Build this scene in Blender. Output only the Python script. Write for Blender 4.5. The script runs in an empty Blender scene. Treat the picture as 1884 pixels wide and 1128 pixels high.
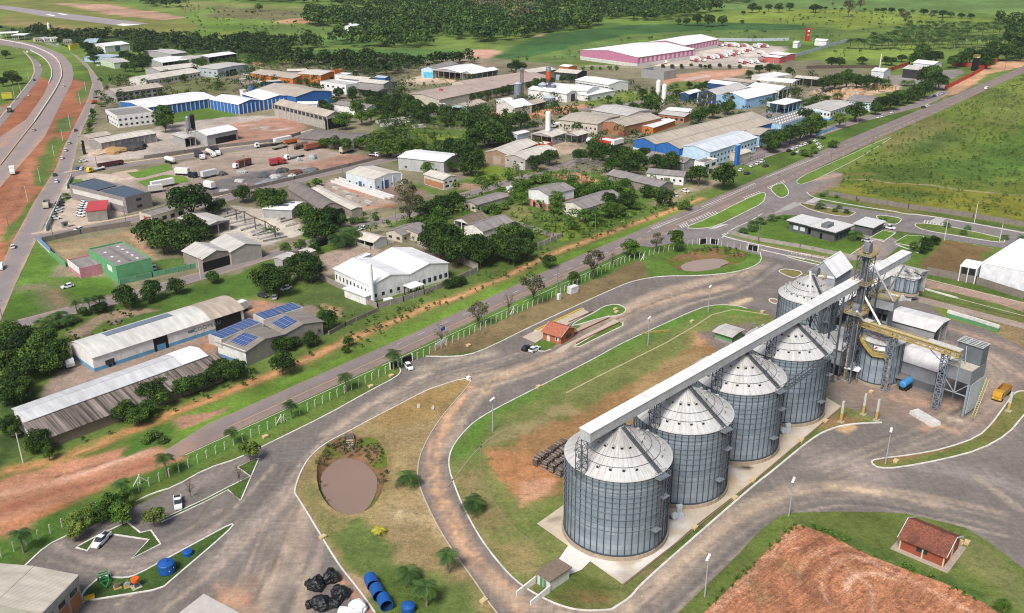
import bpy,math,random
import numpy as np
from mathutils import Vector,Matrix
from mathutils.geometry import delaunay_2d_cdt
random.seed(11)
PI=math.pi
S=bpy.context.scene
COL=S.collection
FPX,PIT,ROL,CH=1698.8,0.3946,-0.0047,116.43
cp,sp=math.cos(PIT),math.sin(PIT)
FW=np.array([0,cp,-sp]);RI=np.array([1.,0,0]);UP=np.array([0,sp,cp])
R2=math.cos(ROL)*RI+math.sin(ROL)*UP;U2=-math.sin(ROL)*RI+math.cos(ROL)*UP
def G(x,y,z=0.0):
 """survey point of the photograph (x, y) -> place in the world at height z (metres)"""
 d=FW*FPX+R2*(x-942)-U2*(y-564)
 t=(z-CH)/d[2]
 return Vector((d[0]*t,d[1]*t,z))
def ppm(p):
 return FPX/float((np.array(p)-np.array([0,0,CH]))@FW)
ORG={}
for j,Y in enumerate((0,220,440,660,888)):
 for i,X in enumerate((0,380,760,1140,1484)):
  ORG['ABCDE'[j]+str(i)]=(X,Y)
ORG['E4']=(1540,888);ORG['P']=None
def K(c,x,y):
 if c=='P':return(x,y)
 o=ORG[c];return(o[0]+x/4.7,o[1]+y/4.7)
def KG(c,x,y,z=0.0):
 return G(*K(c,x,y),z)
cam=bpy.data.cameras.new('camera');cam.sensor_width=36;cam.lens=FPX*36/1884
cam.clip_start=1;cam.clip_end=20000
co=bpy.data.objects.new('camera',cam);COL.objects.link(co);S.camera=co
co.matrix_world=Matrix.Translation((0,0,CH))@Matrix.Rotation(PI/2-PIT,4,'X')@Matrix.Rotation(ROL,4,'Z')
SUN_EL,SUN_AZ=math.radians(50),math.atan2(-.44,-.9)
w=bpy.data.worlds.new('World');S.world=w;w.use_nodes=True
nt=w.node_tree;bg=nt.nodes['Background']
sk=nt.nodes.new('ShaderNodeTexSky');sk.sky_type='NISHITA';sk.sun_disc=False
sk.sun_elevation=SUN_EL;sk.sun_rotation=SUN_AZ;sk.altitude=100;sk.air_density=1.0;sk.dust_density=4.0;sk.ozone_density=1.0
nt.links.new(sk.outputs[0],bg.inputs[0]);bg.inputs[1].default_value=0.085
sl=bpy.data.lights.new('sun','SUN');sl.energy=3.1;sl.angle=math.radians(18);sl.color=(1,.96,.91)
so=bpy.data.objects.new('sun',sl);COL.objects.link(so)
sd=Vector((math.sin(SUN_AZ)*math.cos(SUN_EL),math.cos(SUN_AZ)*math.cos(SUN_EL),math.sin(SUN_EL)))
so.rotation_euler=sd.to_track_quat('Z','Y').to_euler();so.location=sd*500
S.view_settings.view_transform='Standard';S.view_settings.look='None';S.view_settings.gamma=1
S.view_settings.exposure=0.42
S.cycles.max_bounces=5;S.cycles.diffuse_bounces=3;S.cycles.glossy_bounces=2;S.cycles.transmission_bounces=2
S.cycles.use_denoising=True;S.cycles.filter_width=1.1
MATS={}
class NT:
 def __init__(s,name):
  s.m=bpy.data.materials.new(name);s.m.use_nodes=True;s.t=s.m.node_tree
  s.b=s.t.nodes['Principled BSDF'];s.b.inputs['Specular IOR Level'].default_value=.25
 def n(s,ty,**kw):
  o=s.t.nodes.new('ShaderNode'+ty)
  for k,v in kw.items():
   if k in o.inputs:o.inputs[k].default_value=v
   else:setattr(o,k,v)
  return o
 def l(s,a,b):s.t.links.new(a,b)
 def math(s,op,a,b=None):
  o=s.n('Math',operation=op)
  for i,v in enumerate((a,b)):
   if v is None:continue
   if isinstance(v,(int,float)):o.inputs[i].default_value=v
   else:s.l(v,o.inputs[i])
  return o.outputs[0]
 def noise(s,vec,scale,detail=3,rough=.6):
  o=s.n('TexNoise');o.inputs['Scale'].default_value=scale;o.inputs['Detail'].default_value=detail;o.inputs['Roughness'].default_value=rough
  s.l(vec,o.inputs['Vector']);return o.outputs[0]
 def mapping(s,vec,sc):
  o=s.n('Mapping');o.inputs['Scale'].default_value=sc;s.l(vec,o.inputs['Vector']);return o.outputs[0]
 def rng(s,v,a,b,c=0.,d=1.):
  o=s.n('MapRange');s.l(v,o.inputs[0])
  for i,x in enumerate((a,b,c,d)):o.inputs[i+1].default_value=x
  return o.outputs[0]
 def mix(s,f,a,b,mode='MIX'):
  o=s.n('MixRGB',blend_type=mode)
  for i,v in enumerate((f,a,b)):
   if isinstance(v,(int,float)):o.inputs[i].default_value=v
   elif isinstance(v,tuple):o.inputs[i].default_value=(*v[:3],1)
   else:s.l(v,o.inputs[i])
  return o.outputs[0]
 def done(s,col,rough=.8,metal=0.,bump=None,bd=.05,bs=.5):
  if isinstance(col,tuple):s.b.inputs['Base Color'].default_value=(*col,1)
  else:s.l(col,s.b.inputs['Base Color'])
  s.b.inputs['Roughness'].default_value=rough;s.b.inputs['Metallic'].default_value=metal
  if bump is not None:
   o=s.n('Bump');o.inputs['Distance'].default_value=bd;o.inputs['Strength'].default_value=bs
   s.l(bump,o.inputs['Height']);s.l(o.outputs[0],s.b.inputs['Normal'])
  return s.m
def paint(col,rough=.6,metal=0.,var=.18,sc=1.2,grime=.35):
 k=('paint',col,rough,metal,var,sc,grime)
 if k in MATS:return MATS[k]
 q=NT('paint');tc=q.n('TexCoord').outputs['Object']
 a=q.rng(q.noise(tc,sc),.3,.7,1-var,1+var*.5)
 st=q.noise(q.mapping(tc,(1.5,1.5,.18)),1.1,4)
 b=q.rng(st,.5,.75,0,grime)
 c=q.mix(1.,col,a,'MULTIPLY');c=q.mix(b,c,(col[0]*.5+.01,col[1]*.47+.01,col[2]*.42))
 MATS[k]=q.done(c,rough,metal);return MATS[k]
def wall(top,bot=None,z=1.2,seam=0):
 k=('wall',top,bot,z,seam)
 if k in MATS:return MATS[k]
 q=NT('painted_wall');tc=q.n('TexCoord').outputs['Object'];sx=q.n('SeparateXYZ');q.l(tc,sx.inputs[0])
 c=top
 if bot:c=q.mix(q.rng(sx.outputs[2],z-.02,z+.02),bot,top)
 a=q.rng(q.noise(tc,.5,4),.3,.7,.8,1.08)
 c=q.mix(1.,c,a,'MULTIPLY')
 st=q.noise(q.mapping(tc,(.9,.9,.12)),1.,5)
 low=q.rng(sx.outputs[2],0,3.,.5,.12)
 c=q.mix(q.math('MULTIPLY',q.rng(st,.45,.75),low),c,(.16,.12,.09))
 if seam:
  m=q.math('PINGPONG',q.math('ADD',sx.outputs[0],sx.outputs[1]),seam)
  c=q.mix(q.rng(m,0,.12,.35,0),c,(.12,.11,.1))
 MATS[k]=q.done(c,.85);return MATS[k]
def roofm(col,dirt=.3,sheet=1.0,rough=.55,metal=0.,dcol=(.12,.1,.085)):
 """corrugated sheets: local X runs along the ridge, Y down the slope"""
 k=('roof',col,dirt,sheet,rough,metal,dcol)
 if k in MATS:return MATS[k]
 q=NT('roof_sheet');tc=q.n('TexCoord').outputs['Object'];sx=q.n('SeparateXYZ');q.l(tc,sx.inputs[0])
 st=q.noise(q.mapping(tc,(.9,.07,.07)),1.,5,.65)
 sh=q.noise(q.mapping(tc,(.55,.16,0.)),1.,1)
 big=q.noise(tc,.09,3)
 c=q.mix(1.,col,q.rng(sh,.3,.7,.86,1.1),'MULTIPLY')
 c=q.mix(1.,c,q.rng(big,.3,.7,.88,1.08),'MULTIPLY')
 c=q.mix(q.rng(st,.42,.78,0,dirt),c,dcol)
 y=q.math('PINGPONG',sx.outputs[1],2.7);x=q.math('PINGPONG',sx.outputs[0],sheet*.5)
 c=q.mix(q.rng(y,0,.09,.22,0),c,(.14,.13,.12))
 c=q.mix(q.rng(x,0,.08,.16,0),c,(.14,.13,.12))
 if dirt>.7:c=q.mix(1.,c,q.rng(q.noise(q.mapping(tc,(1.3,.03,.03)),1.6,2),.35,.65,.4,1.6),'MULTIPLY')
 cor=q.math('SINE',q.math('MULTIPLY',sx.outputs[0],20.))
 MATS[k]=q.done(c,rough,metal,cor,.02,.35);return MATS[k]
def attr_mat(name,fine,grain,bump,rough=.95,tuft=None,spec=.1,streak=0):
 q=NT(name);q.b.inputs['Specular IOR Level'].default_value=spec
 at=q.n('Attribute',attribute_name='Col').outputs[0]
 tc=q.n('NewGeometry').outputs['Position']
 n1=q.noise(tc,.12,5,.65);n2=q.noise(tc,.9,5,.7);n3=q.noise(tc,4.5,2,.6)
 c=q.mix(1.,at,q.rng(n1,.25,.75,1-fine,1+fine),'MULTIPLY')
 c=q.mix(1.,c,q.rng(n2,.25,.75,1-grain,1+grain),'MULTIPLY')
 c=q.mix(1.,c,q.rng(n3,.25,.75,1-grain*.7,1+grain*.7),'MULTIPLY')
 if streak:
  n4=q.noise(q.mapping(tc,(.25,1.6,1)),.8,4);n5=q.noise(q.mapping(tc,(1.1,.16,1)),.8,4)
  c=q.mix(1.,c,q.rng(n4,.3,.7,1-streak,1+streak),'MULTIPLY')
  c=q.mix(1.,c,q.rng(n5,.3,.7,1-streak,1+streak),'MULTIPLY')
 if tuft:
  n6=q.noise(tc,.33,6,.75)
  c=q.mix(q.rng(n6,.52,.66,0,tuft[3]),c,q.mix(1.,c,tuft[:3],'MULTIPLY'))
 return q.done(c,rough,0,q.math('ADD',n2,q.math('MULTIPLY',n3,.4)),bump,.6)
M_GRASS=attr_mat('grass_ground',.22,.3,.5,tuft=(.45,.6,.5,.55))
M_ASPH=attr_mat('worn_asphalt',.16,.24,.08,.9,streak=.1)
M_SOIL=attr_mat('bare_soil',.2,.22,.35,streak=.1)
M_CONC=attr_mat('old_concrete',.12,.1,.03,.85)
M_ROAD=attr_mat('highway_asphalt',.08,.09,.02,.85)
W_KERB=paint((.64,.62,.58),.85,sc=.35,var=.25,grime=.75)
DARK=paint((.012,.013,.016),.35,var=.1,grime=0);GLASS=paint((.03,.04,.05),.15,var=.1,grime=0)
STEEL=paint((.1,.115,.135),.5,.2);GALV=paint((.3,.34,.38),.42,.5);YEL=paint((.44,.33,.1),.7,grime=.55)
CONC=paint((.42,.38,.33),.9);CONCD=wall((.24,.21,.19),None,0,0);WHITE=paint((.8,.8,.8),.5,grime=.15)
def P_(c,**k):return paint(tuple(c),**k)
class MB:
 def __init__(s):s.v=[];s.f=[];s.mi=[];s.cur=0
 def face(s,pts):
  b=len(s.v);s.v+=[tuple(p)for p in pts];s.f.append(tuple(range(b,b+len(pts))));s.mi.append(s.cur)
 def faces(s,vs,fs):
  b=len(s.v);s.v+=[tuple(p)for p in vs]
  for f in fs:s.f.append(tuple(i+b for i in f));s.mi.append(s.cur)
 def hull8(s,p):
  s.faces(p,[(0,3,2,1),(4,5,6,7),(0,1,5,4),(1,2,6,5),(2,3,7,6),(3,0,4,7)])
 def box(s,x0,y0,z0,x1,y1,z1,t=0):
  s.hull8([(x0,y0,z0),(x1,y0,z0),(x1,y1,z0),(x0,y1,z0),(x0+t,y0+t,z1),(x1-t,y0+t,z1),(x1-t,y1-t,z1),(x0+t,y1-t,z1)])
 def bar(s,a,b,w,h=None):
  a=Vector(a);b=Vector(b);d=(b-a);h=h or w
  if d.length<1e-6:return
  d.normalize();u=Vector((0,0,1))if abs(d.z)<.9 else Vector((1,0,0))
  r=d.cross(u).normalized()*(w/2);q=r.cross(d).normalized()*(h/2)
  s.hull8([a-r-q,a+r-q,b+r-q,b-r-q,a-r+q,a+r+q,b+r+q,b-r+q])
 def lathe(s,prof,n=24,c=(0,0),cap0=False,cap1=True):
  vs=[];fs=[]
  for r,z in prof:
   for k in range(n):
    a=2*PI*k/n;vs.append((c[0]+r*math.cos(a),c[1]+r*math.sin(a),z))
  for i in range(len(prof)-1):
   for k in range(n):
    k2=(k+1)%n;fs.append((i*n+k,i*n+k2,(i+1)*n+k2,(i+1)*n+k))
  if cap1:fs.append(tuple((len(prof)-1)*n+k for k in range(n)))
  if cap0:fs.append(tuple(reversed(range(n))))
  s.faces(vs,fs)
 def tube(s,pts,r,n=6,r1=None):
  pts=[Vector(p)for p in pts];m=len(pts);vs=[];fs=[]
  for i,p in enumerate(pts):
   d=(pts[min(i+1,m-1)]-pts[max(i-1,0)]).normalized();u=Vector((0,0,1))if abs(d.z)<.9 else Vector((1,0,0))
   x=d.cross(u).normalized();y=x.cross(d);rr=r if r1 is None else r+(r1-r)*i/(m-1)
   for k in range(n):
    a=2*PI*k/n;vs.append(p+x*rr*math.cos(a)+y*rr*math.sin(a))
  for i in range(m-1):
   for k in range(n):
    k2=(k+1)%n;fs.append((i*n+k,i*n+k2,(i+1)*n+k2,(i+1)*n+k))
  fs+=[tuple(reversed(range(n))),tuple((m-1)*n+k for k in range(n))]
  s.faces(vs,fs)
 def mesh(s,name,mats,smooth=False):
  me=bpy.data.meshes.new(name);me.from_pydata([tuple(v)for v in s.v],[],s.f)
  for m in(mats if isinstance(mats,(list,tuple))else[mats]):me.materials.append(m)
  if len(me.polygons)==len(s.mi):me.polygons.foreach_set('material_index',s.mi)
  if smooth:me.shade_smooth()
  me.update();return me
 def build(s,name,mats,parent=None,loc=None,rz=0,smooth=False):
  return link(name,s.mesh(name,mats,smooth),parent,loc,rz)
def link(name,me,parent=None,loc=None,rz=0):
 o=bpy.data.objects.new(name,me);COL.objects.link(o)
 if parent is not None:o.parent=parent
 if loc is not None:o.location=loc
 if rz:o.rotation_euler=(0,0,rz)
 return o
def tag(o,label=None,cat=None,group=None,kind=None):
 if label:o['label']=label
 if cat:o['category']=cat
 if group:o['group']=group
 if kind:o['kind']=kind
 return o
def thing(name,label,cat,loc=(0,0,0),rz=0,group=None):
 o=bpy.data.objects.new(name,None);COL.objects.link(o);o.location=loc;o.rotation_euler=(0,0,rz);o.empty_display_size=.5
 return tag(o,label,cat,group)
def copy_tree(o,parent=None):
 c=o.copy();COL.objects.link(c)
 if parent:c.parent=parent
 for ch in list(o.children):copy_tree(ch,c)
 return c
def place(proto,used,loc,rz=0,sc=1,label=None,group=None):
 o=proto if not used else copy_tree(proto)
 o.location=loc;o.rotation_euler=(0,0,rz)
 o.scale=sc if isinstance(sc,tuple)else(sc,sc,sc)
 if label:o['label']=label
 if group:o['group']=group
 return o
def vnoise(x,y,s,seed=0):
 x=x/s+seed*17.3;y=y/s+seed*7.7;xi=np.floor(x);yi=np.floor(y);fx=x-xi;fy=y-yi
 fx=fx*fx*(3-2*fx);fy=fy*fy*(3-2*fy)
 def h(a,b):
  t=np.sin(a*127.1+b*311.7)*43758.5453;return t-np.floor(t)
 return(h(xi,yi)*(1-fx)+h(xi+1,yi)*fx)*(1-fy)+(h(xi,yi+1)*(1-fx)+h(xi+1,yi+1)*fx)*fy
def fbm(x,y,s,seed=0,o=4):
 r=0;a=.5
 for i in range(o):r=r+a*vnoise(x,y,s,seed+i);s/=2.1;a*=.5
 return r/(1-.5**o)
def seg_d(x,y,pts,closed):
 d=np.full(x.shape,1e9);n=len(pts)
 for i in range(n if closed else n-1):
  ax,ay=pts[i];bx,by=pts[(i+1)%n];ex,ey=bx-ax,by-ay
  t=np.clip(((x-ax)*ex+(y-ay)*ey)/(ex*ex+ey*ey+1e-9),0,1)
  d=np.minimum(d,(x-ax-t*ex)**2+(y-ay-t*ey)**2)
 return np.sqrt(d)
def seg_du(x,y,pts):
 d=np.full(x.shape,1e9);u=np.zeros(x.shape);acc=0
 for i in range(len(pts)-1):
  ax,ay=pts[i];ex,ey=pts[i+1][0]-ax,pts[i+1][1]-ay;L=math.hypot(ex,ey)+1e-9
  t=np.clip(((x-ax)*ex+(y-ay)*ey)/(L*L),0,1);s=((x-ax)*ey-(y-ay)*ex)/L;dd=np.hypot(x-ax-t*ex,y-ay-t*ey)
  k=dd<np.abs(d);d=np.where(k,np.where(s<0,-dd,dd),d);u=np.where(k,acc+t*L,u);acc+=L
 return d,u
def inside(x,y,pts):
 r=np.zeros(x.shape,bool);n=len(pts)
 for i in range(n):
  ax,ay=pts[i];bx,by=pts[(i+1)%n]
  c=(ay>y)!=(by>y)
  r^=c&(x<(bx-ax)*(y-ay)/(by-ay+1e-12)+ax)
 return r
def w2(pts,c='P'):
 return[tuple(KG(c,*p)[:2])for p in pts]
def do_paint(x,y,col,ops):
 for op in ops:
  kind,pts,c,wid,st=op[:5];seed=int(abs(pts[0][0])*3+len(pts))%97
  P=np.array(pts);mg=wid*3+8
  s=(x>P[:,0].min()-mg)&(x<P[:,0].max()+mg)&(y>P[:,1].min()-mg)&(y<P[:,1].max()+mg)
  if not s.any():continue
  xs,ys=x[s],y[s];far=np.maximum(1,np.hypot(xs,ys)/350)
  n=fbm(xs,ys,9*max(1,wid/4),seed)-.5;n2=fbm(xs,ys,2.2,seed+5,2)-.5
  if kind=='z':
   d=seg_d(xs,ys,pts,True);d=np.where(inside(xs,ys,pts),d,-d)
   a=np.clip((d+n*wid*2.6+n2*wid*.9)/(wid*1.0)+.5,0,1)*st
  else:
   d,u=seg_du(xs,ys,pts)
   q=fbm(u/9+seed,d/max(.45,wid*.2),1.,seed,3)-.5
   a=np.exp(-((d+n*wid*.8)/wid)**2)*st*np.clip(.92+n2*.9+n*.9+q*1.7,0,1.3)
  a=np.clip(a,0,1)[:,None]*1.0
  c2=np.array(c)[None,:]*(1+.25*n2[:,None])
  col[s]=col[s]*(1-a)+c2*a
 return col
def Z(pts,c,wid=2.,st=1.,crop='P'):return('z',w2(pts,crop),c,wid,st)
def T(pts,c,wid=1.5,st=.8,crop='P'):return('t',w2(pts,crop),c,wid,st)
def set_col(me,col):
 a=me.color_attributes.new('Col','FLOAT_COLOR','POINT')
 a.data.foreach_set('color',np.concatenate([col,np.ones((len(col),1))],1).astype(np.float32).ravel())
def sheet(name,poly,z,col,mat,ops=(),sp=2.,holes=(),var=.12,world=False,crop='P'):
 pts=list(poly)if world else w2(poly,crop)
 loops=[pts]+[list(h)for h in holes]
 V=[];E=[]
 for lp in loops:
  b=len(V);dense=[]
  for i in range(len(lp)):
   p,q=np.array(lp[i]),np.array(lp[(i+1)%len(lp)]);k=max(1,int(np.linalg.norm(q-p)/(sp*2)))
   for j in range(k):dense.append(tuple(p+(q-p)*j/k))
  V+=dense;E+=[(b+i,b+(i+1)%len(dense))for i in range(len(dense))]
 P=np.array(pts);gx,gy=np.meshgrid(np.arange(P[:,0].min(),P[:,0].max(),sp),np.arange(P[:,1].min(),P[:,1].max(),sp))
 gx=gx.ravel()+((np.arange(gx.size)*7919)%101/101-.5)*sp*.4;gy=gy.ravel()+((np.arange(gy.size)*104729)%103/103-.5)*sp*.4
 k=inside(gx,gy,pts)&(seg_d(gx,gy,pts,True)>sp*.4)
 for h in holes:k&=~inside(gx,gy,h)&(seg_d(gx,gy,h,True)>sp*.4)
 V+=list(zip(gx[k],gy[k]))
 r=delaunay_2d_cdt([Vector(v)for v in V],E,[],0,1e-5)
 vs=np.array([tuple(v)for v in r[0]]);fs=[f for f in r[2]]
 c=np.array([vs[list(f)].mean(0)for f in fs]);k=inside(c[:,0],c[:,1],pts)
 for h in holes:k&=~inside(c[:,0],c[:,1],h)
 fs=[f for f,q in zip(fs,k)if q]
 me=bpy.data.meshes.new(name);me.from_pydata([(a,b,z)for a,b in vs],[],fs);me.materials.append(mat)
 x,y=vs[:,0],vs[:,1]
 cc=np.array(col)[None,:]*(1+var*2*(fbm(x,y,14,3)-.5)+var*1.4*(fbm(x,y,3.5,9)-.5))[:,None]
 cc=do_paint(x,y,cc,ops);set_col(me,np.clip(cc,.004,.9))
 if me.polygons and me.polygons[0].normal.z<0:me.flip_normals()
 o=link(name,me);o['kind']='structure';return o
def smooth_path(pts,closed=False,it=2):
 for _ in range(it):
  q=[];n=len(pts)
  for i in range(n if closed else n-1):
   a,b=pts[i],pts[(i+1)%n]
   q+=[(a[0]*.75+b[0]*.25,a[1]*.75+b[1]*.25),(a[0]*.25+b[0]*.75,a[1]*.25+b[1]*.75)]
  pts=q if closed else[pts[0]]+q+[pts[-1]]
 return pts
def offset_strip(pts,w,closed):
 n=len(pts);L=[];Rr=[]
 for i in range(n):
  a=Vector(pts[i-1]if(i>0 or closed)else pts[i]);b=Vector(pts[(i+1)%n]if(i<n-1 or closed)else pts[i])
  d=(b-a);d=d.normalized()if d.length>1e-6 else Vector((1,0));nrm=Vector((-d.y,d.x))*(w/2)
  p=Vector(pts[i]);L.append(p+nrm);Rr.append(p-nrm)
 return L,Rr
def ribbon(name,pts,wid,z0,z1,mat,closed=False,crop='P',world=False,mb=None,brk=0):
 p=list(pts)if world else w2(pts,crop);L,R=offset_strip(p,wid,closed);m=mb or MB();n=len(p)
 rr=random.Random(3)
 for i in range(n if closed else n-1):
  j=(i+1)%n
  if brk and rr.random()<brk:continue
  m.faces([(*L[i],z0),(*R[i],z0),(*R[j],z0),(*L[j],z0),(*L[i],z1),(*R[i],z1),(*R[j],z1),(*L[j],z1)],[(4,5,6,7),(0,1,5,4),(1,2,6,5),(2,3,7,6),(3,0,4,7)])
 if mb:return
 o=m.build(name,mat);o['kind']='structure';return o
GRB=(.12,.225,.02);GRM=(.095,.16,.028);GRD=(.05,.085,.025);GY=(.2,.22,.04);OLV=(.17,.155,.06);DRY=(.27,.2,.1)
RED=(.37,.15,.08);REDL=(.46,.225,.135);ORA=(.46,.2,.09);TAN=(.42,.33,.25);ASP=(.17,.15,.135);SAND=(.52,.42,.32);BRN=(.2,.125,.065)
BANK1=smooth_path(w2([(583,850),(600,820),(625,806),(650,803),(690,806),(706,822),(714,850),(708,885),(700,915),(680,938),(650,948),(622,944),(598,925),(583,893)]),True,1)
WAT1=smooth_path(w2([(584,885),(596,855),(620,838),(645,835),(672,845),(692,866),(695,886),(685,916),(665,938),(645,947),(622,940),(602,920)]),True,1)
BANK2=smooth_path(w2([(400,190),(450,150),(560,128),(700,92),(850,72),(1000,82),(1110,140),(1080,195),(960,225),(700,285),(520,270),(440,230)],'C3'),True,1)
WAT2=smooth_path(w2([(520,212),(600,175),(720,155),(850,145),(940,168),(950,190),(890,207),(860,232),(700,262),(570,262),(540,240)],'C3'),True,1)
PATH=[(10,868),(106,847),(191,813),(245,790),(319,760),(380,736),(493,692),(542,671),(631,631),(729,589),(780,566),(841,548),(896,523),(922,515),(962,493),(994,476),(1088,440),(1149,418),(1210,397),(1290,365)]
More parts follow.
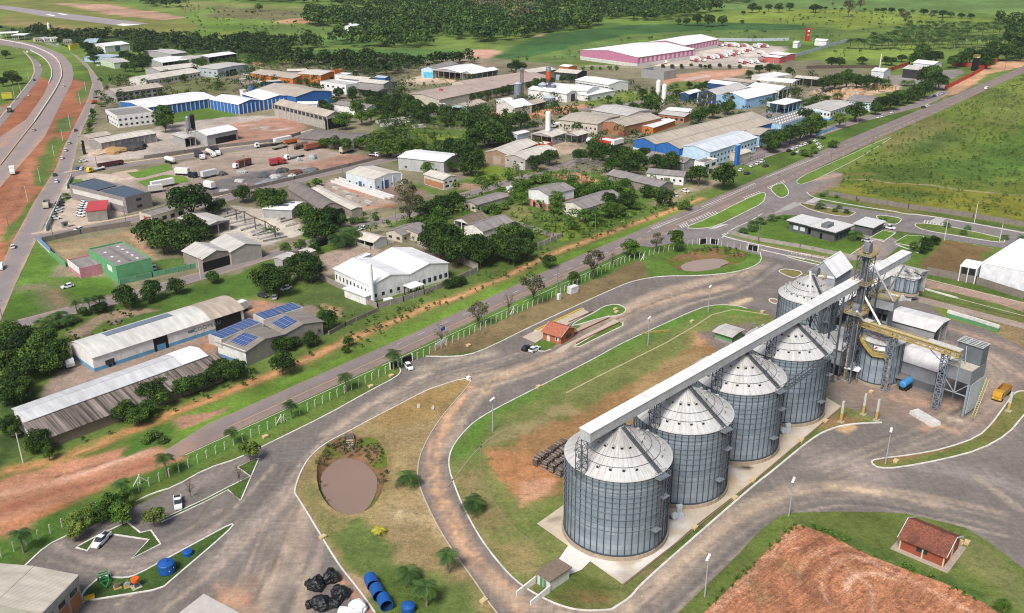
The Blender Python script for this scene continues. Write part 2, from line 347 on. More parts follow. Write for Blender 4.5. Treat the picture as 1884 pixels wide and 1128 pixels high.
ops=[Z([(900,-30),(1884,-40),(2100,15),(1884,24),(1600,17),(1400,22),(1180,-2),(1000,5)],(.13,.21,.06),20),Z([(1242,41),(1315,27),(1380,18),(1540,17),(1720,29),(1860,38),(1680,47),(1550,58),(1540,44)],(.2,.26,.045),8),Z([(1540,60),(1600,50),(1690,45),(1884,45),(1884,95),(1600,105),(1450,110),(1560,78)],(.14,.2,.045),8),Z([(1450,118),(1560,86),(1640,80),(1730,85),(1690,105),(1560,112)],(.19,.26,.05),6),Z([(888,113),(988,66),(1070,56),(1160,46),(1320,41),(1480,46),(1490,55),(1300,56),(1160,64),(1075,81),(980,104)],(.055,.125,.035),5),Z([(905,118),(980,105),(1075,82),(1160,64),(1300,56),(1490,56),(1560,56),(1540,78),(1450,70),(1330,72),(1200,66),(1085,92),(1074,112),(960,122)],(.12,.18,.05),6),Z([(838,93),(900,90),(924,95),(905,105),(890,113),(925,121),(900,125),(860,121),(818,114),(853,103)],(.55,.33,.24),4),Z([(985,65),(1003,61),(992,68),(988,72)],(.5,.3,.2),3),Z([(520,92),(700,90),(860,92),(853,101),(820,112),(740,114),(620,101)],(.1,.2,.05),5),Z([(330,0),(700,20),(760,30),(700,38),(560,20),(400,12),(330,25)],(.21,.22,.07),12),Z([(400,12),(560,22),(650,30),(640,40),(480,36),(380,30)],(.16,.15,.07),10),Z([(500,40),(560,32),(580,38),(530,44)],(.42,.24,.14),4),Z([(540,42),(575,36),(582,39),(555,44)],(.45,.24,.14),4),Z([(440,48),(640,44),(690,52),(640,62),(500,62)],(.13,.2,.05),8),Z([(560,70),(690,68),(680,84),(600,82)],(.1,.19,.045),6),Z([(395,60),(440,58),(450,70),(400,72)],(.2,.24,.05),8),Z([(700,0),(780,6),(800,20),(720,22)],(.14,.22,.05),8),Z([(770,28),(810,24),(812,40),(770,42)],(.17,.25,.05),5),Z([(835,35),(865,38),(860,46)],(.17,.25,.05),5),Z([(0,-25),(100,-20),(220,5),(310,30),(372,48),(345,66),(200,64),(110,62),(0,46)],(.2,.21,.055),10),Z([(100,6),(190,8),(345,32),(300,37),(200,26)],(.46,.29,.2),8),Z([(0,30),(60,38),(200,55),(140,58),(0,44)],(.24,.2,.08),10),Z([(0,48),(110,63),(340,67),(500,86),(520,100),(490,118),(380,100),(250,92),(130,82),(0,62)],GRD,6),Z([(160,160),(560,110),(900,105),(1100,125),(1500,110),(1700,150),(1500,215),(1300,330),(1000,440),(700,520),(420,500),(60,600),(90,420)],(.235,.2,.14),10,.85),Z([(-60,215),(40,175),(70,140),(95,150),(108,166),(135,145),(172,160),(160,215),(122,262),(100,312),(64,369),(20,452),(-20,560),(-80,620)],RED,3),T([(90,150),(75,185),(30,250),(-20,330)],(.3,.12,.07),3,.8),T([(60,300),(30,370),(0,440)],REDL,4,.8),T([(50,330),(20,400)],(.3,.12,.07),2,.8),Z([(70,79),(102,91),(119,104),(136,121),(163,145),(137,145),(134,123),(110,100)],(.14,.22,.035),1.5),Z([(143,170),(166,149),(168,157),(157,183),(145,190),(137,178)],(.12,.18,.05),2),Z([(106,221),(136,213),(130,240),(100,245)],(.11,.17,.05),2),Z([(96,250),(122,258),(100,300),(84,345),(62,340),(64,315),(72,290)],(.11,.16,.04),2),Z([(58,370),(60,376),(42,412),(22,443),(4,446),(6,430)],(.12,.18,.04),1.5),Z([(-40,95),(50,106),(60,122),(48,150),(30,182),(-40,215)],(.13,.2,.04),2),Z([(-10,200),(18,192),(5,215)],(.3,.25,.2),2),T([(96,108),(108,125),(104,150),(90,170)],(.1,.15,.04),1.5),Z([(330,765),(500,705),(640,650),(760,596),(880,540),(983,495),(1100,446),(1262,378),(1275,400),(1166,440),(1060,487),(983,522),(880,570),(760,626),(640,680),(500,742),(380,795),(310,835)],(.135,.225,.035),2.5),Z([(0,845),(110,815),(245,762),(380,712),(500,665),(640,600),(780,545),(1000,450),(1150,395),(1290,345),(1290,362),(1088,438),(962,492),(841,548),(631,631),(380,736),(106,847),(0,868)],(.115,.165,.04),3),Z([(0,1040),(0,985),(150,930),(300,858),(400,810),(560,738),(760,644),(900,577),(1060,503),(1200,440),(1230,460),(1180,490),(1060,528),(940,590),(780,655),(700,690),(500,790),(330,870),(130,975)],(.085,.17,.03),1.5),Z([(790,658),(800,640),(900,600),(1000,556),(1100,513),(1180,478),(1195,500),(1185,514),(1100,545),(1000,590),(870,648)],(.2,.15,.075),1.5),Z([(1178,470),(1240,452),(1300,448),(1395,462),(1405,482),(1350,502),(1290,508),(1215,507),(1192,500)],(.1,.185,.035),1.5),Z([(-40,890),(60,862),(150,840),(230,832),(300,826),(330,842),(270,865),(200,892),(130,926),(50,968),(-40,1000)],REDL,2),T([(-20,950),(100,905),(200,880),(300,838)],(.36,.15,.09),1.6,.9),T([(-20,915),(80,890),(160,868),(280,828)],(.6,.38,.28),1.2,.7),T([(90,880),(150,865),(230,838)],(.22,.1,.07),.7,.8),T([(0,975),(110,930),(180,898)],ORA,1.4,.8),Z([(140,838),(165,828),(215,815),(200,826),(150,846)],(.09,.14,.03),1),Z([(225,836),(240,810),(280,786),(312,782),(322,800),(300,815),(275,825),(230,842)],(.08,.16,.03),1),Z([(320,770),(400,755),(420,745),(405,762),(330,790)],(.36,.2,.13),1),T(PATH,(.5,.24,.11),2.0,1.0),T(PATH[6:],(.58,.34,.2),.8,.7),Z([(4,587),(21,534),(70,453),(119,482),(90,510),(213,510),(215,530),(206,540),(128,555),(96,566)],(.1,.185,.03),1.5),T([(42,530),(80,525),(105,560)],(.24,.2,.13),4,.8),T([(95,535),(112,557)],(.36,.22,.14),1.5,.9),Z([(213,563),(400,519),(490,478),(530,478),(470,545),(433,551),(400,545),(330,562),(260,590),(205,598)],(.085,.155,.03),2),Z([(529,560),(593,515),(690,570),(635,592),(575,575)],(.1,.14,.04),2),Z([(592,560),(631,567),(628,585),(603,577)],(.46,.29,.17),1.5),Z([(60,740),(105,690),(138,640),(172,678),(250,650),(330,622),(400,596),(440,548),(510,554),(580,565),(600,585),(545,575),(415,630),(400,650),(300,690),(200,725)],(.27,.205,.165),2),T([(380,640),(400,612),(430,600)],(.5,.22,.11),2.5,.8),T([(460,570),(490,565),(475,558)],(.48,.24,.14),3,.8),Z([(119,610),(200,575),(260,567),(298,570),(190,590),(145,625),(150,650),(128,652)],(.32,.24,.16),1.5),Z([(0,735),(80,720),(50,800),(0,850)],GRD,3),Z([(270,200),(420,180),(440,215),(330,225),(280,225)],GRM,4),Z([(300,150),(400,140),(440,165),(310,180)],(.16,.18,.06),6,.8),Z([(620,190),(760,180),(900,200),(880,235),(700,225)],(.1,.14,.035),6),Z([(690,225),(880,240),(900,300),(800,320),(700,290)],(.1,.15,.035),5),Z([(860,330),(1000,310),(1110,320),(1270,350),(1180,400),(1000,450),(880,430),(740,430),(720,400)],(.1,.155,.035),5),Z([(1160,175),(1330,150),(1240,190),(1090,205)],(.15,.19,.05),4),Z([(560,430),(700,470),(640,500),(560,470)],GRM,3),Z([(160,262),(330,225),(420,215),(560,212),(560,238),(420,270),(330,278),(180,306),(150,312)],(.44,.37,.32),3),Z([(372,240),(425,228),(535,214),(562,232),(545,246),(480,262),(430,264),(376,256)],(.44,.25,.18),2),T([(470,236),(490,233),(485,240)],(.6,.5,.45),2,.9),T([(505,240),(525,238)],(.58,.52,.48),2.5,.9),T([(440,232),(470,229)],(.56,.42,.34),2.5,.8),Z([(235,335),(330,300),(400,283),(480,272),(560,262),(600,275),(690,290),(740,285),(600,324),(470,354),(392,370),(330,375),(240,350)],(.38,.3,.245),2),Z([(300,372),(400,330),(500,310),(600,312),(640,310),(470,354),(392,372)],(.2,.18,.175),3),Z([(560,305),(620,285),(720,285),(640,312),(580,318)],(.34,.2,.15),3),T([(620,300),(680,296)],(.45,.25,.17),3),Z([(78,432),(112,338),(130,325),(170,318),(255,325),(240,360),(250,390),(170,412)],(.47,.38,.31),1.5),Z([(85,450),(180,436),(258,420),(275,470),(300,490),(215,452),(120,482)],(.28,.21,.12),2),Z([(225,430),(262,425),(285,480),(265,470)],(.42,.27,.16),2),Z([(280,480),(350,470),(360,488),(290,500)],(.1,.16,.04),1.5),Z([(385,400),(423,376),(508,386),(556,411),(556,428),(500,452),(470,450),(400,430)],(.46,.41,.35),2),Z([(556,346),(614,328),(728,375),(690,384),(650,392)],(.45,.34,.27),2),T([(680,380),(720,378)],(.5,.2,.1),2.5),T([(640,348),(680,362)],(.5,.24,.16),2),Z([(660,345),(740,330),(790,350),(735,372),(680,352)],(.3,.2,.16),2),Z([(755,335),(812,351),(800,357),(750,340)],(.13,.2,.04),1.2),Z([(585,470),(640,452),(690,455),(720,480),(640,490),(600,510)],(.43,.33,.26),1.5),Z([(700,460),(730,452),(760,470)],(.4,.28,.2),1.5),Z([(735,150),(790,135),(850,140),(842,152),(740,158)],(.57,.44,.33),2),Z([(440,148),(480,143),(500,150),(470,155),(432,154)],(.3,.26,.22),2),Z([(462,117),(484,112),(486,116),(470,121)],(.55,.3,.19),2),Z([(877,213),(915,203),(950,210),(1026,197),(1084,190),(1075,202),(1026,212),(970,220),(900,220)],(.52,.27,.155),2),Z([(1214,143),(1289,131),(1374,127),(1372,136),(1331,145),(1289,154),(1225,158)],(.5,.28,.19),2),T([(1260,148),(1300,140)],(.6,.5,.45),4,.8),Z([(1190,125),(1270,100),(1325,80),(1440,86),(1442,108),(1395,123),(1200,126)],(.56,.48,.42),4),Z([(1484,183),(1495,168),(1548,157),(1655,152),(1650,166),(1612,174),(1563,185),(1500,192)],(.46,.33,.22),2),Z([(1610,156),(1640,140),(1770,126),(1775,136),(1740,147),(1740,165),(1640,155)],(.27,.24,.22),2),Z([(1738,166),(1795,135),(1838,113),(1900,108),(1900,118),(1816,138),(1790,158),(1735,184)],(.54,.32,.19),2.5),Z([(940,256),(1000,258),(1060,262),(1080,280),(1000,290),(945,265)],(.5,.38,.28),2),Z([(890,262),(905,255),(905,290),(960,305),(900,300)],(.32,.28,.16),2),Z([(862,326),(896,303),(955,314),(920,336),(885,336)],(.19,.25,.035),2),Z([(765,245),(850,252),(870,262),(800,262)],(.2,.25,.04),2),Z([(845,335),(905,340),(880,350),(842,350)],(.33,.22,.14),1.5),Z([(1020,322),(1060,318),(1103,332),(1090,340),(1040,332)],(.45,.24,.14),1.5),Z([(920,385),(960,375),(985,390),(960,412),(905,400)],(.2,.2,.07),2),Z([(1000,412),(1080,400),(1130,410),(1040,445),(985,438)],(.17,.22,.035),2),Z([(1165,180),(1240,150),(1330,150),(1250,175)],(.16,.2,.05),3),Z([(1060,190),(1160,165),(1190,180),(1090,195)],(.17,.22,.05),3),T([(1218,375),(1255,355),(1320,333)],(.42,.29,.2),4),T([(1255,352),(1290,345),(1315,335)],(.27,.22,.18),3,.8),Z([(1480,330),(1640,247),(1884,134),(2100,60),(2100,470),(1884,420),(1640,374),(1545,352)],(.155,.2,.04),4),Z([(1600,255),(1700,215),(1760,230),(1690,265),(1640,285)],(.2,.19,.065),12,.9),Z([(1700,310),(1800,260),(1884,230),(1950,300),(1884,330),(1780,340)],(.08,.15,.03),15,.9),Z([(1560,310),(1700,290),(1740,330),(1640,335)],(.085,.14,.03),12,.8),Z([(1780,200),(1900,150),(1950,200),(1850,240)],(.17,.2,.05),14,.9),Z([(1660,270),(1740,240),(1780,260),(1700,290)],(.07,.12,.03),10,.9),Z([(1520,346),(1620,334),(1720,346),(1884,362),(2000,380),(2000,440),(1884,408),(1700,380),(1545,354)],(.215,.215,.035),3),Z([(1600,345),(1700,343),(1740,360),(1690,372),(1620,362)],(.085,.14,.03),8,.9),T([(1545,331),(1600,330),(1640,337),(1710,340),(1760,349),(1884,360),(2000,372)],(.42,.33,.2),.9,.9),T([(1560,322),(1600,320)],(.3,.16,.08),2),Z([(1484,322),(1500,317),(1555,318),(1540,340),(1490,365)],(.3,.22,.18),2),Z([(1340,432),(1412,391),(1460,394),(1470,420),(1540,440),(1600,455),(1565,478),(1440,452)],(.1,.175,.03),1.5),Z([(1335,436),(1440,455),(1560,480),(1560,486),(1330,444)],(.25,.16,.09),1,.7),Z([(1640,450),(1740,425),(1760,440),(1690,485),(1660,480)],(.1,.17,.03),1.5),Z([(1686,487),(1739,443),(1822,455),(1790,512),(1714,500)],(.19,.125,.06),2),Z([(1540,360),(1600,368),(1884,432),(1884,445),(1640,392)],(.19,.17,.06),1.5,.8),Z([(1690,512),(1884,560),(1884,700),(1800,640),(1690,560)],(.16,.17,.055),2),Z([(1690,515),(1884,565),(1884,585),(1690,532)],(.36,.25,.18),1.5),Z([(1830,590),(1900,600),(1900,660),(1840,640)],(.26,.19,.1),2),]
def grid_block(x0,x1,y0,y1,sp):
 nx=int((x1-x0)/sp)+1;ny=int((y1-y0)/sp)+1
 gx,gy=np.meshgrid(np.linspace(x0,x1,nx),np.linspace(y0,y1,ny));gx=gx.ravel();gy=gy.ravel()
 i=np.arange(nx-1)[None,:]+nx*np.arange(ny-1)[:,None]
 q=np.stack([i,i+1,i+nx+1,i+nx],-1).reshape(-1,4);return gx,gy,q
BX=[(-290,290,60,470,1.25),(-560,560,470,900,2.6),(-1300,1300,900,2300,6.5),(-9000,9000,2300,15000,400),(-9000,-1300,900,2300,350),(1300,9000,900,2300,350),(-9000,-560,470,900,120),(560,9000,470,900,120),(-9000,-290,-3000,470,200),(290,9000,-3000,470,200),(-290,290,-3000,60,100)]
X=[];Y=[];Q=[];off=0
for b in BX:
 gx,gy,q=grid_block(*b)
 if b[4]==1.25:
  cx=gx[q].mean(1);cy=gy[q].mean(1);k=np.ones(len(q),bool)
  for bk in(BANK1,BANK2):k&=~(inside(cx,cy,bk)|(seg_d(cx,cy,bk,True)<1.5))
  q=q[k]
 X.append(gx);Y.append(gy);Q.append(q+off);off+=len(gx)
X=np.concatenate(X);Y=np.concatenate(Y);Q=np.concatenate(Q)
me=bpy.data.meshes.new('ground');me.vertices.add(len(X));me.loops.add(len(Q)*4);me.polygons.add(len(Q))
me.vertices.foreach_set('co',np.stack([X,Y,0*X],1).ravel().astype(np.float32))
me.loops.foreach_set('vertex_index',Q.ravel().astype(np.int32));me.polygons.foreach_set('loop_start',(np.arange(len(Q))*4).astype(np.int32))
me.update(calc_edges=True);me.materials.append(M_GRASS)
n1=fbm(X,Y,160,1)[:,None];n2=fbm(X,Y,45,4)[:,None];n3=fbm(X,Y,12,8)[:,None]
col=np.array(GRM)[None]*(1-np.clip(n1*1.6-.4,0,1))+np.array((.15,.19,.05))[None]*np.clip(n1*1.6-.4,0,1)
k=np.clip((n2-.5)*4,0,1);col=col*(1-k*.5)+np.array((.06,.115,.03))[None]*k*.5
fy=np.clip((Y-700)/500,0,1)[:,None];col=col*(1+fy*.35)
col=do_paint(X,Y,col,ops)*(.75+.5*n3);k=np.clip((n2-.42)*1.5,-.3,.3);col=col*(1-k*.6)
set_col(me,np.clip(col,.004,.9));g=link('ground',me);g['kind']='structure'
def pond(bank,wat,zb,zw,name,label,col):
 m=MB();n=72
 def res(lp):
  p=[Vector(a)for a in lp];L=[0]
  for i in range(len(p)):L.append(L[-1]+(p[(i+1)%len(p)]-p[i]).length)
  c=sum(p,Vector((0,0)))/len(p);out=[]
  for k in range(n):
   a=2*PI*k/n;d=Vector((math.cos(a),math.sin(a)));best=1e9
   for i in range(len(p)):
    e=p[(i+1)%len(p)]-p[i];den=d.x*e.y-d.y*e.x
    if abs(den)<1e-9:continue
    w_=p[i]-C0;t=(w_.x*e.y-w_.y*e.x)/den;s_=(w_.x*d.y-w_.y*d.x)/den
    if t>0 and-.01<=s_<=1.01:best=min(best,t)
   out.append(C0+d*best)
  return out
 C0=sum((Vector(a)for a in wat),Vector((0,0)))/len(wat)
 b=res(bank);wv=res(wat);vs=[];cols=[];K_=7
 rr=random.Random(5)
 for j in range(K_+1):
  t=j/K_
  for k in range(n):
   wi=C0+(wv[k]-C0)*.93
   p=b[k].lerp(wi,t);z=zb+(zw-.35-zb)*(t**.7)+rr.uniform(-.12,.12)*(0<j<K_)
   vs.append((p.x,p.y,z));q=fbm(np.array([p.x]),np.array([p.y]),4,2)[0]
   cols.append((.07+.06*q,.11+.05*q,.025)if q>.48+.15*t else(.2,.12,.06))
 fs=[(j*n+k,j*n+(k+1)%n,(j+1)*n+(k+1)%n,(j+1)*n+k)for j in range(K_)for k in range(n)]
 me=bpy.data.meshes.new(name);me.from_pydata(vs,[],fs);me.materials.append(M_GRASS);set_col(me,np.array(cols));me.shade_smooth()
 if me.polygons[0].normal.z<0:me.flip_normals()
 o=link('pond_bank',me);o['kind']='structure'
 q=NT('muddy_water');q.b.inputs['Specular IOR Level'].default_value=.4
 tc=q.n('NewGeometry').outputs['Position'];nn=q.noise(tc,1.4,3);big=q.noise(tc,.08,2)
 q.done(q.mix(big,col,tuple(c*.86 for c in col)),.1,0,nn,.02,.15)
 m.face([(p.x,p.y,zw)for p in wv]);o=m.build('pond_water',q.m);o['kind']='structure'
pond(BANK1,WAT1,.1,-1.1,'pond','',(.27,.185,.145));pond(BANK2,WAT2,.0,-.9,'pond','',(.34,.25,.19))
HWN=[(150,902),(300,832),(380,781),(500,728),(640,666),(760,613),(880,557),(983,508),(1060,473),(1166,428),(1280,378),(1380,335),(1500,283),(1560,256),(1640,223),(1760,174),(1884,121),(2060,45)]
HWS=[(2090,45),(1884,134),(1701,218),(1620,254),(1558,284),(1484,319),(1400,357),(1319,390),(1180,449),(1060,505),(900,577),(760,644),(640,699),(500,763),(380,818),(318,846)]
HW=HWN[1:]+HWS
sheet('highway',HW,.05,(.2,.165,.155),M_ROAD,[T([((a[0]),a[1]+9)for a in HWN[1:-3]],(.235,.205,.2),1.6,.6),T([(a[0],a[1]-6)for a in HWS[4:]],(.25,.185,.16),1.4,.6),T([(a[0],a[1]-3)for a in HWS],(.36,.24,.16),.7,.6),T([(a[0],a[1]+2)for a in HWN[1:]],(.34,.27,.2),.6,.5),Z([(290,838),(360,795),(400,790),(340,842)],(.36,.22,.15),3,.7)],2.2,var=.06)
MARK=paint((.62,.6,.56),.8,grime=.4);MARKY=paint((.55,.36,.13),.8,grime=.45)
def along(a,b,n):return[(a[0]+(b[0]-a[0])*i/n,a[1]+(b[1]-a[1])*i/n)for i in range(n+1)]
mk=MB()
def dash(p,q,on,off,wid,z=.07,mb=None):
 mb=mb or mk;a,b=Vector(w2([p])[0]),Vector(w2([q])[0]);L=(b-a).length;d=(b-a)/L;n=Vector((-d.y,d.x))*wid/2;t=0
 while t<L:
  e=min(t+on,L);p0=a+d*t;p1=a+d*e
  mb.faces([(*(p0+n),z),(*(p0-n),z),(*(p1-n),z),(*(p1+n),z)],[(0,1,2,3)]);t+=on+off
my=MB()
dash((420,786),(1180,441),400,1,.22,mb=my);dash((1225,418),(1390,344),400,1,.25,mb=my);dash((1400,340),(1526,284),400,1,.25,mb=my);dash((1526,284),(1884,127.5),400,1,.22,mb=my)
dash((340,838),(1160,466),60,2.5,.2);dash((1180,438),(940,541),3,4.5,.2);dash((900,558),(730,634),3,7,.16)
dash((1205,440),(1310,388),3.2,4,.2);dash((1190,428),(1260,398),3.2,4,.2);dash((1455,325),(1700,213),3,5,.18);dash((1490,297),(1560,264),3,5,.2)
dash((1205,421),(1330,368),300,1,.2);dash((1330,366),(1390,337),300,1,.2);dash((1243,415),(1306,391),300,1,.18);dash((1405,329),(1510,287),300,1,.18)
def hatch(p,q,n,dx,dy,wid=.45):
 for i in range(n+1):
  t=i/n;x,y=p[0]+(q[0]-p[0])*t,p[1]+(q[1]-p[1])*t;dash((x,y),(x+dx,y+dy),100,1,wid)
hatch((1198,419),(1240,402),9,6,3);hatch((1290,379),(1385,337),22,6,2.5);hatch((1410,324),(1500,289),20,5,2);hatch((1270,404),(1315,389),9,5,4);hatch((1250,414),(1262,410),3,5,6);hatch((1368,363),(1395,352),6,4,3);hatch((1412,344),(1440,332),7,4,4)
hatch((1305,421),(1325,414),5,14,-1,.6)
sheet('slip_road',[(1172,452),(1260,414),(1330,385),(1400,354),(1484,318),(1530,315),(1552,320),(1512,345),(1486,358),(1492,366),(1520,374),(1600,387),(1662,395),(1720,398),(1884,426),(1990,450),(1990,480),(1884,462),(1760,444),(1700,432),(1650,425),(1640,436),(1660,448),(1625,478),(1555,480),(1600,440),(1560,420),(1490,398),(1440,395),(1400,410),(1345,432),(1328,430),(1420,456),(1530,482),(1545,500),(1400,470),(1330,452),(1240,447),(1200,455)],.045,(.205,.185,.178),M_ASPH,[T([(1410,400),(1460,375),(1500,345),(1540,325)],(.25,.2,.18),3,.6),T([(1500,330),(1540,322)],(.46,.3,.2),2.5,.8),T([(1600,440),(1620,465),(1580,480)],(.33,.24,.2),4,.8),T([(1640,415),(1670,405),(1720,402)],(.1,.09,.09),1.5,.5)],1.8)
dash((1320,424),(1405,385),300,1,.18,.065,my)
for a,b in[((1571,384),(1580,385)),((1760,405),(1884,428)),((1735,440),(1850,461))]:dash(a,b,2,3.5,.2,.065)
hatch((1702,405),(1740,412),7,-2,6,.5)
mk.build('road_markings',MARK)['kind']='structure';my.build('centre_line',MARKY)['kind']='structure'
CREAM=(.5,.46,.4)
def pave(name,pts,col=CREAM,z=.12,crop='P',ops=(),sp=1.5,var=.1,mat=None):return sheet(name,pts,z,col,mat or M_CONC,ops,sp,var=var,crop=crop)
pave('crossing',[(1424,393),(1450,387),(1480,375),(1460,372),(1440,383)],(.34,.32,.3),.08);pave('crossing',[(1480,373),(1496,374),(1510,368),(1500,363)],(.42,.4,.38),.08);pave('crossing',[(1708,408),(1722,401),(1740,404),(1728,413)],(.42,.4,.38),.08)
def island(pts,col=(.1,.175,.03),z=.1,crop='P',kerb=True,it=1,ops=(),sp=1.2,close=True,kw=.38):
 p=smooth_path(w2(pts,crop),True,it)if it else w2(pts,crop)
 sheet('grass_verge',p,z,col,M_GRASS,ops,sp,world=True,var=.25)
 if kerb:ribbon('kerb',p,kw,0,.2,W_KERB,True,world=True)
island([(1257,420),(1303,402),(1365,370),(1405,353),(1409,359),(1404,374),(1370,391),(1318,417),(1290,421)],(.13,.22,.035))
island([(1416,345),(1438,336),(1446,343),(1453,357),(1438,366),(1424,357)],(.12,.2,.035))
island([(1463,336),(1475,325),(1500,313),(1560,287),(1600,268),(1650,247),(1600,280),(1540,312),(1478,341)],(.13,.2,.04),kw=.25)
island([(1468,374),(1480,374),(1540,386),(1576,390),(1568,396),(1560,399),(1530,396),(1490,386)],(.16,.15,.05));island([(1610,398),(1622,396),(1660,402),(1655,410),(1645,414),(1620,408)],(.11,.17,.04))
island([(1681,415),(1690,410),(1740,416),(1790,426),(1850,440),(1846,448),(1760,434),(1700,424)],(.13,.18,.04));island([(1600,438),(1625,424),(1648,429),(1628,443)],(.1,.18,.03),it=0);island([(1645,447),(1668,433),(1700,435),(1690,456),(1670,452)],(.1,.18,.03),it=0,kw=.25)
for q in([(1484,354),(1492,362),(1519,369),(1600,383),(1645,389),(1664,394),(1690,395),(1760,406),(1884,429),(1990,449)],[(1352,430),(1327,431),(1335,437),(1400,452),(1490,470),(1560,486)],[(1553,477),(1590,452),(1608,440),(1628,446)],[(1648,450),(1690,466)],[(1328,438),(1348,421),(1380,408),(1402,394)]):
 ribbon('kerb',smooth_path(w2(q),False,1),.4,0,.22,W_KERB,world=True)
YARD=[(1560,490),(1480,472),(1400,456),(1404,480),(1385,492),(1350,503),(1290,508),(1220,508),(1170,516),(1140,527),(1060,563),(980,600),(900,640),(860,655),(825,656),(783,656),(752,664),(737,680),(733,692),(680,720),(600,765),(500,814),(440,844),(380,863),(320,897),(280,916),(200,955),(128,985),(85,1006),(46,1042),(100,1120),(40,1260),(700,1260),(1100,1260),(1190,1180),(1248,1128),(1295,1082),(1353,1026),(1395,980),(1434,950),(1453,944),(1540,942),(1625,943),(1668,946),(1731,960),(1774,971),(1817,996),(1884,1048),(2010,1130),(2010,700),(1884,640),(1690,545)]
DUST=(.39,.305,.23);DOR=(.5,.31,.19)
yo=[T([(460,1130),(520,1010),(560,930),(590,860),(650,800),(740,745),(840,700),(900,685)],DUST,2.6,.9),T([(560,1130),(555,1050),(545,960),(570,870)],DUST,1.6,.7),T([(400,1040),(470,960),(540,900)],(.38,.31,.26),3,.6),T([(790,690),(760,700),(680,745),(600,800)],(.46,.36,.28),1.5,.7),T([(940,690),(905,700),(890,720)],(.52,.38,.22),2,.8),T([(780,680),(830,665),(900,650)],(.46,.38,.28),2.5,.6),T([(868,712),(830,760),(803,815),(797,870),(815,930),(850,1000),(900,1060),(960,1120)],DOR,1.9,1.),T([(880,730),(850,770),(818,830)],DUST,1.6,.7),T([(880,1050),(960,1110),(1060,1130),(1160,1128)],DUST,2,.7),T([(930,690),(1010,660),(1100,610),(1160,570),(1250,545),(1340,528)],(.46,.33,.23),2.6,.8),T([(1080,600),(1140,580),(1200,545),(1290,520),(1380,500)],(.46,.34,.24),2,.8),T([(1100,640),(1180,600),(1260,560)],(.36,.29,.24),2,.6),T([(1160,560),(1230,530),(1300,515),(1400,490)],DUST,1.8,.7),T([(1350,560),(1375,550)],(.55,.43,.28),2,.9),T([(1150,1130),(1240,1050),(1330,970),(1400,925),(1470,905),(1560,902),(1660,915),(1720,930)],DUST,1.7,.9),T([(1200,1100),(1270,1030),(1350,960),(1430,920)],(.46,.35,.26),1.3,.8),T([(1530,895),(1620,905)],(.55,.42,.28),1.5,.8),T([(1500,845),(1560,850),(1600,875)],(.33,.28,.25),5,.7),T([(1500,900),(1600,930),(1700,945)],(.15,.14,.135),2,.6),T([(1760,820),(1850,790)],(.34,.28,.24),4,.5),T([(1680,850),(1800,870),(1884,900)],(.31,.27,.25),4,.5),T([(1800,880),(1884,940)],(.4,.33,.27),1.2,.6),Z([(1545,690),(1600,700),(1740,730),(1800,690),(1884,700),(1884,760),(1800,800),(1700,800),(1620,770),(1560,745)],(.24,.18,.145),4,.8),T([(1660,730),(1740,745)],(.4,.26,.18),4,.8),T([(1760,795),(1720,780),(1700,790)],(.42,.26,.17),1.2,.8),T([(1750,650),(1820,655),(1880,690)],(.4,.29,.22),3,.7),T([(1740,630),(1800,660),(1840,700),(1830,740)],DUST,2,.5),T([(1700,590),(1790,615),(1884,650)],(.42,.28,.2),2,.7),Z([(1735,760),(1760,745),(1800,745),(1790,775)],(.09,.08,.075),2,.8),T([(1748,770),(1765,775)],(.55,.48,.36),1,.9),Z([(1540,790),(1560,778),(1575,785),(1560,800)],(.5,.34,.18),1,.9),T([(180,1030),(250,1040),(330,1010),(400,975)],(.34,.28,.24),2,.7),T([(110,1000),(150,1030),(220,1040)],(.33,.27,.23),1.5,.6),Z([(300,960),(325,955),(350,970),(310,990)],(.13,.12,.115),1.5,.7),T([(425,1095),(420,1105),(440,1110)],(.46,.24,.14),2.5,.8),T([(460,1065),(465,1075)],(.25,.16,.12),1.5,.8),T([(400,1075),(425,1110),(470,1128)],(.44,.28,.19),1.3,.7),T([(530,960),(545,985),(560,1000)],(.25,.2,.17),3,.6),T([(620,1060),(650,1090),(680,1125)],(.4,.22,.13),1,.8),T([(330,905),(400,872),(470,845)],(.27,.22,.2),2,.6),T([(470,870),(490,850),(540,830)],(.15,.14,.135),3,.7),T([(1430,560),(1400,590)],(.16,.15,.145),4,.5)]  # dark patch by the star island tree: its cast shadow painted into the asphalt
rt=random.Random(5)
for pts,n,wd in(([(470,1130),(520,1030),(570,900),(620,830),(720,755),(840,702),(930,680),(1020,650),(1120,600),(1230,548),(1340,525),(1400,480)],9,9),([(1170,1128),(1260,1040),(1360,955),(1450,912),(1560,900),(1700,925),(1850,960)],7,7),([(250,1128),(400,1010),(480,930),(540,860)],6,8),([(1500,860),(1620,815),(1720,780),(1830,690),(1760,640)],6,8),([(120,1010),(220,1040),(330,1000),(420,945)],4,5)):
 p=smooth_path(w2(pts),False,2)
 for k in range(n):
  o_=(k-n/2+rt.uniform(-.4,.4))*wd/n*1.6;L_,_r=offset_strip(p,2*abs(o_)+.01,False);yo.append(('t',[tuple(v)for v in(L_ if o_>0 else _r)],rt.choice([DUST,(.36,.29,.23),(.4,.32,.25),(.11,.098,.09),(.125,.11,.1)]),rt.uniform(.35,.9),rt.uniform(.3,.65)))
sheet('works_yard',YARD,.04,(.172,.151,.136),M_ASPH,yo,.8,holes=[BANK1],var=.1)
ISA=smooth_path(w2([(862,696),(840,700),(800,713),(780,721),(740,742),(690,768),(640,795),(600,815),(570,840),(552,870),(541,905),(545,912),(560,935),(590,985),(623,1040),(660,1085),(700,1140),(760,1260),(1000,1260),(912,1128),(870,1065),(830,1010),(800,960),(775,905),(768,880),(770,845),(785,810),(810,770),(840,735),(860,712),(866,702)]),True,1)
